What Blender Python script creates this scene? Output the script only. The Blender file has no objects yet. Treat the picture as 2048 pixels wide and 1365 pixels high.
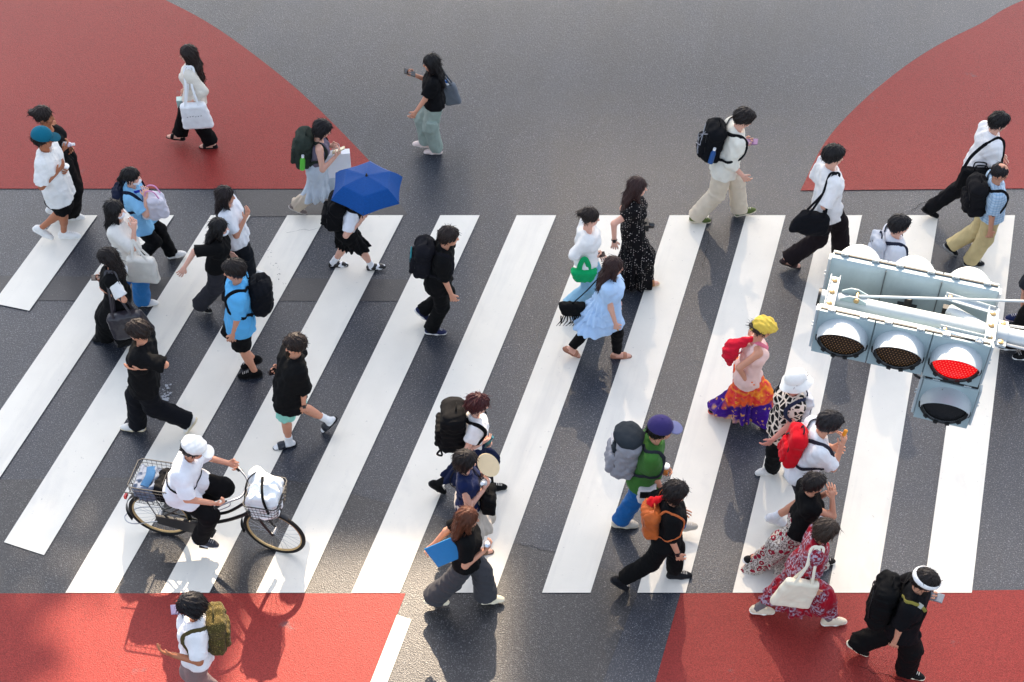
import bpy, bmesh, math, random
import numpy as np
from math import radians, sin, cos, pi

random.seed(7)
rng = np.random.default_rng(7)
SC = bpy.context.scene
COL = SC.collection
A3 = lambda *v: np.array(v, dtype=np.float64)
UP = A3(0, 0, 1)

def nz(v):
    v = np.asarray(v, float)
    n = np.linalg.norm(v)
    return v / n if n > 1e-9 else v

def lerp(a, b, t):
    return a + (b - a) * t

# ------------------------------------------------------------------ materials
def lin(c):
    out = []
    for v in c[:3]:
        v = v / 255.0
        out.append(v / 12.92 if v <= 0.04045 else ((v + 0.055) / 1.055) ** 2.4)
    return tuple(out)

MATS = {}

class NT:
    """small helper round a node tree"""
    def __init__(s, name, rough=0.8, spec=0.3):
        s.m = bpy.data.materials.new(name)
        s.m.use_nodes = True
        s.t = s.m.node_tree
        s.b = s.t.nodes['Principled BSDF']
        s.b.inputs['Roughness'].default_value = rough
        s.b.inputs['Specular IOR Level'].default_value = spec
        s.tc = None
    def n(s, kind, **kw):
        x = s.t.nodes.new(kind)
        for k, v in kw.items():
            if k.startswith('i_'):
                x.inputs[k[2:].replace('_', ' ')].default_value = v
            else:
                setattr(x, k, v)
        return x
    def l(s, a, b):
        s.t.links.new(a, b)
    def co(s, scale=(1, 1, 1), rot=(0, 0, 0), kind='POINT'):
        if s.tc is None:
            s.tc = s.n('ShaderNodeTexCoord')
        mp = s.n('ShaderNodeMapping')
        mp.vector_type = kind
        mp.inputs['Scale'].default_value = scale
        mp.inputs['Rotation'].default_value = rot
        s.l(s.tc.outputs['Object'], mp.inputs['Vector'])
        return mp.outputs['Vector']
    def noise(s, scale, detail=3, rough=0.55, co=None):
        x = s.n('ShaderNodeTexNoise')
        x.inputs['Scale'].default_value = scale
        x.inputs['Detail'].default_value = detail
        x.inputs['Roughness'].default_value = rough
        s.l(co if co is not None else s.co(), x.inputs['Vector'])
        return x.outputs['Fac']
    def vor(s, scale, feature='F1', co=None, out='Distance', rnd=1.0):
        x = s.n('ShaderNodeTexVoronoi', feature=feature)
        x.inputs['Scale'].default_value = scale
        x.inputs['Randomness'].default_value = rnd
        s.l(co if co is not None else s.co(), x.inputs['Vector'])
        return x.outputs[out]
    def ramp(s, fac, stops, interp='LINEAR'):
        x = s.n('ShaderNodeValToRGB')
        x.color_ramp.interpolation = interp
        e = x.color_ramp.elements
        while len(e) < len(stops):
            e.new(0.5)
        for el, (p, c) in zip(e, stops):
            el.position = p
            el.color = tuple(c[:3]) + (1,) if hasattr(c, '__len__') else (c, c, c, 1)
        s.l(fac, x.inputs['Fac'])
        return x.outputs['Color']
    def mix(s, fac, a, b, mode='MIX'):
        x = s.n('ShaderNodeMix', data_type='RGBA', blend_type=mode)
        for sock, v in ((x.inputs['Factor'], fac), (x.inputs['A'], a), (x.inputs['B'], b)):
            pass
        f, A, B = x.inputs[0], x.inputs[6], x.inputs[7]
        for sock, v in ((f, fac), (A, a), (B, b)):
            if isinstance(v, bpy.types.NodeSocket):
                s.l(v, sock)
            elif hasattr(v, '__len__'):
                sock.default_value = tuple(v[:3]) + (1,)
            else:
                sock.default_value = v
        return x.outputs[2]
    def math(s, op, a, b=0.0):
        x = s.n('ShaderNodeMath', operation=op)
        for sock, v in ((x.inputs[0], a), (x.inputs[1], b)):
            if isinstance(v, bpy.types.NodeSocket):
                s.l(v, sock)
            else:
                sock.default_value = v
        return x.outputs[0]
    def col(s, c):
        if isinstance(c, bpy.types.NodeSocket):
            s.l(c, s.b.inputs['Base Color'])
        else:
            s.b.inputs['Base Color'].default_value = tuple(c[:3]) + (1,)
    def bump(s, h, strength=0.3, dist=0.01):
        x = s.n('ShaderNodeBump')
        x.inputs['Strength'].default_value = strength
        x.inputs['Distance'].default_value = dist
        s.l(h, x.inputs['Height'])
        s.l(x.outputs['Normal'], s.b.inputs['Normal'])

def fabric(c, pat=None, rough=0.85, gloss=False):
    key = ('fab', tuple(c), pat, gloss)
    if key in MATS:
        return MATS[key]
    t = NT('fabric', 0.32 if gloss else rough, 0.5 if gloss else 0.14)
    base = lin(c)
    if max(c) < 45 and not gloss:
        base = tuple(v * 0.42 for v in base)
    nzf = t.noise(9, 3)
    dark = tuple(v * 0.80 for v in base)
    lite = tuple(min(1, v * 1.08 + 0.002) for v in base)
    colr = t.mix(nzf, dark, lite)
    if pat == 'dots':
        d = t.vor(38, rnd=0.45)
        colr = t.mix(t.math('LESS_THAN', d, 0.21), colr, (0.52, 0.46, 0.43))
    elif pat == 'plaid':
        a = t.n('ShaderNodeTexWave', wave_type='BANDS', bands_direction='Z')
        a.inputs['Scale'].default_value = 9
        t.l(t.co(), a.inputs['Vector'])
        b = t.n('ShaderNodeTexWave', wave_type='BANDS', bands_direction='X')
        b.inputs['Scale'].default_value = 9
        t.l(t.co(), b.inputs['Vector'])
        m1 = t.math('GREATER_THAN', a.outputs['Fac'], 0.72)
        m2 = t.math('GREATER_THAN', b.outputs['Fac'], 0.78)
        colr = t.mix(t.math('MULTIPLY', m1, 0.55), colr, lin((112, 158, 196)))
        colr = t.mix(t.math('MULTIPLY', m2, 0.45), colr, lin((120, 150, 180)))
    elif pat == 'floral':
        n1 = t.noise(5.5, 2)
        n2 = t.noise(40, 2)
        m = t.ramp(n1, [(0.42, 0.0), (0.50, 1.0)], 'LINEAR')
        grey = t.ramp(n2, [(0.47, lin((124, 18, 40))), (0.58, lin((160, 146, 160)))], 'LINEAR')
        red = t.mix(t.noise(7, 1), lin((176, 10, 30)), lin((112, 10, 34)))
        colr = t.mix(m, red, grey)
    elif pat == 'rings':
        d = t.vor(13, rnd=0.7)
        ring = t.math('LESS_THAN', t.math('ABSOLUTE', t.math('SUBTRACT', d, 0.30)), 0.10)
        fine = t.ramp(t.noise(70, 2), [(0.42, lin((110, 96, 90))), (0.56, lin((206, 198, 188)))])
        colr = t.mix(ring, fine, lin((140, 20, 44)))
    elif pat == 'sun':
        tc = t.co()
        sep = t.n('ShaderNodeSeparateXYZ')
        t.l(tc, sep.inputs['Vector'])
        w = t.math('ADD', sep.outputs['Z'], t.math('MULTIPLY', t.math('SUBTRACT', t.noise(5, 2), 0.5), 0.75))
        colr = t.ramp(w, [(0.02, lin((236, 180, 130))), (0.10, lin((66, 22, 130))), (0.36, lin((52, 16, 120))),
                          (0.42, lin((232, 96, 34))), (0.50, lin((222, 40, 60))), (0.58, lin((240, 140, 40))),
                          (0.66, lin((214, 36, 56))), (0.76, lin((236, 110, 40)))])
        sp = t.noise(16, 2)
        colr = t.mix(t.ramp(sp, [(0.60, 0.0), (0.66, 0.8)]), colr, lin((240, 170, 60)))
    elif pat == 'geo':
        d = t.vor(15, feature='DISTANCE_TO_EDGE', rnd=1.0)
        colr = t.mix(t.math('LESS_THAN', d, 0.11), colr, lin((222, 206, 190)))
    elif pat == 'glit':
        d = t.noise(95, 2)
        colr = t.mix(t.ramp(d, [(0.56, 0.0), (0.66, 0.9)]), lin((70, 60, 30)), lin((142, 124, 70)))
    elif pat == 'leather':
        colr = t.mix(t.noise(14, 4), tuple(v * 0.6 for v in base), tuple(min(1, v * 1.25) for v in base))
        t.b.inputs['Roughness'].default_value = 0.45
    t.col(colr)
    t.b.inputs['Sheen Weight'].default_value = 0.0 if gloss or max(c) < 60 else 0.06
    h = t.math('ADD', t.math('MULTIPLY', t.noise(420, 1), 0.12), t.noise(26, 3))
    t.bump(h, 0.35, 0.012)
    MATS[key] = t.m
    return t.m

SKINS = [(222, 170, 148), (208, 148, 120), (176, 112, 80), (222, 148, 130)]

def skin_mat(i):
    key = ('skin', i)
    if key not in MATS:
        t = NT('skin', 0.5, 0.35)
        b = lin(SKINS[i])
        t.col(t.mix(t.noise(14, 3), tuple(v * 0.86 for v in b), b))
        t.b.inputs['Subsurface Weight'].default_value = 0.06
        t.b.inputs['Subsurface Radius'].default_value = (0.02, 0.008, 0.005)
        MATS[key] = t.m
    return MATS[key]

def hair_mat(c):
    key = ('hair', tuple(c))
    if key not in MATS:
        t = NT('hair', 0.48, 0.22)
        b = lin(c)
        st = t.noise(60, 2, co=t.co((1, 1, 0.12)))
        t.col(t.mix(st, tuple(v * 0.4 for v in b), tuple(v * 1.1 for v in b)))
        t.bump(st, 0.6, 0.01)
        MATS[key] = t.m
    return MATS[key]

def plain(name, c, rough=0.5, spec=0.5, metal=0.0, var=0.12, sc=20, bump=0.0, trans=0.0):
    key = ('plain', name, tuple(c), rough)
    if key not in MATS:
        t = NT(name, rough, spec)
        b = lin(c)
        t.col(t.mix(t.noise(sc, 3), tuple(v * (1 - var) for v in b), tuple(min(1, v * (1 + var * 0.5)) for v in b)))
        t.b.inputs['Metallic'].default_value = metal
        t.b.inputs['Transmission Weight'].default_value = trans
        if bump:
            t.bump(t.noise(sc * 4, 3), bump, 0.005)
        MATS[key] = t.m
    return MATS[key]

# ------------------------------------------------------------------ mesh output
def new_mesh(name, comps, origin, mats, smooth=True):
    """comps: list of (verts Nx3, faces list or Mx4 array, material index)"""
    me = bpy.data.meshes.new(name)
    if all(isinstance(c[1], np.ndarray) for c in comps):
        V = np.concatenate([c[0] for c in comps]).astype(np.float32) - np.asarray(origin, np.float32)
        off = 0
        Fs, Ms = [], []
        for v, f, m in comps:
            Fs.append(f + off)
            Ms.append(np.full(len(f), m, np.int32))
            off += len(v)
        Fq = np.concatenate(Fs).astype(np.int32)
        me.vertices.add(len(V))
        me.vertices.foreach_set('co', V.ravel())
        me.loops.add(Fq.size)
        me.loops.foreach_set('vertex_index', Fq.ravel())
        me.polygons.add(len(Fq))
        me.polygons.foreach_set('loop_start', np.arange(len(Fq), dtype=np.int32) * 4)
        me.polygons.foreach_set('material_index', np.concatenate(Ms))
        me.polygons.foreach_set('use_smooth', np.full(len(Fq), smooth, bool))
        me.update(calc_edges=True)
    else:
        V, Fs, Ms = [], [], []
        for v, f, m in comps:
            o = len(V)
            V += [tuple(np.asarray(p) - origin) for p in v]
            for q in f:
                Fs.append([int(i) + o for i in q])
                Ms.append(m)
        me.from_pydata(V, [], Fs)
        me.polygons.foreach_set('material_index', np.array(Ms, np.int32))
        me.polygons.foreach_set('use_smooth', np.full(len(Fs), smooth, bool))
        me.update()
    for m in mats:
        me.materials.append(m)
    return me

def link(name, me, parent=None, origin=None):
    o = bpy.data.objects.new(name, me)
    COL.objects.link(o)
    if parent is not None:
        o.parent = parent
    elif origin is not None:
        o.location = tuple(float(x) for x in origin)
    return o

def tag(o, label, cat, group=None, kind=None):
    if label:
        o['label'] = label
    if cat:
        o['category'] = cat
    if group:
        o['group'] = group
    if kind:
        o['kind'] = kind
    return o

def empty(name, loc, label, cat, group=None):
    o = bpy.data.objects.new(name, None)
    COL.objects.link(o)
    o.location = tuple(float(x) for x in loc)
    o.empty_display_size = 0.2
    return tag(o, label, cat, group)

# ------------------------------------------------------------------ signed distance modelling
class Sdf:
    def __init__(s):
        s.ops = []
        s.clips = []
    def cone(s, a, b, ra, rb, k=0.02, sq=None, cuts=(), sub=False):
        s.ops.append(('c', np.asarray(a, float), np.asarray(b, float), ra, rb, k, sq, tuple(cuts), sub))
        return s
    def ell(s, c, R, rad, k=0.02, sub=False, cuts=()):
        s.ops.append(('e', np.asarray(c, float), np.asarray(R, float), np.asarray(rad, float), k, sub, tuple(cuts)))
        return s
    def box(s, c, R, half, rnd=0.02, k=0.01, taper=0.0, sub=False, cuts=()):
        s.ops.append(('b', np.asarray(c, float), np.asarray(R, float), np.asarray(half, float), rnd, k, taper, sub, tuple(cuts)))
        return s
    def bound(s, op):
        if op[0] == 'c':
            r = max(op[3], op[4])
            return np.minimum(op[1], op[2]) - r, np.maximum(op[1], op[2]) + r
        if op[0] == 'e':
            e = np.abs(op[2].T) @ op[3]
        else:
            e = np.abs(op[2].T) @ (op[3] * (1 + abs(op[6])))
        return op[1] - e, op[1] + e
    def mesh(s, h, disp=None, amp=0.012, smooth=0):
        pos = [o for o in s.ops if not (o[8] if o[0] == 'c' else o[5] if o[0] == 'e' else o[7])]
        bs = [s.bound(o) for o in pos]
        lo = np.min([b[0] for b in bs], 0) - 3 * h - amp
        hi = np.max([b[1] for b in bs], 0) + 3 * h + amp
        n = np.ceil((hi - lo) / h).astype(int) + 1
        D = np.full(n, 0.3, np.float32)
        ax = [lo[i] + h * np.arange(n[i]) for i in range(3)]
        for op in s.ops:
            b0, b1 = s.bound(op)
            k = op[5] if op[0] == 'c' else op[4] if op[0] == 'e' else op[5]
            mrg = k + 2.5 * h + amp
            i0 = np.maximum(np.floor((b0 - mrg - lo) / h).astype(int), 0)
            i1 = np.minimum(np.ceil((b1 + mrg - lo) / h).astype(int) + 1, n)
            if np.any(i1 <= i0):
                continue
            sl = tuple(slice(i0[i], i1[i]) for i in range(3))
            P = [ax[0][sl[0]][:, None, None], ax[1][sl[1]][None, :, None], ax[2][sl[2]][None, None, :]]
            if op[0] == 'c':
                _, a, b, ra, rb, k, sq, cuts, sub = op
                q = [P[i] - a[i] for i in range(3)]
                ba = b - a
                if sq is not None:
                    nn, f = sq
                    dn = q[0] * nn[0] + q[1] * nn[1] + q[2] * nn[2]
                    g = dn * (1.0 / f - 1.0)
                    q = [q[i] + nn[i] * g for i in range(3)]
                    ba = ba + nn * (ba @ nn) * (1.0 / f - 1.0)
                L2 = max(ba @ ba, 1e-9)
                t = np.clip((q[0] * ba[0] + q[1] * ba[1] + q[2] * ba[2]) / L2, 0, 1)
                d = np.sqrt((q[0] - t * ba[0]) ** 2 + (q[1] - t * ba[1]) ** 2 + (q[2] - t * ba[2]) ** 2) - (ra + (rb - ra) * t)
            elif op[0] == 'e':
                _, c, R, rad, k, sub, cuts = op
                q = [P[i] - c[i] for i in range(3)]
                u = [R[j][0] * q[0] + R[j][1] * q[1] + R[j][2] * q[2] for j in range(3)]
                k0 = np.sqrt(sum((u[j] / rad[j]) ** 2 for j in range(3)))
                k1 = np.sqrt(sum((u[j] / rad[j] ** 2) ** 2 for j in range(3))) + 1e-9
                d = k0 * (k0 - 1) / k1
            else:
                _, c, R, half, rnd, k, taper, sub, cuts = op
                q = [P[i] - c[i] for i in range(3)]
                u = [R[j][0] * q[0] + R[j][1] * q[1] + R[j][2] * q[2] for j in range(3)]
                tf = 1 + taper * (u[2] / half[2])
                g = [np.abs(u[0]) - (half[0] * tf - rnd), np.abs(u[1]) - (half[1] - rnd), np.abs(u[2]) - (half[2] - rnd)]
                d = np.sqrt(sum(np.maximum(x, 0) ** 2 for x in g)) + np.minimum(np.maximum(np.maximum(g[0], g[1]), g[2]), 0) - rnd
            for pt, nn in cuts:
                d = np.maximum(d, (P[0] - pt[0]) * nn[0] + (P[1] - pt[1]) * nn[1] + (P[2] - pt[2]) * nn[2])
            d = d.astype(np.float32)
            cur = D[sl]
            if sub:
                D[sl] = np.maximum(cur, -d)
            elif k > 1e-4:
                hh = np.clip(0.5 + 0.5 * (cur - d) / k, 0, 1)
                D[sl] = cur + (d - cur) * hh - k * hh * (1 - hh)
            else:
                D[sl] = np.minimum(cur, d)
        if disp is not None:
            idx = np.argwhere(np.abs(D) < amp + 2.5 * h)
            P = lo + h * idx
            D[tuple(idx.T)] += disp(P).astype(np.float32)
        for pt, nn in s.clips:
            D = np.maximum(D, ((ax[0] - pt[0]) * nn[0])[:, None, None] + ((ax[1] - pt[1]) * nn[1])[None, :, None] + ((ax[2] - pt[2]) * nn[2])[None, None, :]).astype(np.float32)
        D[0], D[-1], D[:, 0], D[:, -1], D[:, :, 0], D[:, :, -1] = (0.3,) * 6
        s.D, s.lo, s.h = D, lo, h
        v, q = surfnet(D, lo, h)
        return v, q
    def sample(s, p):
        g = (np.asarray(p) - s.lo) / s.h
        i = np.clip(np.floor(g).astype(int), 0, np.array(s.D.shape) - 2)
        f = np.clip(g - i, 0, 1)
        if np.any(g < 0) or np.any(g > np.array(s.D.shape) - 1):
            return 0.3
        c = s.D[i[0]:i[0] + 2, i[1]:i[1] + 2, i[2]:i[2] + 2]
        c = c[0] * (1 - f[0]) + c[1] * f[0]
        c = c[0] * (1 - f[1]) + c[1] * f[1]
        return float(c[0] * (1 - f[2]) + c[1] * f[2])
    def push(s, p, d, off=0.006, maxd=0.3):
        """move p outward along d until it lies off the surface"""
        p = np.asarray(p, float)
        st = 0.0
        while st < maxd and s.sample(p + d * st) < off:
            st += 0.006
        return p + d * st

EDG = [((0, 0, 0), (1, 0, 0)), ((0, 1, 0), (1, 1, 0)), ((0, 0, 1), (1, 0, 1)), ((0, 1, 1), (1, 1, 1)),
       ((0, 0, 0), (0, 1, 0)), ((1, 0, 0), (1, 1, 0)), ((0, 0, 1), (0, 1, 1)), ((1, 0, 1), (1, 1, 1)),
       ((0, 0, 0), (0, 0, 1)), ((1, 0, 0), (1, 0, 1)), ((0, 1, 0), (0, 1, 1)), ((1, 1, 0), (1, 1, 1))]

def surfnet(D, lo, h):
    S = D < 0
    c = np.zeros(tuple(np.array(D.shape) - 1), np.int8)
    for x in (0, 1):
        for y in (0, 1):
            for z in (0, 1):
                c += S[x:D.shape[0] - 1 + x, y:D.shape[1] - 1 + y, z:D.shape[2] - 1 + z]
    act = (c > 0) & (c < 8)
    ijk = np.argwhere(act)
    idx = np.full(c.shape, -1, np.int32)
    idx[act] = np.arange(len(ijk))
    acc = np.zeros((len(ijk), 3))
    num = np.zeros(len(ijk))
    i, j, k = ijk.T
    val = {(x, y, z): D[i + x, j + y, k + z] for x in (0, 1) for y in (0, 1) for z in (0, 1)}
    for a, b in EDG:
        va, vb = val[a], val[b]
        m = (va < 0) != (vb < 0)
        t = va[m] / (va[m] - vb[m])
        acc[m] += np.array(a) + t[:, None] * (np.array(b) - np.array(a))
        num[m] += 1
    V = lo + h * (ijk + acc / num[:, None])
    Q = []
    e = np.argwhere(S[:-1, 1:-1, 1:-1] != S[1:, 1:-1, 1:-1]) + (0, 1, 1)
    a, b, d = e.T
    Q.append((np.stack([idx[a, b - 1, d - 1], idx[a, b, d - 1], idx[a, b, d], idx[a, b - 1, d]], 1), S[a, b, d]))
    e = np.argwhere(S[1:-1, :-1, 1:-1] != S[1:-1, 1:, 1:-1]) + (1, 0, 1)
    a, b, d = e.T
    Q.append((np.stack([idx[a - 1, b, d - 1], idx[a - 1, b, d], idx[a, b, d], idx[a, b, d - 1]], 1), S[a, b, d]))
    e = np.argwhere(S[1:-1, 1:-1, :-1] != S[1:-1, 1:-1, 1:]) + (1, 1, 0)
    a, b, d = e.T
    Q.append((np.stack([idx[a - 1, b - 1, d], idx[a, b - 1, d], idx[a, b, d], idx[a - 1, b, d]], 1), S[a, b, d]))
    out = []
    for q, ins in Q:
        q = q.copy()
        q[~ins] = q[~ins][:, ::-1]
        out.append(q)
    return V, np.concatenate(out)

def wrinkle(seed, amp=0.005, wl=0.09, dirs=None):
    r = np.random.default_rng(seed)
    W = []
    for i in range(5):
        d = r.normal(size=3)
        d[2] *= 0.7
        d /= np.linalg.norm(d)
        w = wl * r.uniform(0.6, 1.6)
        W.append((d * 2 * pi / w, r.uniform(0, 6.28), r.normal(size=3) * 2 * pi / 0.35, r.uniform(0.8, 2.2)))
    d0 = nz(r.normal(size=3) * A3(1, 1, 1.6))
    k0 = d0 * 2 * pi / (wl * 1.1)
    def f(P):
        out = 0
        # a few sharp creases over the soft folds
        w_ = np.sin(P @ (W[0][2]) + 1.3) * 1.6 + np.sin(P @ (W[1][2] * 1.7)) * 0.8
        cr = 1 - np.abs(np.sin(P @ k0 * 0.5 + w_))
        msk = 0.5 + 0.5 * np.sin(P @ (W[2][2] * 1.4) + 2.0)
        out = out - 2.4 * (cr ** 4) * msk
        for kv, ph, kw, aw in W:
            out = out + np.sin(P @ kv + ph + aw * np.sin(P @ kw + ph))
        return amp * out / 2.2
    return f

# ------------------------------------------------------------------ polygon modelling
class MB:
    def __init__(s):
        s.v, s.f, s.m = [], [], []
    def add(s, V, Fc, mi=0):
        o = len(s.v)
        s.v += [tuple(map(float, p)) for p in V]
        for q in Fc:
            s.f.append([i + o for i in q])
            s.m.append(mi)
        return s
    def box(s, c, R, half, mi=0, taper=1.0):
        c = np.asarray(c, float)
        R = np.asarray(R, float)
        V = []
        for z in (-1, 1):
            tp = taper if z > 0 else 1.0
            for y in (-1, 1):
                for x in (-1, 1):
                    V.append(c + R[0] * half[0] * x * tp + R[1] * half[1] * y * tp + R[2] * half[2] * z)
        return s.add(V, [(0, 2, 3, 1), (4, 5, 7, 6), (0, 1, 5, 4), (2, 6, 7, 3), (0, 4, 6, 2), (1, 3, 7, 5)], mi)
    def tube(s, pts, r, n=8, mi=0, closed=False, flat=None, cap=True):
        pts = [np.asarray(p, float) for p in pts]
        N = len(pts)
        rs = r if hasattr(r, '__len__') else [r] * N
        V = []
        ref = None
        for i, p in enumerate(pts):
            if closed:
                t = nz(pts[(i + 1) % N] - pts[i - 1])
            else:
                t = nz(pts[min(i + 1, N - 1)] - pts[max(i - 1, 0)])
            if ref is None:
                ref = UP if abs(t[2]) < 0.9 else A3(1, 0, 0)
            if flat is not None:
                fl = flat[i] if isinstance(flat, list) else flat
                a = nz(np.cross(t, fl[0]))
                b = nz(np.cross(a, t))
                ra, rb = fl[1], fl[2]
            else:
                a = nz(np.cross(t, ref))
                b = nz(np.cross(a, t))
                ref = b
                ra = rb = rs[i]
            for k in range(n):
                an = 2 * pi * k / n
                V.append(p + a * ra * cos(an) + b * rb * sin(an))
        Fc = []
        M = N if closed else N - 1
        for i in range(M):
            i2 = (i + 1) % N
            for k in range(n):
                k2 = (k + 1) % n
                Fc.append((i * n + k, i * n + k2, i2 * n + k2, i2 * n + k))
        if not closed and cap:
            Fc.append(tuple(range(n - 1, -1, -1)))
            Fc.append(tuple((N - 1) * n + k for k in range(n)))
        return s.add(V, Fc, mi)
    def cyl(s, a, b, r, n=16, mi=0, r2=None):
        return s.tube([a, b], [r, r if r2 is None else r2], n, mi)
    def lathe(s, o, ax, prof, n=24, mi=0):
        """prof: list of (height, radius) along ax"""
        o = np.asarray(o, float)
        ax = nz(ax)
        a = nz(np.cross(ax, A3(0.31, 0.7, 0.2)))
        b = np.cross(ax, a)
        V, Fc = [], []
        for hgt, r in prof:
            for k in range(n):
                an = 2 * pi * k / n
                V.append(o + ax * hgt + (a * cos(an) + b * sin(an)) * max(r, 1e-4))
        for i in range(len(prof) - 1):
            for k in range(n):
                k2 = (k + 1) % n
                Fc.append((i * n + k, i * n + k2, (i + 1) * n + k2, (i + 1) * n + k))
        return s.add(V, Fc, mi)
    def torus(s, c, ax, R, r, n=48, m=8, mi=0):
        c = np.asarray(c, float)
        ax = nz(ax)
        a = nz(np.cross(ax, A3(0.31, 0.7, 0.2)))
        b = np.cross(ax, a)
        return s.tube([c + (a * cos(t) + b * sin(t)) * R for t in np.linspace(0, 2 * pi, n, endpoint=False)], r, m, mi, closed=True,
                      flat=[(ax, r, r)] * n)
    def build(s, name, mats, parent=None, origin=(0, 0, 0), smooth=False, bevel=0.0, auto=40):
        origin = np.asarray(origin, float)
        me = bpy.data.meshes.new(name)
        me.from_pydata([tuple(np.asarray(p) - origin) for p in s.v], [], s.f)
        mats = mats if isinstance(mats, (list, tuple)) else [mats]
        me.polygons.foreach_set('material_index', np.array(s.m, np.int32))
        bm = bmesh.new()
        bm.from_mesh(me)
        bmesh.ops.recalc_face_normals(bm, faces=bm.faces)
        if bevel > 0:
            ed = [e for e in bm.edges if len(e.link_faces) == 2 and e.calc_face_angle(0) > radians(35)]
            bmesh.ops.bevel(bm, geom=ed, offset=bevel, segments=2, affect='EDGES', profile=0.6, clamp_overlap=True)
        for f in bm.faces:
            f.smooth = smooth
        if smooth:
            for e in bm.edges:
                if len(e.link_faces) == 2 and e.calc_face_angle(0) > radians(auto):
                    e.smooth = False
        bm.to_mesh(me)
        bm.free()
        for m in mats:
            me.materials.append(m)
        return link(name, me, parent, origin if parent is None else None)

def frame(x, z):
    """orthonormal rows from a main z axis and an approximate x"""
    z = nz(z)
    x = nz(np.asarray(x, float) - z * (np.asarray(x, float) @ z))
    return np.array([x, np.cross(z, x), z])

def spline(pts, n=8):
    P = [np.asarray(p, float) for p in pts]
    P = [2 * P[0] - P[1]] + P + [2 * P[-1] - P[-2]]
    out = []
    for i in range(1, len(P) - 2):
        for t in np.linspace(0, 1, n, endpoint=False):
            a, b, c, d = P[i - 1:i + 3]
            out.append(0.5 * ((2 * b) + (-a + c) * t + (2 * a - 5 * b + 4 * c - d) * t * t + (-a + 3 * b - 3 * c + d) * t ** 3))
    out.append(P[-2])
    return out

# ------------------------------------------------------------------ people
def ik(a, t, l1, l2, pole):
    """two-bone chain from a towards t; returns the middle joint and the reached end"""
    d = t - a
    L = np.linalg.norm(d)
    mx = (l1 + l2) * 0.997
    if L > mx:
        t = a + d * (mx / L)
        L = mx
    mn = abs(l1 - l2) + 0.05
    if L < mn:
        d = d if L > 1e-4 else pole
        t = a + nz(d) * mn
        L = mn
    u = nz(t - a)
    p = nz(pole - u * (pole @ u))
    x = (l1 * l1 - l2 * l2 + L * L) / (2 * L)
    y = math.sqrt(max(l1 * l1 - x * x, 0))
    return a + u * x + p * y, t

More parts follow.
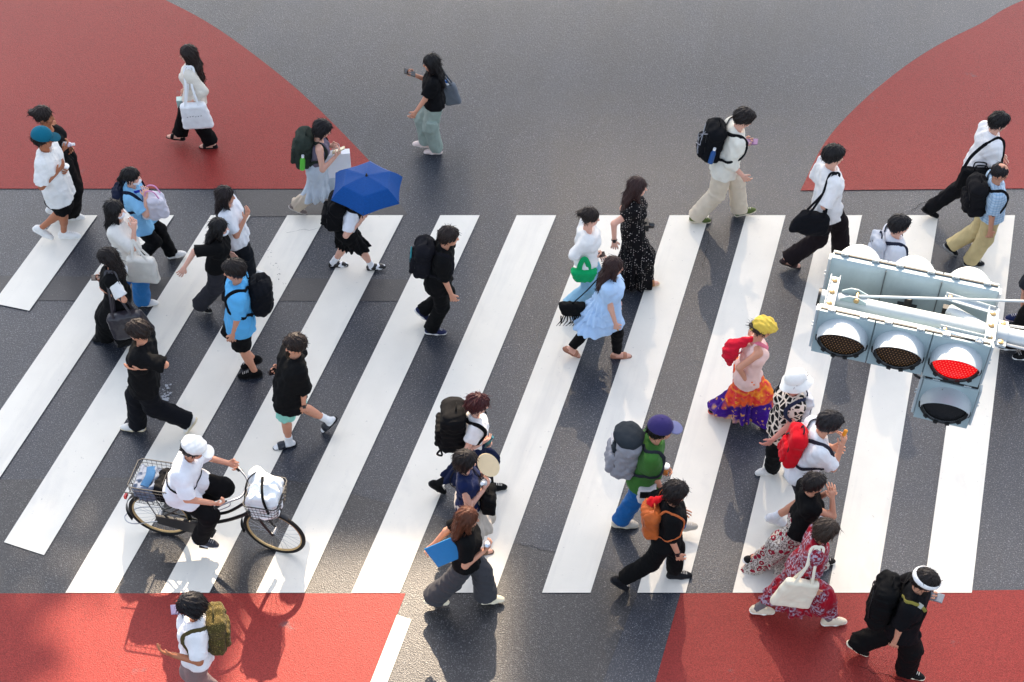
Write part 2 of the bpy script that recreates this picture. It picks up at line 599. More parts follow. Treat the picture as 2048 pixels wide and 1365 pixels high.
def skeleton(p):
    H = p['H']
    s = H / 1.7
    hd = radians(p['hd'])
    f = A3(cos(hd), sin(hd), 0)
    l = A3(-sin(hd), cos(hd), 0)
    J = dict(H=H, s=s, f=f, l=l, sex=p['sex'])
    ns = p['ns']
    side = {ns: 'n', -ns: 'f'}            # +1 = own left
    hip = A3(*p['hip'])
    hc = A3(*p['head'])
    th, shk = 0.243 * H, 0.245 * H
    ha = 0.052 * H
    feet = {}
    for sg in (1, -1):
        q = p['fn'] if side[sg] == 'n' else p['ff']
        z = max(q[2], 0.0)
        pit = radians(q[3])
        yaw = radians(q[4]) if len(q) > 4 else 0.0
        ff = f * cos(yaw) + l * sin(yaw)
        a = ff * cos(pit) - UP * sin(pit)
        n = UP * cos(pit) + ff * sin(pit)
        m = A3(q[0], q[1], 0) + UP * z
        # keep every part of the sole above the ground
        low = min((m + a * 0.13 * s)[2], (m - a * 0.10 * s)[2])
        if low < 0.004:
            m = m + UP * (0.004 - low)
        feet[sg] = [m, a, n, z if q[3] < 5 else 1.0]
    # lower the hips until planted legs reach
    for _ in range(40):
        ok = True
        for sg in (1, -1):
            m, a, n, z = feet[sg]
            ank = m - a * 0.05 * s + n * ha
            hj = hip + l * sg * 0.052 * H
            if z < 0.035 and np.linalg.norm(ank - hj) > (th + shk) * 0.995:
                ok = False
        if ok:
            break
        hip = hip - UP * 0.006
    J['hip'] = hip
    for sg in (1, -1):
        m, a, n, z = feet[sg]
        ank = m - a * 0.05 * s + n * ha
        hj = hip + l * sg * 0.052 * H
        kn, an2 = ik(hj, ank, th, shk, f * 1.0 + l * sg * 0.08)
        m = m + (an2 - ank)
        J['hj', sg], J['kn', sg], J['an', sg] = hj, kn, an2
        J['foot', sg] = (m, a, n)
    T = nz(hc - hip)
    # torso curve: straight-ish back, head carried slightly forward
    tf0 = nz(f - T * (f @ T))
    N = hip + (hc - hip) * 0.735 - tf0 * 0.022 * s
    T = nz(N - hip)
    tf = nz(f - T * (f @ T))
    tl = np.cross(T, tf)
    J.update(N=N, T=T, tf=tf, tl=tl, hc=hc)
    sw = (0.104 if p['sex'] == 'm' else 0.093) * H
    # a little counter-twist of the shoulders against the stride
    st = (J['an', 1] - J['an', -1]) @ f
    tw = max(-0.16, min(0.16, -st * 0.22))
    sl = nz(tl + tf * tw)
    J['sl'] = sl
    for sg in (1, -1):
        sh = N - T * 0.030 * H + sl * sg * sw
        h = A3(*(p['hn'] if side[sg] == 'n' else p['hf']))
        u, fo, hh = 0.168 * H, 0.142 * H, 0.052 * H
        up_arm = h[2] > N[2] - 0.38 and (h - sh) @ f > 0.02
        pole = (-UP * 0.9 - f * 0.30 + l * sg * 0.35) if up_arm else (-f * 0.8 - UP * 0.3 + l * sg * 0.12)
        el, hd_ = ik(sh, h, u, fo + hh, pole)
        d = nz(hd_ - el)
        J['sh', sg], J['el', sg], J['wr', sg], J['hd', sg], J['fd', sg] = sh, el, el + d * fo, hd_, d
        raised = d[2] > -0.35
        pn = -l * sg * 1.0 + (UP * 0.9 if raised else A3(0, 0, 0)) - f * (0.25 if raised else 0.0)
        pn = nz(pn - d * (pn @ d))
        J['pn', sg] = pn
        J['tw', sg] = np.cross(d, pn) * (-1 if sg > 0 else 1)
    J['side'] = {v: k for k, v in side.items()}
    look = radians(p.get('look', 10))
    hl = l
    hf = f * cos(look) - UP * sin(look)
    hf = nz(hf + 0.25 * (tf - hf * (tf @ hf)) * 0)
    hu = np.cross(hf, hl)
    J['R'] = np.array([hf, hl, hu])
    J['hf'], J['hl'], J['hu'] = hf, hl, hu
    return J

def torso(S, J, infl, k=0.05, shoulders=True, hipk=True, slim=1.0):
    s, T, tf, tl, sl = J['s'], J['T'], J['tf'], J['tl'], J['sl']
    hip, N = J['hip'], J['N']
    f_ = J['sex'] == 'f'
    C = hip + (N - hip) * 0.68 + tf * 0.012 * s
    W = hip + (N - hip) * 0.30 + tf * 0.008 * s
    w = (0.080 if f_ else 0.092) * s
    rc, rw = (0.095 if f_ else 0.106) * s * slim, (0.084 if f_ else 0.098) * s * slim
    sq = (tf, 0.84)
    if shoulders:
        for sg in (1, -1):
            S.cone(N - T * 0.045 * s, J['sh', sg] - sl * sg * 0.022 * s - T * 0.012 * s, 0.052 * s + infl, 0.050 * s + infl * 0.9, k)
    S.cone(C - sl * w, C + sl * w, rc + infl, rc + infl, k, sq)
    for sg in (1, -1):
        S.cone(C + sl * sg * w * 0.9, W + tl * sg * w * 0.62, rc + infl, rw + infl, k, sq)
        S.cone(W + tl * sg * w * 0.62, hip + tl * sg * w * 0.72 - T * 0.01, rw + infl, 0.098 * s + infl, k, (tf, 0.92))
        if f_:
            S.ell(C + tf * 0.062 * s + sl * sg * 0.062 * s - T * 0.01, np.array([tf, sl, T]), A3(0.062, 0.058, 0.062) * s + infl, 0.05)
    if hipk:
        S.cone(hip - tl * 0.055 * s - J['f'] * 0.012, hip + tl * 0.055 * s - J['f'] * 0.012, 0.102 * s + infl, 0.102 * s + infl, k)
    return C, W, w, rc, rw

def hand_sdf(J, sg, grip=0.5):
    s = J['s']
    wr, d, pn, tw = J['wr', sg], J['fd', sg], J['pn', sg], J['tw', sg]
    S = Sdf()
    S.cone(wr - d * 0.03 * s, wr + d * 0.012 * s, 0.026 * s, 0.025 * s, 0.01, (pn, 0.85))
    S.cone(wr + d * 0.01 * s, wr + d * 0.06 * s, 0.025 * s, 0.03 * s, 0.012, (pn, 0.55))
    for o in (-0.020, 0.020):
        S.cone(wr + d * 0.035 * s + tw * o * s * 0.6, wr + d * 0.080 * s + tw * o * s, 0.018 * s, 0.0155 * s, 0.016, (pn, 0.72))
    lens = [0.032, 0.041, 0.045, 0.041]
    offs = [-0.034, -0.0115, 0.0115, 0.034]
    for i in range(4):
        g = grip * (1.12 - 0.07 * i)
        b = wr + d * (0.086 - abs(i - 1.8) * 0.004) * s + tw * offs[i] * s
        an = g * 0.75
        sp = tw * (i - 1.5) * 0.07
        for j, (fr, da) in enumerate(((1.0, 0.0), (0.72, g * 1.15), (0.56, g * 0.8))):
            an += da
            dd = nz(d * cos(an) + pn * sin(an) + sp)
            e = b + dd * lens[i] * fr * s
            r0 = (0.0094 - 0.0008 * j) * s
            S.cone(b, e, r0, r0 - 0.0007, 0.003)
            b = e
    b = wr + d * 0.028 * s + tw * 0.026 * s
    d1 = nz(d * 0.75 + tw * 0.75 + pn * 0.35)
    e = b + d1 * 0.042 * s
    S.cone(b, e, 0.0145 * s, 0.0115 * s, 0.01)
    d2 = nz(d * (0.9 - 0.2 * grip) + tw * (0.25 - 0.3 * grip) + pn * (0.3 + 0.5 * grip))
    S.cone(e, e + d2 * 0.032 * s, 0.011 * s, 0.0085 * s, 0.004)
    return S

def head_comps(J, p):
    s, R, c = J['s'], J['R'], J['hc']
    hf, hl, hu = R
    def at(x, y, z):
        return c + (hf * x + hl * y + hu * z) * s
    S = Sdf()
    S.ell(at(-0.012, 0, 0.022), R, A3(0.098, 0.078, 0.094) * s, 0.03)
    S.ell(at(0.028, 0, -0.045), R, A3(0.066, 0.060, 0.076) * s, 0.035)
    S.ell(at(0.058, 0, -0.094), R, A3(0.026, 0.028, 0.022) * s, 0.03)
    S.cone(at(0.084, 0, 0.004), at(0.108, 0, -0.036), 0.009 * s, 0.0135 * s, 0.014)
    S.cone(at(0.070, 0.032, 0.020), at(0.070, -0.032, 0.020), 0.016 * s, 0.016 * s, 0.02)
    for y in (0.045, -0.045):
        S.ell(at(0.058, y, -0.034), R, A3(0.026, 0.02, 0.024) * s, 0.025)
        S.ell(at(-0.008, y * 1.72, -0.018), R, A3(0.020, 0.009, 0.032) * s, 0.006)
    S.cone(at(-0.01, 0, -0.05), J['N'] - J['T'] * 0.03, 0.050 * s, 0.056 * s, 0.03)
    comps = [S.mesh(0.006) + (0,)]
    eye = Sdf()
    for y in (0.031, -0.031):
        eye.ell(at(0.0765, y, 0.002), R, A3(0.009, 0.0145, 0.0075) * s, 0.0)
    comps.append(eye.mesh(0.0035) + (1,))
    br = Sdf()
    for y in (1, -1):
        br.cone(at(0.084, y * 0.016, 0.024), at(0.076, y * 0.048, 0.022), 0.005 * s, 0.0035 * s, 0.0)
    comps.append(br.mesh(0.0035) + (1,))
    lip = Sdf()
    lip.ell(at(0.0885, 0, -0.066), R, A3(0.008, 0.021, 0.0085) * s, 0.0)
    comps.append(lip.mesh(0.0035) + (2,))
    return comps

def foot_skin(S, J, sg, infl=0.0):
    s = J['s']
    m, a, n = J['foot', sg]
    b = np.cross(n, a)
    S.cone(m - a * 0.085 * s + n * 0.034 * s, m + a * 0.04 * s + n * 0.034 * s, 0.030 * s + infl, 0.032 * s + infl, 0.02)
    S.cone(m - a * 0.05 * s + n * 0.05 * s, m + a * 0.07 * s + n * 0.028 * s, 0.030 * s + infl, 0.027 * s + infl, 0.02)
    S.cone(m + a * 0.05 * s + n * 0.024 * s - b * 0.015 * s, m + a * 0.112 * s + n * 0.022 * s - b * 0.008 * s, 0.024 * s + infl, 0.017 * s + infl, 0.02)
    S.cone(m + a * 0.05 * s + n * 0.024 * s + b * 0.015 * s, m + a * 0.108 * s + n * 0.022 * s + b * 0.012 * s, 0.024 * s + infl, 0.018 * s + infl, 0.02)

def body(p, J, group):
    s = J['s']
    S = Sdf()
    torso(S, J, -0.004)
    for sg in (1, -1):
        S.cone(J['sh', sg], J['el', sg], 0.047 * s, 0.036 * s, 0.025)
        S.cone(J['el', sg], J['wr', sg], 0.037 * s, 0.026 * s, 0.018)
        S.cone(J['hj', sg], J['kn', sg], 0.083 * s, 0.055 * s, 0.03)
        S.cone(J['kn', sg], J['an', sg], 0.052 * s, 0.034 * s, 0.02)
        calf = lerp(J['kn', sg], J['an', sg], 0.3) - nz(J['f']) * 0.012 * s
        S.cone(calf, lerp(J['kn', sg], J['an', sg], 0.55), 0.05 * s, 0.042 * s, 0.03)
        foot_skin(S, J, sg, -0.004 if p['shoe']['k'] != 'sandal' else 0.0)
    comps = [S.mesh(0.0095) + (0,)]
    comps += head_comps(J, p)
    held = {it.get('side') for it in p.get('items', [])}
    for sg in (1, -1):
        g = p.get('grip', 0.75 if ('n' if J['side']['n'] == sg else 'f') in held else 0.42)
        comps.append(hand_sdf(J, sg, g).mesh(0.0048) + (0,))
    org = A3(J['hip'][0], J['hip'][1], 0)
    J['org'] = org
    dark = plain('eye_brow', (30, 22, 20), 0.3)
    lipm = plain('lip', (170, 92, 84), 0.45)
    me = new_mesh('person', comps, org, [skin_mat(p['sk']), dark, lipm])
    o = link('person', me, None, org)
    return tag(o, p['label'], 'person', group)

def part(J, name, S, h, mat, parent, disp=None, label=None, amp=0.012):
    v, q = S.mesh(h, disp, amp)
    o = link(name, new_mesh(name, [(v, q, 0)], J['org'], [mat]), parent)
    if label:
        o['label'] = label
    return o

def make_hair(p, J, o):
    s, R, c = J['s'], J['R'], J['hc']
    hf, hl, hu = R
    kind, colr = p['hair'][0], p['hair'][1]
    hj = int(abs(c[0] * 313 + c[1] * 177)) % 4
    if max(colr) < 30:
        colr = [(22, 19, 20), (32, 25, 24), (40, 30, 27), (26, 23, 26)][hj]
    m = hair_mat(colr)
    def at(x, y, z):
        return c + (hf * x + hl * y + hu * z) * s
    S = Sdf()
    vol = {'short': 0.018, 'bob': 0.020, 'long': 0.016, 'pony': 0.012, 'bun': 0.012, 'curl': 0.026, 'bald': 0.007}[kind]
    cap = A3(0.099, 0.079, 0.095) * s + vol
    lowz = -0.045
    S.ell(at(-0.016, 0, 0.026), R, cap, 0.01)
    if kind in ('short', 'curl'):
        S.ell(at(-0.050, 0, -0.010), R, A3(0.066, 0.080, 0.080) * s + vol * 0.4, 0.03)
        S.ell(at(0.055, 0, 0.078), R, A3(0.05, 0.062, 0.032) * s, 0.03)
    N, T, tf = J['N'], J['T'], J['tf']
    if kind == 'bob':
        S.ell(at(-0.035, 0, -0.030), R, A3(0.085, 0.098, 0.10) * s, 0.03)
        for y in (1, -1):
            S.cone(at(0.02, y * 0.074, 0.03), at(0.018, y * 0.072, -0.085), 0.034 * s, 0.026 * s, 0.02)
        S.ell(at(0.062, 0, 0.068), R, A3(0.045, 0.066, 0.034) * s, 0.02)
    if kind == 'long':
        ln = p['hair'][2]
        back = c - hf * 0.055 * s - hu * 0.03 * s
        shp = N - T * 0.02 - tf * 0.085 * s
        end = N - T * ln - tf * 0.135 * s
        for y in (0.045, -0.045, 0.0):
            S.cone(back + hl * y * s, shp + hl * y * 1.25 * s, 0.062 * s, 0.056 * s, 0.04, (tf, 0.8))
            S.cone(shp + hl * y * 1.25 * s, end + hl * y * 1.1 * s + UP * abs(y) * 0.4, 0.054 * s, 0.026 * s, 0.04, (tf, 0.7))
        for y in (1, -1):
            S.cone(at(0.01, y * 0.076, 0.03), at(0.012, y * 0.078, -0.10), 0.036 * s, 0.030 * s, 0.03)
            S.cone(at(0.012, y * 0.078, -0.10), N - T * 0.10 + tf * 0.06 * s + hl * y * 0.078 * s, 0.028 * s, 0.016 * s, 0.02)
    if kind == 'pony':
        b0 = at(-0.105, 0, 0.045)
        S.cone(at(-0.08, 0, 0.035), b0, 0.03 * s, 0.028 * s, 0.02)
        S.cone(b0, b0 - hf * 0.05 - UP * 0.10, 0.034 * s, 0.036 * s, 0.02)
        S.cone(b0 - hf * 0.05 - UP * 0.10, b0 - hf * 0.045 - UP * 0.24, 0.036 * s, 0.012 * s, 0.02)
    if kind == 'bun':
        S.ell(at(-0.128, 0, 0.035), R, A3(0.042, 0.046, 0.044) * s, 0.015)
    # open the face and clear the neck
    S.ell(at(0.112, 0, -0.046), R, A3(0.075, 0.070, 0.086) * s, sub=True)
    if kind in ('short', 'pony', 'bun', 'bald', 'curl'):
        S.ell(at(0.055, 0, -0.085), R, A3(0.090, 0.12, 0.080) * s, sub=True)
    if kind == 'bald':
        S.ell(at(-0.004, 0, 0.125), R, A3(0.088, 0.056, 0.052) * s, sub=True)
        S.ell(at(0.085, 0, 0.06), R, A3(0.06, 0.056, 0.07) * s, sub=True)
    if p.get('hat') and p['hat']['k'] != 'band':
        S.clips.append((at(0, 0, 0.028), hu))
    r = np.random.default_rng(int(abs(c[0] * 977 + c[1] * 131)) + 3)
    ph = r.uniform(0, 6, 4)
    def disp(P):
        q = (P - c)
        y, x, z = q @ hl, q @ hf, q @ hu
        a = np.arctan2(y, -x)
        w = 0.0032 * np.sin(14 * a + 3 * np.sin(z * 18 + ph[0]) + ph[1]) + 0.0022 * np.sin(31 * a + z * 22 + ph[2]) + 0.002 * np.sin(z * 40 + a * 5 + ph[3])
        if kind == 'curl':
            w = w * 2.0 + 0.004 * np.sin(x * 130 + ph[0]) * np.sin(y * 130) * np.sin(z * 130)
        if kind == 'short':
            w = w * 1.0 + 0.002 * np.sin(x * 95 + ph[3]) * np.sin(y * 80 + ph[0])
        return w
    v, q = S.mesh(0.0075, disp, 0.012)
    # loose locks: thin tapering strands laid over the surface, combed down and back
    cen = v[q].mean(1)
    nrm = np.cross(v[q[:, 2]] - v[q[:, 0]], v[q[:, 3]] - v[q[:, 1]])
    nrm /= np.linalg.norm(nrm, axis=1)[:, None] + 1e-12
    n_ = 420 if kind in ('long', 'bob') else 240
    pick = r.integers(0, len(q), n_)
    comb = (-UP * 1.0 - hf * 0.45) if kind not in ('short', 'curl', 'bald') else (-UP * 0.55 - hf * 0.25)
    SV, SQ = [], []
    for i in pick:
        p0, nn = cen[i], nrm[i]
        if (p0 - c) @ hf > 0.05 and (p0 - c) @ hu < 0.03:
            continue
        d = comb + r.normal(size=3) * (0.20 if kind in ('long', 'bob', 'pony') else 0.45)
        d = nz(d - nn * (d @ nn))
        L = r.uniform(0.035, 0.075) * (1.3 if kind == 'long' else 0.75 if kind in ('short', 'bald') else 1.0)
        wd = r.uniform(0.0022, 0.0042)
        b = np.cross(nn, d)
        lift = r.uniform(0.001, 0.009)
        pts = [(p0 - nn * 0.004, wd), (p0 + d * L * 0.55 + nn * lift * 0.5, wd * 0.8), (p0 + d * L + nn * (lift * 0.6), 0.0006)]
        o_ = len(SV)
        for pt, ww in pts:
            SV += [pt + b * ww, pt + nn * ww * 0.7, pt - b * ww, pt - nn * ww * 0.7]
        for j in (0, 4):
            for k in range(4):
                SQ.append([o_ + j + k, o_ + j + (k + 1) % 4, o_ + j + 4 + (k + 1) % 4, o_ + j + 4 + k])
    comps = [(v, q, 0)]
    if SV:
        comps.append((np.array(SV), np.array(SQ), 0))
    link('hair', new_mesh('hair', comps, J['org'], [m]), o)

def make_hat(p, J, o):
    h = p.get('hat')
    if not h:
        return
    s, R, c = J['s'], J['R'], J['hc']
    hf, hl, hu = R
    def at(x, y, z):
        return c + (hf * x + hl * y + hu * z) * s
    m = fabric(h['col'])
    if h['k'] == 'cap':
        S = Sdf()
        lowp = at(0, 0, 0.020)
        S.ell(at(-0.012, 0, 0.034), R, A3(0.122, 0.104, 0.116) * s, 0.0, cuts=[(lowp, -hu - hf * 0.12)])
        S.ell(at(-0.012, 0, 0.150), R, A3(0.010, 0.010, 0.006) * s, 0.004)
        cp = part(J, 'cap', S, 0.007, m, o)
        V = Sdf()
        fr = frame(hf, hu - hf * -0.12)
        V.ell(at(0.122, 0, 0.030), np.array([nz(hf - hu * 0.16), hl, nz(hu + hf * 0.16)]), A3(0.078, 0.082, 0.011) * s, 0.0)
        part(J, 'visor', V, 0.006, fabric(h.get('vis', tuple(int(x * 0.8) for x in h['col']))), cp)
    elif h['k'] == 'bucket':
        S = Sdf()
        S.ell(at(-0.01, 0, 0.045), R, A3(0.118, 0.102, 0.105) * s, 0.02, cuts=[(at(0, 0, 0.02), -hu)])
        hat = part(J, 'sun_hat', S, 0.007, m, o)
        B = MB()
        ring = []
        V, Fc = [], []
        n = 40
        for i in range(n):
            a = 2 * pi * i / n
            wob = 0.012 * sin(3 * a + 1) + 0.008 * sin(5 * a)
            for r0, z in ((0.112, 0.036), (0.14, 0.016), (0.172 + wob, -0.018 + wob * 0.8)):
                V.append(at(cos(a) * r0 - 0.01, sin(a) * r0 * 0.92, z))
            for r0, z in ((0.172 + wob, -0.024 + wob * 0.8), (0.14, 0.008), (0.112, 0.028)):
                V.append(at(cos(a) * r0 - 0.01, sin(a) * r0 * 0.92, z))
        for i in range(n):
            j = (i + 1) % n
            for k in range(6):
                k2 = (k + 1) % 6
                Fc.append((i * 6 + k, j * 6 + k, j * 6 + k2, i * 6 + k2))
        B.add(V, Fc)
        B.build('brim', m, hat, J['org'], True)
    elif h['k'] == 'scarf':
        S = Sdf()
        S.ell(at(-0.004, 0, 0.050), R, A3(0.126, 0.106, 0.098) * s, 0.02, cuts=[(at(0, 0, -0.005), -hu)])
        S.ell(at(0.085, 0, 0.030), R, A3(0.075, 0.085, 0.035) * s, 0.03)
        S.cone(at(-0.07, 0, 0.0), at(-0.10, 0.02, -0.05), 0.05 * s, 0.03 * s, 0.03)
        part(J, 'headscarf', S, 0.007, m, o, wrinkle(5, 0.006, 0.05))
    elif h['k'] == 'flat':
        S = Sdf()
        S.ell(at(-0.012, 0, 0.050), R, A3(0.124, 0.108, 0.074) * s, 0.02, cuts=[(at(0, 0, 0.012), -hu)])
        cp = part(J, 'cap', S, 0.007, m, o, wrinkle(8, 0.004, 0.08))
        V = Sdf()
        V.ell(at(0.128, 0, 0.026), np.array([nz(hf - hu * 0.2), hl, nz(hu + hf * 0.2)]), A3(0.070, 0.082, 0.011) * s, 0.0)
        part(J, 'visor', V, 0.006, m, cp)
    elif h['k'] == 'band':
        B = MB()
        pts = []
        for i in range(36):
            a = 2 * pi * i / 36
            pts.append(at(-0.016 + cos(a) * 0.122, sin(a) * 0.104, 0.045 - 0.028 * cos(a + pi)))
        B.tube(pts, 0.02, 8, closed=True, flat=[(hu, 0.012, 0.026)] * 36)
        B.build('headband', m, o, J['org'], True)

def make_top(p, J, o):
    t = p['top']
    s, T, tf, tl = J['s'], J['T'], J['tf'], J['tl']
    lo = t['lo']
    m = fabric(t['col'], t.get('pat'))
    S = Sdf()
    hip, N = J['hip'], J['N']
    nk = t.get('nk', 0)
    C, W, w, rc, rw = torso(S, J, lo * 0.75, 0.05, shoulders=(nk == 0), hipk=False)
    if nk == 1:           # straps
        for sg in (1, -1):
            a = C + J['sl'] * sg * 0.075 * s
            S.cone(a, N - T * 0.055 * s + J['sl'] * sg * 0.062 * s, 0.09 * s, 0.058 * s, 0.03, (J['sl'], 0.45))
    if nk == 2:
        for sg in (1, -1):
            S.cone(C + T * 0.04 * s, J['sh', sg] - T * 0.055 * s, 0.09 * s + lo * 0.5, 0.05 * s + lo * 0.6, 0.04)
    hem = t['hem']
    # hem below the hip joint; blends towards plumb
    down = nz(T * 0.35 + UP * 0.65)
    mid = (J['kn', 1] + J['kn', -1]) / 2
    drift = (mid - hip)
    drift[2] = 0
    hemc = hip - down * hem + drift * 0.25 * max(hem, 0) / 0.2
    fl = 0.012 + lo * 0.9
    rh = (0.102 * s if hem > -0.05 else rw) + lo * 0.75
    if hem > -0.05:
        for sg in (1, -1):
            S.cone(W + tl * sg * w * 0.6, hip + tl * sg * w * 0.62 - T * 0.01, rw + lo * 0.8, rh, 0.05, (tf, 0.92))
            hk = J['kn', sg] - J['hj', sg]
            tt = min(0.9, (max(hem, 0) + 0.05) / 0.40)
            S.cone(J['hj', sg], J['hj', sg] + hk * tt, 0.096 * s + lo * 0.7, 0.090 * s + lo * 0.8, 0.05)
            S.cone(hip + tl * sg * w * 0.62, hemc - down * 0.06 + tl * sg * w * 0.66, rh, rh + fl * 0.6, 0.05, (tf, 0.95))
    for sg in (1, -1):
        sl = t['sl']
        if sl > 0.02:
            a, b, c = J['sh', sg], J['el', sg], J['wr', sg]
            d1 = nz(b - a)
            r0 = 0.050 * s + lo * 0.55
            if sl <= 1.0:
                e = a + (b - a) * sl
                S.cone(a - d1 * 0.005, e + d1 * 0.03, r0, 0.046 * s + lo * (0.85 if sl > 0.3 else 0.5), 0.035, None, [(e, d1)])
            else:
                d2 = nz(c - b)
                e = b + (c - b) * (sl - 1.0)
                S.cone(a, b, r0, 0.042 * s + lo * 0.6, 0.035)
                S.cone(b, e + d2 * 0.02, 0.042 * s + lo * 0.6, 0.036 * s + lo * 0.55, 0.03, None, [(e, d2)])
    # neckline
    S.ell(N + T * 0.045 * s + tf * 0.035 * s, np.array([tf, tl, T]), A3(0.080, 0.085 if nk != 2 else 0.15, 0.066 if nk == 0 else 0.085) * s, sub=True)
    if hem > -0.05:
        cutp, cutn = hemc, -down
    else:
        cutp, cutn = hip + T * 0.035, -T
    S.clips.append((cutp, cutn))
    wr = wrinkle(int(abs(hip[0] * 1000)) % 9973, 0.0035 + lo * 0.03, 0.10 + lo * 0.6)
    side = [J['el', sg] for sg in (1, -1)]
    def disp(P):
        # folds gather towards the hem and where the arm pulls
        q = (P - cutp) @ (-cutn)
        a = np.arctan2((P - hip) @ tl, (P - hip) @ tf)
        fall = np.exp(-np.maximum(q, 0) / 0.22)
        return wr(P) + 0.006 * fall * np.sin(7 * a + 3 * np.sin(2 * a + 1) + P[:, 2] * 8)
    sh = part(J, 'dress_top' if t.get('pat') in ('dots', 'floral') else 'shirt', S, 0.0085, m, o, disp, amp=0.016)
    J['top'] = S
    if t.get('un'):
        colr, sl = t['un']
        for sg in (1, -1):
            U = Sdf()
            a, b = J['sh', sg], J['el', sg]
            d1 = nz(b - a)
            e = a + (b - a) * sl
            U.cone(a, e + d1 * 0.02, 0.052 * s + 0.012, 0.048 * s + 0.026, 0.02, None, [(e, d1)])
            part(J, 'undershirt_sleeve', U, 0.0085, fabric(colr), o, wrinkle(3, 0.005))
    if t.get('ruf'):
        for i, (zz, rr, col2) in enumerate(((0.02, 0.05, 1), (-0.10, 0.085, 1), (-0.24, 0.12, 1))):
            Rf = Sdf()
            top_ = hip + T * (zz + 0.17)
            bot_ = hip + T * zz - J['f'] * 0.05 * (i + 1)
            for sg in (1, -1):
                Rf.cone(top_ + tl * sg * 0.045, bot_ + tl * sg * 0.06 - T * 0.08, 0.105 * s + rr * 0.35, 0.115 * s + rr, 0.06)
            Rf.clips.append((bot_, -nz(T * 0.7 + UP * 0.3)))
            def dr(P, b=bot_, i=i):
                a = np.arctan2((P - b) @ tl, (P - b) @ tf)
                q = np.clip(1 - ((P - b) @ T) / 0.17, 0, 1)
                return 0.016 * q * np.sin(13 * a + 1.7 * i + 2 * np.sin(3 * a)) + 0.003 * np.sin(P[:, 2] * 60)
            part(J, 'ruffle', Rf, 0.009, m, sh, dr, amp=0.03)
    # collar band
    if t.get('pat') not in ('dots', 'geo') and nk == 0:
        B = MB()
        pts = []
        for i in range(28):
            a = 2 * pi * i / 28
            pts.append(N + T * (0.006 - 0.022 * cos(a)) * s + tf * (cos(a) * 0.066 + 0.014) * s + tl * sin(a) * 0.070 * s)
        B.tube(pts, 0.009 * s, 6, closed=True, flat=[(T, 0.006 * s, 0.012 * s)] * 28)
        B.build('collar', m, sh, J['org'], True)
    return sh

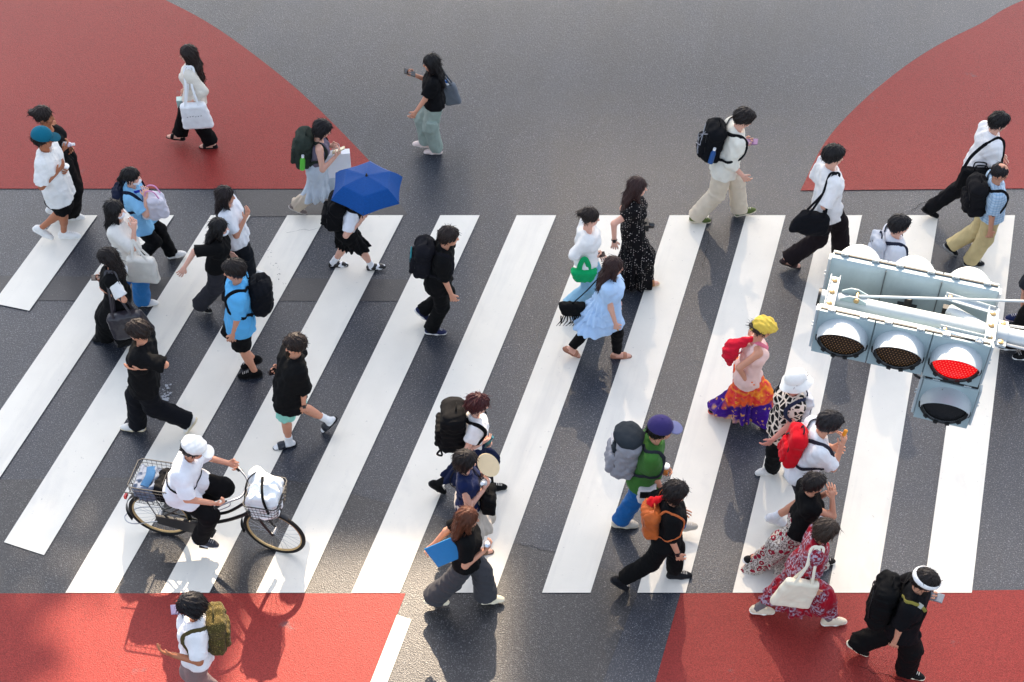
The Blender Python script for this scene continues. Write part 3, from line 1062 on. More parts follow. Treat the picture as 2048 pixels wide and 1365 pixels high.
def make_bottom(p, J, o):
    b = p['bot']
    s, T, tf, tl, f = J['s'], J['T'], J['tf'], J['tl'], J['f']
    hip = J['hip']
    m = fabric(b['col'], b.get('pat'))
    seed = int(abs(hip[1] * 1000)) % 9973
    if b['k'] in ('trousers', 'shorts'):
        S = Sdf()
        W = hip + T * 0.075 * s
        for sg in (1, -1):
            S.cone(W + tl * sg * 0.048 * s, hip + tl * sg * 0.062 * s - f * 0.012, 0.094 * s, 0.106 * s, 0.05, (tf, 0.92))
        ws = b['w']
        for sg in (1, -1):
            h, k, a = J['hj', sg], J['kn', sg], J['an', sg]
            if b['k'] == 'trousers':
                end = k + (a - k) * b['end']
                d = nz(a - k)
                if b['end'] >= 1:
                    end = a + d * 0.015
                S.cone(h, k, ws[0] * s + 0.014, ws[1] * s + 0.002, 0.04)
                S.cone(k, end + d * 0.03, ws[1] * s + 0.002, ws[2] * s + 0.002, 0.035, None, [(end, d)])
                if b.get('pk'):
                    q = lerp(h, k, 0.75) + J['l'] * sg * (ws[1] + 0.012)
                    S.box(q, frame(f, nz(h - k)), A3(0.075, 0.022, 0.085), 0.015, 0.012)
            else:
                d = nz(k - h)
                end = h + (k - h) * b['end']
                S.cone(h, end + d * 0.03, ws[0] * s + 0.004, ws[1] * s + 0.006, 0.04, None, [(end, d)])
        wr = wrinkle(seed, 0.0042, 0.10)
        kns = [J['kn', sg] for sg in (1, -1)]
        def disp(P):
            w = wr(P)
            for kk in kns:
                r = np.linalg.norm(P - kk, axis=1)
                w = w + 0.003 * np.exp(-(r / 0.12) ** 2) * np.sin((P - kk) @ UP * 95)
            return w
        part(J, b['k'], S, 0.0085, m, o, disp)
    else:
        S = Sdf()
        W = hip + T * 0.11 * s
        for sg in (1, -1):
            S.cone(W + tl * sg * 0.045 * s, hip + tl * sg * 0.058 * s - f * 0.012, 0.088 * s, 0.108 * s, 0.05, (tf, 0.92))
        ln = b['len'] * J['H'] * 0.62
        hemz = hip[2] - ln
        fl = b['fl']
        mid = hip.copy()
        am = (J['an', 1] + J['an', -1]) / 2
        hc_ = lerp(hip, am, 0.8)
        hc_ = A3(hc_[0], hc_[1], hemz)
        S.cone(hip, hc_ - UP * 0.05, 0.11 * s, 0.08 + fl * 0.27, 0.10)
        for sg in (1, -1):
            h, k, a = J['hj', sg], J['kn', sg], J['an', sg]
            S.cone(h, k, 0.105 * s, 0.080 * s + fl * 0.12, 0.09)
            if hemz < k[2] - 0.02:
                tt = min(1.0, (k[2] - hemz) / max(k[2] - a[2], 0.05))
                e = lerp(k, a, tt)
                e = A3(e[0], e[1], hemz - 0.04)
                S.cone(k, e, 0.080 * s + fl * 0.12, 0.055 + fl * 0.19, 0.09)
        S.clips.append((A3(0, 0, hemz), -UP))
        wr = wrinkle(seed, 0.005, 0.10)
        pl = b.get('pl', 11)
        def disp(P):
            q = np.clip((hip[2] - P[:, 2]) / max(ln, 0.1), 0, 1)
            cx = lerp(hip[None, :], hc_[None, :], q[:, None])
            a = np.arctan2((P - cx) @ tl, (P - cx) @ f)
            return wr(P) + 0.020 * q * np.sin(pl * a + 1.5 * np.sin(2 * a + seed) + 0.6 * seed) + 0.006 * q * np.sin(2.3 * pl * a)
        part(J, 'skirt', S, 0.0095, m, o, disp, amp=0.03)
        if b.get('tr'):
            S = Sdf()
            for sg in (1, -1):
                k, a = J['kn', sg], J['an', sg]
                S.cone(lerp(J['hj', sg], k, 0.5), k, 0.075 * s, 0.09 * s, 0.04)
                S.cone(k, a, 0.09 * s, 0.10 * s, 0.03, None, [(a, nz(a - k))])
            part(J, 'trousers', S, 0.0095, fabric(b['tr']), o, wrinkle(seed + 1, 0.006, 0.08))
    if p.get('leg'):
        S = Sdf()
        for sg in (1, -1):
            S.cone(lerp(J['hj', sg], J['kn', sg], 0.5), J['kn', sg], 0.068 * s, 0.058 * s, 0.03)
            S.cone(J['kn', sg], J['an', sg], 0.058 * s, 0.040 * s, 0.02)
        part(J, 'stockings', S, 0.009, fabric(p['leg']), o)

def make_shoes(p, J, o):
    sh = p['shoe']
    s = J['s']
    for sg in (1, -1):
        m, a, n = J['foot', sg]
        b = np.cross(n, a)
        k = sh['k']
        mat = fabric(sh['col'], None, 0.6) if k in ('sneaker', 'sandal') else plain('shoe_leather', sh['col'], 0.35)
        smat = plain('sole_rubber', sh['sole'], 0.7, 0.3)
        up_ = Sdf()
        if k in ('sneaker', 'loafer'):
            g = 1.0 if k == 'sneaker' else 0.9
            up_.cone(m - a * 0.088 * s + n * 0.040 * s, m - a * 0.02 * s + n * 0.040 * s, 0.041 * s * g, 0.042 * s * g, 0.02)
            up_.cone(m - a * 0.02 * s + n * 0.045 * s, m + a * 0.075 * s + n * 0.030 * s, 0.043 * s * g, 0.037 * s * g, 0.025)
            up_.cone(m + a * 0.06 * s + n * 0.028 * s, m + a * 0.112 * s + n * 0.024 * s, 0.043 * s * g, 0.030 * s * g, 0.025, (n, 0.75))
            if k == 'sneaker':
                up_.cone(m - a * 0.075 * s + n * 0.06 * s, J['an', sg] - n * 0.005, 0.036 * s, 0.039 * s, 0.02, None, [(m + n * 0.098 * s, n)])
            up_.clips.append((m + n * 0.016, -n))
        elif k == 'slide':
            foot_skin(up_, J, sg, 0.012)
            up_.clips += [(m + a * 0.085 * s, a), (m - a * 0.0 * s, -a), (m + n * 0.014, -n)]
        else:
            F1 = Sdf()
            foot_skin(F1, J, sg, 0.006)
            F1.clips += [(m + a * 0.075 * s, a), (m + a * 0.035 * s, -a), (m + n * 0.012, -n)]
            foot_skin(up_, J, sg, 0.0065)
            up_.clips += [(m + a * 0.078 * s, a), (m + a * 0.030 * s, -a), (m + n * 0.012, -n)]
        so = part(J, {'sneaker': 'shoe', 'loafer': 'loafer', 'slide': 'slide_sandal', 'sandal': 'sandal'}[k], up_, 0.0068, mat, o)
        so_ = Sdf()
        th = 0.024 if k == 'sneaker' else 0.018
        g = 0.046 if k != 'loafer' else 0.041
        so_.cone(m - a * 0.090 * s + n * 0.02, m + a * 0.02 * s + n * 0.02, g * s * 0.93, g * s * 0.93, 0.01)
        so_.cone(m + a * 0.02 * s + n * 0.02, m + a * 0.108 * s + n * 0.02, g * s, 0.036 * s, 0.02)
        so_.clips += [(m + n * th, n), (m + n * 0.001, -n)]
        part(J, 'sole', so_, 0.0065, smat, so)
        if k == 'sandal':
            H_ = Sdf()
            foot_skin(H_, J, sg, 0.0065)
            H_.clips += [(m - a * 0.062 * s, a), (m + n * 0.055 * s, n), (m + n * 0.012, -n)]
            part(J, 'heel_strap', H_, 0.0068, mat, so)
        if k == 'sneaker':
            B = MB()
            for i in range(4):
                c = m + a * (0.022 + 0.019 * i) * s + n * (0.087 - 0.0075 * i) * s
                B.tube([c - b * 0.017 * s, c + n * 0.004 * s, c + b * 0.017 * s], 0.003, 6)
            B.build('laces', plain('lace', (216, 212, 206), 0.8), so, J['org'], True)
        if p.get('sock'):
            S = Sdf()
            k_, an = J['kn', sg], J['an', sg]
            d = nz(k_ - an)
            e = an + d * p.get('sockh', 0.10) * s
            S.cone(an - d * 0.03 * s, e + d * 0.02, 0.040 * s, 0.045 * s, 0.02, None, [(e, d)])
            foot_skin(S, J, sg, 0.003)
            part(J, 'sock', S, 0.007, fabric(p['sock']), o, wrinkle(4, 0.002, 0.04))

def make_extra(p, J, o):
    s, R, c = J['s'], J['R'], J['hc']
    hf, hl, hu = R
    if p.get('mask'):
        S = Sdf()
        S.ell(c + (hf * 0.045 - hu * 0.062) * s, R, A3(0.066, 0.068, 0.056) * s, 0.02)
        S.ell(c + (hf * 0.088 - hu * 0.048) * s, R, A3(0.030, 0.030, 0.034) * s, 0.02)
        S.clips.append((c + hf * 0.012 * s, -hf))
        part(J, 'face_mask', S, 0.006, fabric((232, 234, 238)), o)
    if p.get('watch'):
        sg = J['side']['n']
        B = MB()
        w = J['wr', sg] - J['fd', sg] * 0.012
        B.torus(w, J['fd', sg], 0.031 * s, 0.006, 24, 6)
        B.box(w - J['pn', sg] * 0.034 * s, frame(J['tw', sg], J['pn', sg]), A3(0.016, 0.018, 0.006))
        B.build('wristwatch', plain('watch', (26, 26, 30), 0.3), o, J['org'], True)

GROUP = 'people walking over the crossing'
# ------------------------------------------------------------------ things people carry
def ribbon(B, pts, normals, hw, ht, mi=0):
    B.tube(pts, hw, 8, mi, flat=[(n, hw, ht) for n in normals])

def solid(name, S, h, mat, parent, org, disp=None, amp=0.012):
    v, q = S.mesh(h, disp, amp)
    return link(name, new_mesh(name, [(v, q, 0)], org, [mat]), parent, org if parent is None else None)

def backpack(it, J):
    s, T, tf, tl = J['s'], J['T'], J['tf'], J['tl']
    hip, N = J['hip'], J['N']
    w, h, d = it['w'], it['h'], it['d']
    Tb = nz(T * 0.75 + UP * 0.25)
    tb = nz(tf - Tb * (tf @ Tb))
    R = np.array([np.cross(Tb, tb), tb, Tb])
    base = hip + (N - hip) * it.get('pos', 0.60)
    surf = J['top'].push(base, -tb, 0.004, 0.4)
    C = surf - tb * (d * 0.5 - 0.012) + Tb * (h - 0.42) * 0.1
    org = C - Tb * h * 0.5
    mat = fabric(it['col'], it.get('pat') or ('leather' if it.get('lea') else None))
    S = Sdf()
    rnd = it.get('rnd')
    rr = min(w, d) * (0.48 if rnd else 0.24 if it.get('box') else 0.34)
    S.box(C, R, A3(w, d, h) / 2, rr, 0.02, -0.10 if not rnd else -0.05)
    if not rnd:
        S.cone(C + Tb * h * 0.32 - R[0] * w * 0.28, C + Tb * h * 0.32 + R[0] * w * 0.28, d * 0.40, d * 0.40, 0.06)
    wr = wrinkle(int(abs(C[0] * 991) + 5), 0.007, 0.10)
    bag = solid('backpack', S, 0.009, mat, None, org, wr)
    tag(bag, it['label'], 'backpack')
    # front pocket
    if not rnd and not it.get('lea'):
        S2 = Sdf()
        S2.box(C - tb * d * 0.46 - Tb * h * 0.15, R, A3(w * 0.78, d * 0.5, h * 0.5) / 2, 0.03, 0.01)
        solid('pocket', S2, 0.009, mat, bag, org, wrinkle(11, 0.005, 0.08))
    if it.get('lid'):
        S2 = Sdf()
        S2.ell(C + Tb * h * 0.47 - tb * 0.01, R, A3(w * 0.52, d * 0.62, 0.085), 0.0)
        S2.box(C - tb * d * 0.5 + Tb * h * 0.22, R, A3(w * 0.3, 0.03, 0.05), 0.015, 0.01)
        solid('lid', S2, 0.009, fabric(it['lid']), bag, org, wrinkle(6, 0.003, 0.12))
        B = MB()
        B.box(C - tb * (d * 0.5 + 0.03) + Tb * h * 0.28 + R[0] * 0.03, R, A3(0.05, 0.008, 0.035))
        B.build('patch', fabric((224, 220, 220)), bag, org, False, 0.004)
    if it.get('lea'):
        S2 = Sdf()
        S2.ell(C + Tb * h * 0.40 - tb * 0.02, R, A3(w * 0.44, d * 0.58, 0.05), 0.0)
        solid('flap', S2, 0.008, mat, bag, org, wrinkle(9, 0.004, 0.06))
    B = MB()
    zc = [C + Tb * h * 0.30 * sin(a) + R[0] * w * 0.36 * cos(a) - tb * d * 0.5 for a in np.linspace(0.1, pi - 0.1, 14)]
    zc = [C - Tb * h * 0.2 + R[0] * w * 0.42 - tb * d * 0.40] + zc + [C - Tb * h * 0.2 - R[0] * w * 0.42 - tb * d * 0.40]
    B.tube(zc, 0.009 if it.get('zip') else 0.005, 6)
    if it.get('trim'):
        for z in (0.06, 0.09, 0.12):
            B.tube([C - tb * d * 0.70 + Tb * (z - h * 0.16) - R[0] * w * 0.28, C - tb * d * 0.70 + Tb * (z - h * 0.16) + R[0] * w * 0.28], 0.008, 6, 1)
    if it.get('cord'):
        for x in (-0.1, 0.1, -0.03):
            B.tube([C - tb * d * 0.52 + Tb * h * 0.34 + R[0] * x, C - tb * d * 0.74 - Tb * h * 0.02 - R[0] * x, C - tb * d * 0.72 - Tb * h * 0.28 + R[0] * x], 0.006, 6, 1)
    B.build('zip', [plain('zip', (16, 16, 18), 0.5), fabric(it.get('trim') or (150, 152, 160))], bag, org, True)
    B = MB()
    hp = C + Tb * h * 0.5 + tb * d * 0.1
    B.tube(spline([hp - R[0] * 0.05, hp - R[0] * 0.035 + Tb * 0.045, hp + R[0] * 0.035 + Tb * 0.045, hp + R[0] * 0.05], 5), 0.008, 8)
    smat = fabric(it.get('strap') or tuple(int(x * 0.9) for x in it['col']), 'leather' if it.get('lea') else None)
    B.build('handle', smat, bag, org, True)
    if it.get('box'):
        B = MB()
        for x in (-1, 1):
            q = C - Tb * h * 0.42 + R[0] * x * w * 0.36 - tb * d * 0.4
            B.tube(spline([q, q - Tb * 0.10 - tb * 0.05, q - Tb * 0.15 - R[0] * x * 0.03, q - Tb * 0.06 - R[0] * x * 0.08 - tb * 0.04], 6), 0.011, 6)
        B.build('strap_loop', smat, bag, org, True)
    for sg in (1, -1):
        a = C + Tb * h * 0.40 + R[0] * sg * 0.075 + tb * d * 0.40
        o1 = N - T * 0.02 * s + tl * sg * 0.088 * s
        key = [a, o1 - tf * 0.06 * s, o1 + tf * 0.02 * s, hip + (N - hip) * 0.80 + tf * 0.08 * s + tl * sg * 0.098 * s,
               hip + (N - hip) * 0.58 + tf * 0.06 * s + tl * sg * 0.125 * s, hip + (N - hip) * 0.42 + tl * sg * 0.15 * s - tf * 0.03,
               C - Tb * h * 0.36 + R[0] * sg * w * 0.42 + tb * d * 0.38]
        pts = spline(key, 6)
        ax0 = hip + (N - hip) * 0.1
        P, Nn = [], []
        for q in pts:
            t = (q - hip) @ T
            axis = hip + T * min(t, np.linalg.norm(N - hip) * 0.86)
            dr = nz(q - axis)
            if q is not pts[0] and q is not pts[-1]:
                q = J['top'].push(q - dr * 0.03, dr, 0.007, 0.14)
            P.append(q)
            Nn.append(dr)
        B = MB()
        ribbon(B, P, Nn, it.get('sw', 0.021) if not it.get('lea') else 0.011, 0.0045)
        B.build('strap', smat, bag, org, True)
        if it.get('accent') and sg == J['side']['n']:
            B = MB()
            m_ = int(len(P) * 0.46)
            ribbon(B, [q + n_ * 0.006 for q, n_ in zip(P[2:m_], Nn[2:m_])], Nn[2:m_], 0.016, 0.004)
            q, n_ = P[m_ - 5], Nn[m_ - 5]
            B.box(q + n_ * 0.011, frame(nz(P[m_ - 4] - P[m_ - 6]), n_), A3(0.026, 0.022, 0.006), 1)
            B.build('webbing', [fabric(it['accent']), plain('buckle_grey', (170, 170, 160), 0.4)], bag, org, True)
    if it.get('bot'):
        B = MB()
        q = C - Tb * h * 0.40 + R[0] * (w * 0.5 + 0.02) * (1 if (R[0][1] < 0) else -1)
        B.lathe(q, Tb, [(0, 0.0), (0, 0.032), (0.14, 0.032), (0.19, 0.016)], 16)
        B.lathe(q, Tb, [(0.188, 0.017), (0.22, 0.017), (0.22, 0.0)], 16, 1)
        B.build('side_bottle', [plain('bottle_wrap', it['bot'], 0.3), plain('cap_white', (236, 236, 236), 0.4)], bag, org, True)
    return bag

def tote(it, J):
    sg = J['side'][it['side']]
    s, f, l = J['s'], J['f'], J['l']
    sx, sz, sy = it['size']
    if it.get('elbow'):
        anchor = lerp(J['el', sg], J['wr', sg], 0.35)
        top = anchor - UP * 0.12 + l * sg * 0.12 + f * 0.07
    else:
        anchor = J['sh', sg] + J['T'] * 0.02 - J['sl'] * sg * 0.03
        top = anchor - UP * it['drop'] - f * it.get('back', 0.0)
        top = top + l * sg * (0.10 + sy * 0.5)
    tilt = 0.22 if it.get('back') else 0.08
    z = nz(UP + f * tilt)
    R = np.array([nz(f - UP * tilt), l, z])
    C = top - z * sz * 0.5
    if not it.get('elbow'):
        # keep the bag clear of the hip
        base = lerp(J['hip'], J['N'], 0.25)
    org = C - z * sz * 0.5
    mat = fabric(it['col'], None, 0.85, bool(it.get('gl')))
    S = Sdf()
    S.box(C, R, A3(sx, sy, sz) / 2, sy * 0.40, 0.01, -0.10 if not it.get('slch') else -0.22)
    if it.get('slch'):
        S.ell(C - z * sz * 0.14, R, A3(sx * 0.52, sy * 0.62, sz * 0.42), 0.05)
    wr = wrinkle(int(abs(C[0] * 877)) + 2, 0.0035 if not it.get('slch') else 0.008, 0.16)
    bag = solid('tote_bag', S, 0.009, mat, None, org, wr)
    tag(bag, it['label'], 'bag')
    for y in (-1, 1):
        B = MB()
        e1 = C + z * sz * 0.46 + R[0] * sx * 0.24 + l * y * sy * 0.36
        e2 = C + z * sz * 0.46 - R[0] * sx * 0.24 + l * y * sy * 0.36
        if it.get('elbow'):
            m = anchor + UP * 0.045 + nz(J['fd', sg]) * 0.0 + l * y * 0.012
            key = [e1, lerp(e1, m, 0.6) + l * sg * 0.03, m + l * sg * 0.03, lerp(e2, m, 0.6) + l * sg * 0.03, e2]
        else:
            m = anchor + UP * 0.065 * s + f * 0.02 * y
            ou = l * sg * 0.055
            key = [e1, lerp(e1, m, 0.55) + ou * 0.8, m + f * 0.035 + ou * 0.2, m - f * 0.035 + ou * 0.1, lerp(e2, m, 0.55) + ou * 0.6, e2]
        pts = spline(key, 6)
        nn = [nz(l * sg + UP * 0.5)] * len(pts)
        ribbon(B, pts, nn, 0.014, 0.004)
        B.build('strap', mat, bag, org, True)
    if it.get('pr'):
        B = MB()
        sd = -1 if l[1] > 0 else 1
        for i in range(6):
            q = C + R[0] * (-0.09 + 0.034 * i) + z * (0.035 - 0.004 * (i % 3)) + l * sd * (sy * 0.5 + 0.004)
            B.tube([q + z * 0.006, q - z * 0.006 + R[0] * 0.006, q + R[0] * 0.016], 0.003, 5)
        B.build('print', plain('print_grey', (90, 90, 92), 0.8), bag, org, True)
    if it.get('cap'):
        B = MB()
        q = C + z * sz * 0.5
        B.lathe(q - z * 0.03, z, [(0, 0.028), (0.05, 0.028), (0.06, 0.02), (0.06, 0.0)], 16, 0)
        B.lathe(q + z * 0.03, z, [(0, 0.022), (0.035, 0.022), (0.035, 0.0)], 16, 1)
        B.build('bottle', [plain('cap_white', (236, 236, 236), 0.4), plain('cap_blue', (30, 110, 190), 0.4)], bag, org, True)
    return bag

def grip_pt(J, sg, o=0.03, ahead=0.03):
    return J['wr', sg] + J['fd', sg] * (0.062 + ahead) * J['s'] + J['pn', sg] * o

def phone(it, J):
    sg = J['side'][it['side']]
    k = 1.12 if it.get('big') else 1.0
    c = grip_pt(J, sg, 0.026, 0.035)
    n = nz(J['hc'] - c + UP * 0.15)
    y = nz(J['f'] * 0.75 + J['fd', sg] * 0.6)
    R = frame(np.cross(y, n), n)
    hx, hy, hz_ = 0.039 * k, 0.080 * k, 0.0052
    B = MB()
    B.box(c, R, A3(hx, hy, hz_))
    B.box(c - R[1] * hy * 0.6 - R[2] * (hz_ + 0.0015) + R[0] * hx * 0.4, R, A3(0.012, 0.016, 0.002))
    ph = B.build('phone', plain('phone_case', it['col'], 0.35), None, c - R[2] * hz_, False, 0.003)
    tag(ph, it['label'], 'phone')
    B = MB()
    B.box(c + R[2] * (hz_ + 0.0008), R, A3(hx * 0.90, hy * 0.93, 0.0012))
    scr = it.get('screen', it['col'])  # screen colour; the lilac one is a reflection put into the colour
    B.build('screen', plain('screen_glass', scr, 0.12, 0.6), ph, c - R[2] * hz_)
    return ph

def bottle(it, J):
    sg = J['side'][it['side']]
    c = grip_pt(J, sg, 0.030, 0.012)
    ax = J['tw', sg]
    if it.get('lie'):
        ax = nz(J['f'] + ax * 0.2)
    elif ax[2] < 0.3:
        ax = nz(ax + UP * 1.2)
    o = c - ax * 0.10
    B = MB()
    B.lathe(o, ax, [(0, 0.0), (0.0, 0.028), (0.01, 0.033), (0.06, 0.031), (0.10, 0.033), (0.15, 0.031), (0.175, 0.018), (0.185, 0.014)], 20)
    b = B.build('bottle', plain('bottle_body', it['col'], 0.18, 0.5, trans=0.25), None, o, True)
    tag(b, it['label'], 'bottle')
    B = MB()
    B.lathe(o, ax, [(0.183, 0.0), (0.183, 0.0165), (0.215, 0.0165), (0.217, 0.0)], 16)
    B.build('cap', plain('bottle_cap', it['cap'], 0.4), b, o, True)
    B = MB()
    B.lathe(o, ax, [(0.07, 0.0338), (0.12, 0.0338)], 20)
    B.build('wrap', plain('bottle_band', tuple(int(v * 0.75) for v in it['cap']), 0.4), b, o, True)
    return b

def umbrella(it, J):
    sg = J['side'][it['side']]
    top = J['hc'] + UP * 0.315 + J['f'] * 0.085 - J['l'] * 0.02
    ax = nz(UP + J['f'] * 0.04 - A3(0, 0.03, 0))
    x0 = nz(np.cross(ax, A3(0, 1, 0)))
    y0 = np.cross(ax, x0)
    B = MB()
    n, R0 = 6, 0.435
    V, Fc = [], []
    rings = [(0.0, 0.0), (0.30, 0.016), (0.64, 0.046), (0.67, 0.052), (0.86, 0.120), (1.0, 0.192)]
    sub = 8
    M = n * sub
    for th in (0.0, 0.004):
        for rr, dz in rings:
            for i in range(M):
                a = 2 * pi * (i / M) + radians(28)
                u = (i % sub) / sub
                # straight edge between ribs, drawn in a touch; the cloth sags between ribs
                flat = cos(pi / n) / cos((u - 0.5) * 2 * pi / n)
                bow = 1 - 0.045 * sin(pi * u) * (rr ** 2)
                rad = R0 * rr * flat * bow
                sag = 0.016 * sin(pi * u) * rr
                V.append(top + (x0 * cos(a) + y0 * sin(a)) * rad - ax * (dz + sag * 0.4 + th))
    nr = len(rings)
    for t in (0, 1):
        for j in range(nr - 1):
            for i in range(M):
                i2 = (i + 1) % M
                b = t * nr * M
                q = (b + j * M + i, b + j * M + i2, b + (j + 1) * M + i2, b + (j + 1) * M + i)
                Fc.append(q if t == 0 else q[::-1])
    for i in range(M):
        i2 = (i + 1) % M
        Fc.append(((nr - 1) * M + i, (nr - 1) * M + i2, nr * M + (nr - 1) * M + i2, nr * M + (nr - 1) * M + i))
    B.add(V, Fc)
    hand = grip_pt(J, sg, 0.02, 0.0)
    root = empty('umbrella', hand, it['label'], 'umbrella')
    t = NT('umbrella_cloth', 0.5, 0.12)
    t.col(t.mix(t.noise(40, 3, co=t.co((1, 4, 1))), lin((6, 54, 112)), lin((12, 76, 146))))
    t.bump(t.noise(60, 3, co=t.co((1, 5, 1))), 0.25, 0.004)
    B.build('canopy', t.m, root, hand, True, auto=14)
    metal = plain('rib_metal', (60, 62, 66), 0.35, 0.5, 0.8)
    for k in range(n):
        a = 2 * pi * k / n + radians(28)
        dv = x0 * cos(a) + y0 * sin(a)
        B = MB()
        B.tube([top - ax * 0.02, top + dv * R0 * 0.62 - ax * 0.062, top + dv * R0 * 0.99 - ax * 0.182], 0.003, 6)
        B.build('rib', metal, root, hand, True)
    B = MB()
    B.tube([top + ax * 0.025, top - ax * 0.1, hand + UP * 0.05], 0.005, 8)
    B.build('shaft', metal, root, hand, True)
    B = MB()
    B.lathe(top + ax * -0.002, ax, [(0, 0.016), (0.012, 0.012), (0.035, 0.006), (0.037, 0)], 12)
    B.build('ferrule', plain('black_plastic', (20, 20, 22), 0.4), root, hand, True)
    B = MB()
    B.cyl(hand + UP * 0.06, hand - UP * 0.03, 0.014, 12)
    B.build('handle', plain('black_plastic', (20, 20, 22), 0.4), root, hand, True)

def carry(it, p, J):
    k = it['k']
    if k == 'backpack':
        return backpack(it, J)
    if k == 'tote':
        return tote(it, J)
    if k == 'phone':
        return phone(it, J)
    if k == 'bottle':
        return bottle(it, J)
    if k == 'umbrella':
        return umbrella(it, J)
    s, f, l, T, tf, tl = J['s'], J['f'], J['l'], J['T'], J['tf'], J['tl']
    ns = J['side']['n']
    sg = J['side'][it.get('side', 'n')]
    hip, N = J['hip'], J['N']
    gp = grip_pt(J, sg, 0.03, 0.015)
    if k == 'paperbag':
        sx, sz, sy = it.get('size', (0.24, 0.26, 0.09))
        top = J['hd', sg] - UP * 0.06
        C = top - UP * (sz * 0.5 + 0.03)
        R = np.array([nz(f + l * 0.15), l, UP])
        R = frame(R[0], UP)
        B = MB()
        B.box(C, R, A3(sx, sy, sz) / 2, 0, 1.04)
        org = C - UP * sz / 2
        b = B.build('paper_bag', plain('bag_paper', it['col'], 0.7, 0.3, var=0.08), None, org, False, 0.006)
        tag(b, it['label'], 'bag')
        for y in (-1, 1):
            B = MB()
            q = C + UP * sz * 0.48 + R[1] * y * sy * 0.5
            B.tube(spline([q - R[0] * 0.05, q - R[0] * 0.03 + UP * 0.09, q + R[0] * 0.03 + UP * 0.09, q + R[0] * 0.05], 5), 0.004, 6)
            B.build('handle', plain('bag_cord', (190, 190, 186), 0.8), b, org, True)
    elif k in ('cup', 'drink'):
        ax = nz(UP + J['f'] * 0.5) if k == 'cup' else UP
        o = gp - ax * 0.05
        B = MB()
        B.lathe(o, ax, [(0, 0.0), (0, 0.027), (0.11, 0.038), (0.11, 0.0)], 20)
        c = B.build('cup', plain('cup_' + k, (236, 232, 222) if k == 'cup' else (226, 140, 50), 0.35), None, o, True)
        tag(c, it['label'], 'cup')
        B = MB()
        B.lathe(o, ax, [(0.105, 0.040), (0.122, 0.040), (0.126, 0.034), (0.126, 0.0)], 20)
        B.build('lid', plain('cup_lid', (240, 240, 238), 0.35), c, o, True)
    elif k == 'sack':
        ox, oy, oz = it['off']
        C = (J['hd', 1] + J['hd', -1]) / 2 + f * 0.06 - UP * 0.13 + l * ns * 0.05
        S = Sdf()
        S.box(C, np.array([f, l, UP]), A3(*it['size']), 0.06, 0.02, -0.12)
        b = solid('cloth_bag', S, 0.009, fabric(it['col']), None, C - UP * 0.17, wrinkle(21, 0.014, 0.12), 0.02)
        tag(b, it['label'], 'bag')
        B = MB()
        q = C + UP * 0.15
        for y in (-0.05, 0.05):
            B.tube(spline([q - f * 0.08 + l * y, q - f * 0.05 + l * y + UP * 0.10, q + f * 0.03 + l * y + UP * 0.10, q + f * 0.08 + l * y], 5), 0.008, 6)
        B.build('strap', fabric((214, 150, 190)), b, C - UP * 0.17, True)
    elif k == 'fanbar':
        B = MB()
        c = gp - f * 0.10 - UP * 0.02
        ax = nz(f * 0.8 + UP * 0.35 + l * ns * 0.1)
        R = frame(UP, ax)
        V = []
        B.box(c, R, A3(0.016, 0.008, 0.12), 0, 0.6)
        B.box(c - ax * 0.02 + R[1] * 0.012, R, A3(0.02, 0.006, 0.11), 0, 0.5)
        tag(B.build('folded_fan', plain('fan_blue', it['col'], 0.5), None, c, False, 0.003), it['label'], 'fan')
    elif k == 'fan':
        c = gp + J['fd', sg] * 0.03 + UP * 0.09 + f * 0.02
        nrm = nz(A3(0.2, -0.75, 0.6))
        a = nz(UP + f * -0.5)
        a = nz(a - nrm * (a @ nrm))
        b_ = np.cross(nrm, a)
        V, n = [], 28
        for t in (0.004, -0.004):
            for i in range(n):
                an = 2 * pi * i / n
                V.append(c + a * cos(an) * 0.125 + b_ * sin(an) * 0.095 + nrm * t)
        Fc = [tuple(range(n)), tuple(range(2 * n - 1, n - 1, -1))] + [(i, (i + 1) % n, n + (i + 1) % n, n + i) for i in range(n)]
        B = MB()
        B.add(V, Fc)
        fo = B.build('hand_fan', plain('fan_cream', (236, 208, 164), 0.6, var=0.1), None, gp)
        tag(fo, it['label'], 'fan')
        B = MB()
        B.tube([c - a * 0.11, gp], 0.007, 8)
        B.build('handle', plain('fan_stick', (206, 176, 130), 0.6), fo, gp, True)
    elif k == 'pouch':
        o3 = it['off']
        if it.get('hip'):
            C = J['hip'] - UP * 0.04 + l * ns * 0.21 + f * 0.04
        else:
            C = lerp(hip, N, 0.16) + tf * 0.20 + l * ns * 0.05
        S = Sdf()
        S.box(C, frame(f, UP), A3(*it['size']), 0.035, 0.01)
        b = solid('pouch', S, 0.008, fabric(it['col']), None, C, wrinkle(31, 0.005, 0.07))
        tag(b, it['label'], 'bag')
        B = MB()
        pts = spline([C + UP * 0.1, lerp(C, N, 0.5) + tf * 0.09, N + tl * -ns * 0.07 + T * 0.03, lerp(hip, N, 0.6) - tf * 0.15, C - tf * 0.08 + UP * 0.05], 7)
        ax = lambda q: nz(q - (hip + T * max(min((q - hip) @ T, 0.40), 0)))
        pts = [J['top'].push(q, ax(q), 0.006, 0.12) for q in pts]
        if not it.get('hip'):
            ribbon(B, pts, [ax(q) for q in pts], 0.010, 0.004)
            B.build('strap', fabric((22, 22, 25)), b, C, True)
        else:
            B.box(C + UP * 0.06 + l * ns * 0.072, frame(f, UP), A3(0.075, 0.012, 0.035))
            B.build('flap', fabric((24, 24, 28)), b, C, False, 0.004)
    elif k == 'folder':
        C = lerp(hip, N, 0.42) - tf * 0.20 + l * ns * 0.09
        x = nz(f * 0.75 + UP * 0.55)
        nrm = nz(l * ns + f * -0.25 + UP * 0.3)
        R = frame(x, nrm)
        B = MB()
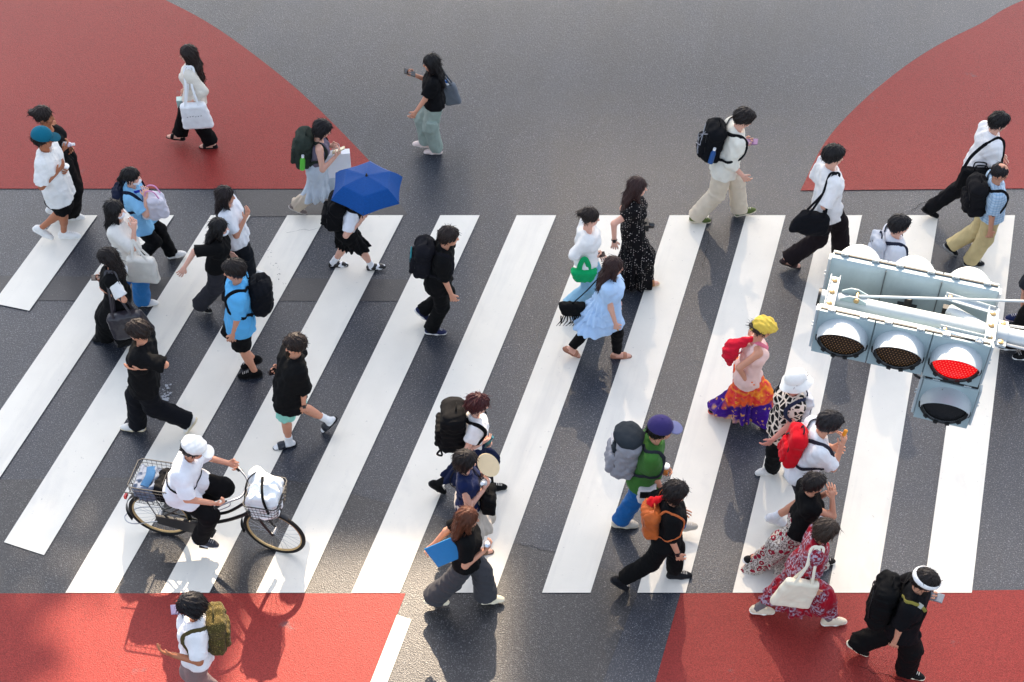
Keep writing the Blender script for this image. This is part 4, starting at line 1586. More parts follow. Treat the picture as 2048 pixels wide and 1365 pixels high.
        B.box(C, R, A3(0.155, 0.115, 0.006))
        b = B.build('folder', plain('folder_blue', it['col'], 0.4), None, C, False, 0.002)
        tag(b, it['label'], 'folder')
        B = MB()
        B.box(C - R[2] * 0.008, R, A3(0.150, 0.112, 0.003))
        B.build('papers', plain('paper', (226, 220, 206), 0.8), b, C)
    elif k == 'minibag':
        if it.get('off'):
            ox, oy, oz = it['off']
            C = hip + f * ox - l * ns * oy + UP * oz
        else:
            C = lerp(J['el', sg], J['wr', sg], 0.55) - UP * 0.22 + l * sg * 0.09
        mat = fabric(it['col'])
        S = Sdf()
        S.box(C, np.array([f, l, UP]), A3(0.13, 0.055, 0.085), 0.04, 0.01, 0.22)
        b = solid('handbag', S, 0.008, mat, None, C - UP * 0.1, wrinkle(41, 0.004, 0.05))
        tag(b, it['label'], 'bag')
        B = MB()
        if it.get('frng'):
            m = N + tl * -ns * 0.06
            pts = spline([C + UP * 0.08, lerp(C, m, 0.5) - f * 0.05, m + T * 0.02 - tf * 0.03, lerp(m, hip, 0.3) + tf * 0.17, lerp(m, hip, 0.7) + tf * 0.12], 6)
            ribbon(B, pts, [nz(l * -ns + UP)] * len(pts), 0.012, 0.004)
            for i in range(11):
                q = C - UP * 0.06 + f * (-0.12 + 0.024 * i) + l * ns * 0.05
                B.tube([q, q - UP * 0.08 - f * 0.02 * sin(i), q - UP * 0.16 - f * 0.05 + f * 0.02 * sin(i * 2.1)], [0.008, 0.007, 0.002], 5)
        else:
            m = C + UP * 0.255
            pts = spline([C + UP * 0.07 + f * 0.05, lerp(C, m, 0.6) + f * 0.045, m, lerp(C, m, 0.6) - f * 0.045, C + UP * 0.07 - f * 0.05], 6)
            ribbon(B, pts, [l * ns] * len(pts), 0.03, 0.006)
        B.build('strap', mat, b, C - UP * 0.1, True)
    elif k == 'lipcase':
        B = MB()
        c = gp
        R = frame(J['fd', sg], J['pn', sg])
        B.box(c + J['fd', sg] * 0.02, R, A3(0.032, 0.013, 0.010))
        B.cyl(c + J['fd', sg] * 0.05, c + J['fd', sg] * 0.075 + UP * 0.008, 0.008, 10)
        B.box(c - J['fd', sg] * 0.02, R, A3(0.012, 0.018, 0.007))
        silver = 'silver' in it['label']
        tag(B.build('key_case' if not silver else 'keys', plain('metal_' + ('silver' if silver else 'gold'), (150, 160, 180) if silver else (206, 160, 70), 0.3, 0.5, 0.8), None, c, False, 0.002), it['label'], 'keys' if silver else 'case')
    elif k == 'camera':
        c = gp + f * 0.02
        R = frame(f, UP)
        B = MB()
        B.box(c, R, A3(0.042, 0.068, 0.045))
        B.box(c + UP * 0.052, R, A3(0.022, 0.024, 0.014))
        cam_ = B.build('camera', plain('camera_body', (24, 25, 27), 0.5), None, c, False, 0.006)
        tag(cam_, it['label'], 'camera')
        B = MB()
        B.lathe(c + f * 0.04, nz(f - UP * 0.3), [(0, 0.036), (0.06, 0.036), (0.065, 0.032), (0.06, 0.028), (0.055, 0)], 20)
        B.build('lens', plain('lens_black', (14, 16, 18), 0.2), cam_, c, True)
        B = MB()
        B.tube(spline([c + l * 0.07, c + l * 0.08 - UP * 0.09, c - UP * 0.13 - f * 0.03, c - l * 0.08 - UP * 0.09, c - l * 0.07], 5), 0.006, 6)
        B.build('strap', plain('black_plastic', (20, 20, 22), 0.4), cam_, c, True)
    elif k == 'briefcase':
        C = hip - f * 0.10 + l * ns * 0.26 + UP * 0.0
        R = frame(nz(f - UP * 0.12), nz(UP + f * 0.12))
        S = Sdf()
        S.box(C, R, A3(0.20, 0.055, 0.15), 0.03, 0.01)
        S.box(C + R[1] * (0.05 if R[1] @ l * ns > 0 else -0.05) - R[2] * 0.03, R, A3(0.17, 0.018, 0.095), 0.015, 0.008)
        mat = fabric(it['col'])
        b = solid('briefcase', S, 0.008, mat, None, C - UP * 0.15, wrinkle(51, 0.003, 0.1))
        tag(b, it['label'], 'bag')
        for y in (-0.03, 0.03):
            B = MB()
            q = C + R[2] * 0.145 + R[1] * y
            B.tube(spline([q - R[0] * 0.07, q - R[0] * 0.06 + R[2] * 0.075, q + R[0] * 0.06 + R[2] * 0.075, q + R[0] * 0.07], 6), 0.008, 8)
            B.build('handle', mat, b, C - UP * 0.15, True)
        B = MB()
        e1, e2 = C + R[2] * 0.13 - R[0] * 0.19, C + R[2] * 0.13 + R[0] * 0.19
        m = J['sh', ns] + T * 0.02 - tl * ns * 0.05
        raw = spline([e1, lerp(e1, m, 0.5) - tf * 0.08, m - tf * 0.05 + T * 0.03, m + tf * 0.04 + T * 0.03, lerp(e2, m, 0.5) + tf * 0.06, e2], 7)
        ax = lambda q: nz(q - (hip + T * max(min((q - hip) @ T, 0.42), 0)))
        pts = [raw[0]] + [J['top'].push(q, ax(q), 0.007, 0.2) for q in raw[1:-1]] + [raw[-1]]
        ribbon(B, pts, [ax(q) for q in pts], 0.02, 0.004)
        B.build('strap', mat, b, C - UP * 0.15, True)
    elif k == 'sling':
        if it.get('small'):
            C = lerp(hip, N, 0.88) - tf * 0.17 - tl * ns * 0.05
            S = Sdf()
            S.cone(C, C + tf * 0.10 + T * 0.08, 0.04, 0.025, 0.02)
            S.cone(C, C - tf * 0.06 - T * 0.10, 0.05, 0.015, 0.02)
            b = solid('red_cloth', S, 0.008, fabric(it['col']), None, C, wrinkle(61, 0.006, 0.05))
            tag(b, it['label'], 'cloth')
        else:
            C = lerp(hip, N, 0.62) - tf * 0.23
            S = Sdf()
            S.ell(C, np.array([tf, tl, T]), A3(0.085, 0.10, 0.12), 0.03)
            S.cone(C - T * 0.08, C - T * 0.20 + tf * 0.02, 0.06, 0.03, 0.03)
            S.cone(C + T * 0.06, N - tf * 0.06 + T * 0.0, 0.06, 0.035, 0.03)
            b = solid('sling_bag', S, 0.008, fabric(it['col']), None, C, wrinkle(62, 0.008, 0.09))
            tag(b, it['label'], 'bag')
            B = MB()
            pts = spline([N - tf * 0.08 + T * 0.02, N + tl * ns * 0.07 + T * 0.03, lerp(hip, N, 0.75) + tf * 0.14, lerp(hip, N, 0.55) - tl * ns * 0.2, C - T * 0.1], 6)
            ax = lambda q: nz(q - (hip + T * max(min((q - hip) @ T, 0.40), 0)))
            pts = [J['top'].push(q - ax(q) * 0.05, ax(q), 0.006, 0.2) for q in pts]
            ribbon(B, pts, [ax(q) for q in pts], 0.022, 0.005)
            B.build('strap', fabric((226, 120, 140)), b, C, True)
    elif k == 'snack':
        c = grip_pt(J, sg, 0.02, 0.05) + UP * 0.02
        ax = nz(UP + f * 0.2)
        B = MB()
        B.tube([c - ax * 0.05, c, c + ax * 0.055, c + ax * 0.065], [0.015, 0.02, 0.019, 0.008], 10)
        sn = B.build('snack', plain('snack_orange', it['col'], 0.6), None, c, True)
        tag(sn, it['label'], 'snack')
        B = MB()
        B.tube([c - ax * 0.07, c - ax * 0.02], [0.017, 0.0215], 10)
        B.build('wrapper', plain('wrapper', (240, 220, 170), 0.4), sn, c, True)

def person(p, group=GROUP):
    J = skeleton(p)
    o = body(p, J, group)
    make_top(p, J, o)
    make_bottom(p, J, o)
    make_shoes(p, J, o)
    make_hair(p, J, o)
    make_hat(p, J, o)
    make_extra(p, J, o)
    for it in p.get('items', []):
        carry(it, p, J)
    return J, o

SUN_EL, SUN_AZ, SUN, SKY, EXPO = 38.0, 0.0, 5.0, 0.15, 1.56

GEO = {
    'stripes': [[(-5.576, 2.102), (-5.091, 2.102), (-5.58, 0.469), (-6.027, 0.59)], [(-4.637, 2.102), (-4.152, 2.102), (-5.799, -3.401), (-6.277, -3.401)], [(-3.698, 2.102), (-3.213, 2.102), (-4.703, -2.953), (-5.141, -2.794)], [(-2.759, 2.102), (-2.274, 2.102), (-3.921, -3.401), (-4.399, -3.401)], [(-1.82, 2.102), (-1.335, 2.102), (-2.982, -3.401), (-3.46, -3.401)], [(-0.881, 2.102), (-0.396, 2.102), (-2.043, -3.401), (-2.521, -3.401)], [(0.058, 2.102), (0.543, 2.102), (-1.104, -3.401), (-1.582, -3.401)], [(0.997, 2.102), (1.482, 2.102), (-0.166, -3.401), (-0.643, -3.401)], [(1.936, 2.102), (2.421, 2.102), (0.773, -3.401), (0.296, -3.401)], [(2.875, 2.102), (3.36, 2.102), (1.712, -3.401), (1.234, -3.401)], [(3.814, 2.102), (4.299, 2.102), (2.651, -3.401), (2.173, -3.401)], [(4.752, 2.102), (5.238, 2.102), (3.59, -3.401), (3.112, -3.401)], [(5.691, 2.102), (6.177, 2.102), (4.529, -3.401), (4.051, -3.401)]],
    'red': [[(-6.443, 7.676), (-6.183, 7.499), (-5.917, 7.321), (-5.655, 7.145), (-5.403, 6.974), (-5.169, 6.811), (-4.96, 6.661), (-4.782, 6.528), (-4.63, 6.412), (-4.494, 6.303), (-4.364, 6.193), (-4.232, 6.074), (-4.088, 5.938), (-3.929, 5.78), (-3.762, 5.606), (-3.593, 5.425), (-3.429, 5.244), (-3.275, 5.071), (-3.137, 4.914), (-3.02, 4.777), (-2.918, 4.654), (-2.825, 4.538), (-2.735, 4.422), (-2.642, 4.299), (-2.539, 4.162), (-2.424, 4.004), (-2.299, 3.83), (-2.172, 3.65), (-2.05, 3.474), (-1.938, 3.311), (-1.843, 3.169), (-1.767, 3.05), (-1.705, 2.947), (-1.652, 2.855), (-1.605, 2.769), (-1.558, 2.683), (-1.506, 2.593), (-9.527, 2.602), (-11.234, 7.676)], [(9.076, 7.546), (8.761, 7.389), (8.436, 7.23), (8.114, 7.072), (7.809, 6.92), (7.534, 6.777), (7.302, 6.648), (7.121, 6.534), (6.981, 6.432), (6.868, 6.338), (6.771, 6.25), (6.676, 6.165), (6.57, 6.08), (6.457, 5.998), (6.348, 5.922), (6.241, 5.848), (6.134, 5.774), (6.028, 5.697), (5.92, 5.612), (5.811, 5.523), (5.703, 5.432), (5.595, 5.337), (5.486, 5.238), (5.377, 5.134), (5.266, 5.024), (5.152, 4.908), (5.036, 4.784), (4.919, 4.656), (4.804, 4.526), (4.693, 4.396), (4.587, 4.267), (4.487, 4.141), (4.39, 4.017), (4.297, 3.893), (4.207, 3.766), (4.12, 3.634), (4.037, 3.496), (3.957, 3.348), (3.882, 3.194), (3.81, 3.035), (3.741, 2.876), (3.672, 2.718), (3.602, 2.564), (9.239, 2.64), (10.838, 7.546)], [(-1.049, -3.406), (-1.332, -4.4), (-1.62, -5.392), (-7.286, -5.392), (-7.998, -3.406)], [(1.66, -3.406), (1.35, -4.4), (1.041, -5.392), (7.519, -5.392), (8.269, -3.365), (5.052, -3.365)]],
    'line': [[(-1.12, -3.655), (-0.976, -3.709), (-1.172, -4.4), (-1.454, -5.392), (-1.615, -5.392), (-1.332, -4.4)]],
    'repair': [[(-3.461, 2.583), (-1.506, 2.583), (-1.284, 2.112), (-3.296, 2.084)], [(-7.829, 1.07), (-2.502, 1.011), (-1.167, 0.986), (-1.303, 0.631), (-7.705, 0.647)]],
    'south': [[(-7.962, -2.049), (-2.699, -1.93), (-2.085, -2.049), (-0.791, -2.45), (0.03, -2.806), (0.443, -2.917), (1.026, -3.158), (1.236, -3.412), (0.985, -4.048), (0.476, -5.392), (-6.837, -5.392)]],
    'cracks': [([(5.319, 2.433), (5.011, 2.276), (4.837, 2.093)], 0.0028, 0.0145), ([(3.278, -4.228), (3.569, -4.331), (3.833, -4.438)], 0.003, 0.0145), ([(0.03, -2.806), (0.443, -2.917)], 0.002, 0.0068), ([(-2.739, 1.797), (-2.308, 1.868)], 0.0012, 0.0145), ([(2.462, 2.093), (2.389, 1.753), (2.259, 1.146)], 0.002, 0.0068), ([(-2.699, -1.93), (-2.085, -2.049), (-1.685, -2.16)], 0.0014, 0.0068), ([(-1.685, -2.16), (-0.791, -2.45)], 0.0012, 0.0068), ([(0.443, -2.917), (1.026, -3.158)], 0.0014, 0.0068)],
    'sigTL': (1.9999, -4.9524, 5.6),
    'sigR': (0.9549, -0.2969, 0.0),
    'sigW': 1.1066,
    'armZ': -0.085,
    'armD': -0.215,
    'marks': ((-2.889, 1.489), (-2.631, 0.713)),
    'splat': (-3.798, -0.817),
    'bikeR': (-3.521, -2.681, 0.33),
    'bikeF': (-2.357, -2.896, 0.33),
    'lens': 54.299,
    'cam': (0.0, -11.9642, 12.83),
    'pitch': 47.0,
}

PEOPLE = [
    {'sex': 'f', 'sk': 2, 'hair': ('bun', (22, 19, 20)), 'top': {'col': (26, 26, 30), 'sl': 0.0, 'hem': 0.0, 'lo': 0.022, 'nk': 1}, 'bot': {'k': 'trousers', 'col': (18, 18, 21), 'w': (0.13, 0.15, 0.15), 'end': 0.85}, 'shoe': {'k': 'sneaker', 'col': (236, 234, 230), 'sole': (236, 234, 230)}, 'look': 5, 'items': [{'k': 'bottle', 'label': 'pink and white drink bottle lying in the hand of the person beside the teal cap', 'side': 'n', 'col': (226, 214, 228), 'cap': (240, 236, 236), 'lie': 1}], 'label': 'person with dark tied hair and wide black clothes just behind the teal cap', 'H': 1.72, 'hd': 0, 'hip': (-5.322, 2.059, 0.92), 'head': (-5.387, 2.056, 1.597), 'ns': -1, 'fn': (-5.378, 2.05, 0, 0), 'ff': (-5.584, 2.075, 0.06, 25), 'hn': (-5.168, 1.957, 1.233), 'hf': (-5.207, 2.107, 1.047)},
    {'sex': 'm', 'sk': 2, 'hair': ('short', (22, 19, 20)), 'hat': {'k': 'cap', 'col': (10, 98, 122)}, 'top': {'col': (236, 234, 230), 'sl': 0.85, 'hem': 0.2, 'lo': 0.05}, 'bot': {'k': 'shorts', 'col': (16, 16, 20), 'w': (0.105, 0.1), 'end': 0.95}, 'shoe': {'k': 'sneaker', 'col': (236, 234, 230), 'sole': (236, 234, 230)}, 'look': 8, 'items': [{'k': 'cup', 'label': 'white lidded drink cup held by the person in the teal cap', 'side': 'f'}], 'label': 'person in a teal cap, oversized white tee and black shorts on the left crosswalk edge', 'H': 1.71, 'hd': 0, 'hip': (-5.317, 1.671, 0.915), 'head': (-5.32, 1.669, 1.59), 'ns': -1, 'fn': (-5.362, 1.719, 0, 0), 'ff': (-5.646, 1.631, 0.14, 40), 'hn': (-5.148, 1.54, 1.263), 'hf': (-5.144, 1.65, 1.116)},
    {'sex': 'f', 'sk': 0, 'hair': ('long', (20, 16, 18), 0.22), 'top': {'col': (222, 214, 200), 'sl': 1.7, 'hem': 0.14, 'lo': 0.04}, 'bot': {'k': 'trousers', 'col': (14, 14, 17), 'w': (0.098, 0.095, 0.105), 'end': 0.95}, 'shoe': {'k': 'sandal', 'col': (28, 26, 28), 'sole': (22, 20, 22)}, 'look': 6, 'items': [{'k': 'tote', 'label': 'white shopping tote with a line of grey print hanging at the cream cardigan', 'side': 'n', 'col': (236, 236, 236), 'size': (0.36, 0.38, 0.11), 'drop': 0.36, 'pr': 1}, {'k': 'paperbag', 'label': 'pale mint paper bag held low by the person in the cream cardigan', 'side': 'f', 'col': (190, 214, 206)}], 'label': 'person in a cream cardigan and black trousers walking left on the upper red pavement', 'H': 1.55, 'hd': 180, 'hip': (-3.963, 3.449, 0.829), 'head': (-3.952, 3.447, 1.441), 'ns': 1, 'fn': (-3.896, 3.398, 0, 0), 'ff': (-4.329, 3.507, 0.05, -10), 'hn': (-4.011, 3.248, 0.792), 'hf': (-4.217, 3.648, 0.483)},
    {'sex': 'f', 'sk': 1, 'hair': ('long', (22, 19, 20), 0.2), 'top': {'col': (20, 20, 24), 'sl': 0.75, 'hem': 0.02, 'lo': 0.035}, 'bot': {'k': 'trousers', 'col': (150, 164, 154), 'w': (0.105, 0.105, 0.095), 'end': 1.0, 'pk': 1}, 'shoe': {'k': 'sneaker', 'col': (236, 214, 206), 'sole': (236, 222, 216)}, 'look': 10, 'items': [{'k': 'phone', 'label': 'dark phone held forward by the person in sage cargo trousers', 'side': 'f', 'col': (60, 56, 44), 'screen': (30, 30, 30)}, {'k': 'tote', 'label': 'slim grey shoulder bag with a blue bottle cap behind the sage cargo trousers', 'side': 'f', 'col': (104, 110, 118), 'size': (0.2, 0.32, 0.1), 'drop': 0.34, 'back': 0.15, 'cap': 1}], 'label': 'person in a black tee and sage cargo trousers holding up a phone on open asphalt', 'H': 1.5, 'hd': 180, 'hip': (-0.96, 3.331, 0.802), 'head': (-0.986, 3.329, 1.394), 'ns': 1, 'fn': (-1.006, 3.289, 0, 0), 'ff': (-1.154, 3.378, 0.05, -8), 'hn': (-1.254, 3.13, 0.689), 'hf': (-1.271, 3.45, 1.153)},
    {'sex': 'f', 'sk': 0, 'hair': ('bob', (22, 19, 20)), 'top': {'col': (104, 96, 112), 'sl': 0.0, 'hem': -0.08, 'lo': 0.016, 'nk': 1}, 'bot': {'k': 'skirt', 'col': (196, 206, 216), 'len': 0.52, 'fl': 0.22, 'tr': (196, 180, 160)}, 'shoe': {'k': 'sneaker', 'col': (120, 108, 104), 'sole': (190, 184, 178)}, 'look': 25, 'items': [{'k': 'phone', 'label': 'tan cased phone typed on by the person with the black bob', 'side': 'n', 'col': (176, 160, 124), 'screen': (180, 168, 140)}, {'k': 'backpack', 'label': 'dark olive backpack with a green bottle in its side pocket', 'col': (44, 52, 46), 'w': 0.3, 'h': 0.46, 'd': 0.2, 'bot': (90, 190, 60)}, {'k': 'paperbag', 'label': 'large white paper bag hanging beside the pale skirt', 'side': 'f', 'col': (228, 230, 236), 'size': (0.3, 0.36, 0.09)}], 'label': 'person with a black bob, lavender camisole and pale skirt looking at a phone', 'H': 1.52, 'hd': 0, 'hip': (-2.338, 2.165, 0.767), 'head': (-2.209, 2.122, 1.351), 'ns': -1, 'fn': (-2.64, 2.133, 0.04, 30), 'ff': (-2.006, 2.324, 0.0, -5), 'hn': (-2.025, 2.019, 1.083), 'hf': (-2.088, 2.219, 1.007)},
    {'sex': 'f', 'sk': 0, 'hair': ('bob', (22, 19, 20)), 'top': {'col': (232, 234, 240), 'sl': 0.75, 'hem': -0.1, 'lo': 0.03}, 'bot': {'k': 'skirt', 'col': (14, 15, 20), 'len': 0.36, 'fl': 0.26, 'pl': 18}, 'shoe': {'k': 'loafer', 'col': (20, 16, 16), 'sole': (14, 12, 12)}, 'sock': (236, 236, 238), 'look': 10, 'items': [{'k': 'backpack', 'label': 'black school backpack half hidden under the blue umbrella', 'col': (20, 20, 25), 'w': 0.3, 'h': 0.42, 'd': 0.2}, {'k': 'umbrella', 'label': 'open blue folding umbrella with six panels', 'side': 'n'}], 'label': 'person in school uniform sheltering under the open blue umbrella', 'H': 1.5, 'hd': 0, 'hip': (-1.911, 1.073, 0.769), 'head': (-1.688, 0.998, 1.31), 'ns': -1, 'fn': (-1.614, 1.156, 0.0, -10), 'ff': (-2.07, 1.216, 0, 0), 'hn': (-1.663, 0.928, 1.042), 'hf': (-1.646, 1.048, 0.994)},
    {'sex': 'f', 'sk': 0, 'hair': ('pony', (22, 19, 20)), 'mask': 1, 'top': {'col': (132, 188, 226), 'sl': 0.8, 'hem': 0.14, 'lo': 0.045}, 'bot': {'k': 'trousers', 'col': (17, 17, 21), 'w': (0.095, 0.085, 0.085), 'end': 1.0}, 'shoe': {'k': 'sneaker', 'col': (236, 234, 230), 'sole': (236, 234, 230)}, 'look': 8, 'items': [{'k': 'sack', 'label': 'pale lilac white cloth bag hugged by the light blue shirt', 'col': (206, 204, 214), 'off': (0.26, -0.06, 0.06), 'size': (0.13, 0.1, 0.15)}, {'k': 'fanbar', 'label': 'folded cobalt blue fan held at the light blue shirt', 'side': 'n', 'col': (16, 44, 160)}, {'k': 'backpack', 'label': 'small navy backpack on the person in the light blue shirt and mask', 'col': (26, 32, 52), 'w': 0.24, 'h': 0.32, 'd': 0.12}], 'label': 'person in a light blue shirt and face mask hugging a pale cloth bag', 'H': 1.52, 'hd': 0, 'hip': (-4.348, 1.273, 0.761), 'head': (-4.286, 1.274, 1.358), 'ns': -1, 'fn': (-4.405, 1.181, 0.05, 30), 'ff': (-4.0, 1.361, 0.0, -15), 'hn': (-4.132, 1.154, 1.254), 'hf': (-4.127, 1.274, 1.035)},
    {'sex': 'f', 'sk': 0, 'hair': ('long', (22, 19, 20), 0.24), 'mask': 1, 'top': {'col': (232, 228, 220), 'sl': 0.95, 'hem': 0.02, 'lo': 0.05}, 'bot': {'k': 'trousers', 'col': (44, 116, 180), 'w': (0.1, 0.1, 0.105), 'end': 1.0}, 'shoe': {'k': 'sneaker', 'col': (236, 234, 230), 'sole': (236, 234, 230)}, 'look': 6, 'items': [{'k': 'tote', 'label': 'large off white canvas tote hanging from the folded arms above blue jeans', 'side': 'n', 'col': (226, 222, 212), 'size': (0.35, 0.37, 0.11), 'drop': 0.0, 'elbow': 1}], 'label': 'person with long black hair, cream tee and blue jeans with folded arms', 'H': 1.57, 'hd': 0, 'hip': (-4.321, 0.606, 0.84), 'head': (-4.34, 0.601, 1.46), 'ns': -1, 'fn': (-4.226, 0.567, 0, -5), 'ff': (-4.598, 0.66, 0.08, 30), 'hn': (-4.134, 0.503, 1.357), 'hf': (-4.163, 0.643, 1.266)},
    {'sex': 'f', 'sk': 1, 'hair': ('long', (34, 24, 24), 0.24), 'top': {'col': (232, 234, 238), 'sl': 0.75, 'hem': 0.1, 'lo': 0.045}, 'bot': {'k': 'trousers', 'col': (22, 30, 44), 'w': (0.1, 0.095, 0.1), 'end': 1.0}, 'shoe': {'k': 'sneaker', 'col': (236, 234, 230), 'sole': (236, 234, 230)}, 'look': 6, 'items': [], 'label': 'person in a white tee with long wavy dark hair and navy trousers', 'H': 1.54, 'hd': 0, 'hip': (-3.162, 0.944, 0.824), 'head': (-3.172, 0.876, 1.426), 'ns': -1, 'fn': (-3.051, 1.055, 0.0, -5), 'ff': (-3.355, 1.038, 0.05, 25), 'hn': (-2.949, 0.823, 1.206), 'hf': (-3.087, 1.023, 0.707)},
    {'sex': 'f', 'sk': 0, 'hair': ('long', (22, 19, 20), 0.16), 'mask': 1, 'top': {'col': (18, 18, 20), 'sl': 0.95, 'hem': 0.02, 'lo': 0.035}, 'bot': {'k': 'trousers', 'col': (48, 48, 54), 'w': (0.1, 0.1, 0.11), 'end': 1.0}, 'shoe': {'k': 'sneaker', 'col': (40, 40, 42), 'sole': (200, 196, 186)}, 'look': 6, 'items': [], 'label': 'person in a black blouse swinging an open hand back, charcoal trousers', 'H': 1.5, 'hd': 0, 'hip': (-3.291, 0.457, 0.802), 'head': (-3.183, 0.405, 1.381), 'ns': -1, 'fn': (-3.581, 0.446, 0.05, 30), 'ff': (-3.223, 0.624, 0.0, 0), 'hn': (-3.639, 0.165, 0.923), 'hf': (-3.143, 0.605, 0.759)},
    {'sex': 'f', 'sk': 1, 'hair': ('long', (22, 19, 20), 0.12), 'top': {'col': (17, 18, 22), 'sl': 0.15, 'hem': 0.3, 'lo': 0.05, 'un': ((230, 230, 228), 0.8)}, 'bot': {'k': 'trousers', 'col': (15, 15, 18), 'w': (0.115, 0.125, 0.13), 'end': 0.94}, 'shoe': {'k': 'sneaker', 'col': (20, 20, 22), 'sole': (30, 34, 44)}, 'look': 40, 'items': [{'k': 'phone', 'label': 'dark phone close to the face of the person in the black vest', 'side': 'f', 'col': (50, 34, 32)}, {'k': 'tote', 'label': 'big black glossy shoulder tote of the person in the black vest', 'side': 'n', 'col': (38, 34, 42), 'size': (0.44, 0.36, 0.14), 'drop': 0.38, 'back': 0.08, 'gl': 1}], 'label': 'person in a black vest over white sleeves looking down at a phone', 'H': 1.5, 'hd': 180, 'hip': (-4.329, -0.046, 0.764), 'head': (-4.327, -0.04, 1.357), 'ns': 1, 'fn': (-4.639, -0.004, 0, 0), 'ff': (-4.335, -0.105, 0.05, 25), 'hn': (-4.434, -0.142, 0.959), 'hf': (-4.506, 0.018, 0.992)},
    {'sex': 'm', 'sk': 1, 'hair': ('short', (22, 19, 20)), 'top': {'col': (88, 172, 226), 'sl': 0.85, 'hem': 0.14, 'lo': 0.05}, 'bot': {'k': 'shorts', 'col': (15, 16, 20), 'w': (0.105, 0.1), 'end': 0.95}, 'shoe': {'k': 'sneaker', 'col': (18, 18, 20), 'sole': (22, 22, 24)}, 'look': 12, 'items': [{'k': 'backpack', 'label': 'round black nylon backpack on the sky blue shirt', 'col': (16, 20, 30), 'w': 0.34, 'h': 0.46, 'd': 0.24, 'rnd': 1}], 'label': 'person in a sky blue shirt and black shorts with a round black backpack', 'H': 1.73, 'hd': 186, 'hip': (-2.903, -0.487, 0.926), 'head': (-2.886, -0.489, 1.609), 'ns': 1, 'fn': (-2.902, -0.543, 0, 0), 'ff': (-2.885, -0.419, 0.07, 25), 'hn': (-2.993, -0.7, 0.762), 'hf': (-3.115, -0.311, 0.45)},
    {'sex': 'm', 'sk': 1, 'hair': ('short', (22, 19, 20)), 'top': {'col': (18, 19, 23), 'sl': 0.95, 'hem': 0.14, 'lo': 0.05}, 'bot': {'k': 'trousers', 'col': (24, 27, 36), 'w': (0.1, 0.1, 0.095), 'end': 1.0}, 'shoe': {'k': 'sneaker', 'col': (220, 218, 214), 'sole': (220, 206, 176)}, 'look': 25, 'items': [], 'label': 'person all in black with white toed shoes striding left above the cyclist', 'H': 1.7, 'hd': 180, 'hip': (-3.811, -1.319, 0.892), 'head': (-3.749, -1.315, 1.561), 'ns': 1, 'fn': (-3.424, -1.343, 0.1, 55), 'ff': (-4.075, -1.308, 0, -5), 'hn': (-3.828, -1.557, 1.259), 'hf': (-3.882, -1.117, 0.484)},
    {'sex': 'm', 'sk': 1, 'hair': ('short', (22, 19, 20)), 'top': {'col': (16, 17, 20), 'sl': 1.0, 'hem': 0.2, 'lo': 0.055}, 'bot': {'k': 'shorts', 'col': (140, 206, 190), 'w': (0.105, 0.1), 'end': 0.9}, 'shoe': {'k': 'slide', 'col': (20, 28, 40), 'sole': (20, 22, 28)}, 'sock': (232, 234, 236), 'look': 15, 'watch': 1, 'items': [{'k': 'phone', 'label': 'black phone held out by the person in mint shorts', 'side': 'f', 'col': (24, 22, 26)}], 'label': 'person in a long black tee and mint shorts with white socks and slides', 'H': 1.62, 'hd': 196, 'hip': (-2.301, -1.471, 0.867), 'head': (-2.174, -1.437, 1.493), 'ns': 1, 'fn': (-2.418, -1.544, 0, 0), 'ff': (-1.947, -1.322, 0.1, 45), 'hn': (-2.15, -1.637, 0.582), 'hf': (-2.44, -1.366, 1.017)},
    {'sex': 'm', 'sk': 1, 'hair': ('short', (22, 19, 20)), 'top': {'col': (14, 15, 18), 'sl': 0.95, 'hem': 0.12, 'lo': 0.045}, 'bot': {'k': 'trousers', 'col': (14, 15, 18), 'w': (0.09, 0.085, 0.085), 'end': 1.0}, 'shoe': {'k': 'sneaker', 'col': (30, 36, 70), 'sole': (236, 234, 230)}, 'look': 8, 'items': [{'k': 'backpack', 'label': 'black backpack with teal trim on the person in the middle', 'col': (30, 30, 40), 'w': 0.3, 'h': 0.44, 'd': 0.2, 'trim': (20, 120, 130)}], 'label': 'person in a black tee and trousers with blue heeled sneakers on the middle stripes', 'H': 1.6, 'hd': 0, 'hip': (-0.821, 0.18, 0.856), 'head': (-0.676, 0.166, 1.471), 'ns': -1, 'fn': (-0.878, 0.113, 0, 5), 'ff': (-1.04, 0.291, 0.12, 50), 'hn': (-0.644, -0.028, 0.697), 'hf': (-0.744, 0.372, 0.339)},
    {'sex': 'f', 'sk': 2, 'hair': ('bob', (22, 19, 20)), 'top': {'col': (236, 234, 236), 'sl': 0.8, 'hem': 0.04, 'lo': 0.045}, 'bot': {'k': 'trousers', 'col': (128, 110, 108), 'w': (0.1, 0.09, 0.085), 'end': 1.0}, 'shoe': {'k': 'sneaker', 'col': (30, 30, 32), 'sole': (236, 234, 230)}, 'look': 35, 'items': [{'k': 'phone', 'label': 'pale purple phone beside the dark hair on the bottom red pavement', 'side': 'f', 'col': (132, 126, 160), 'big': 1}, {'k': 'backpack', 'label': 'green and gold patterned backpack seen from above at the bottom left', 'col': (84, 74, 40), 'w': 0.3, 'h': 0.44, 'd': 0.16, 'pat': 'glit'}], 'label': 'person in white short sleeves leaning over a phone at the bottom left red pavement', 'H': 1.68, 'hd': 190, 'hip': (-2.806, -4.584, 0.899), 'head': (-2.758, -4.564, 1.56), 'ns': 1, 'fn': (-2.887, -4.601, 0, 0), 'ff': (-2.753, -4.608, 0.05, 20), 'hn': (-3.02, -4.818, 1.217), 'hf': (-2.896, -4.471, 1.396)},
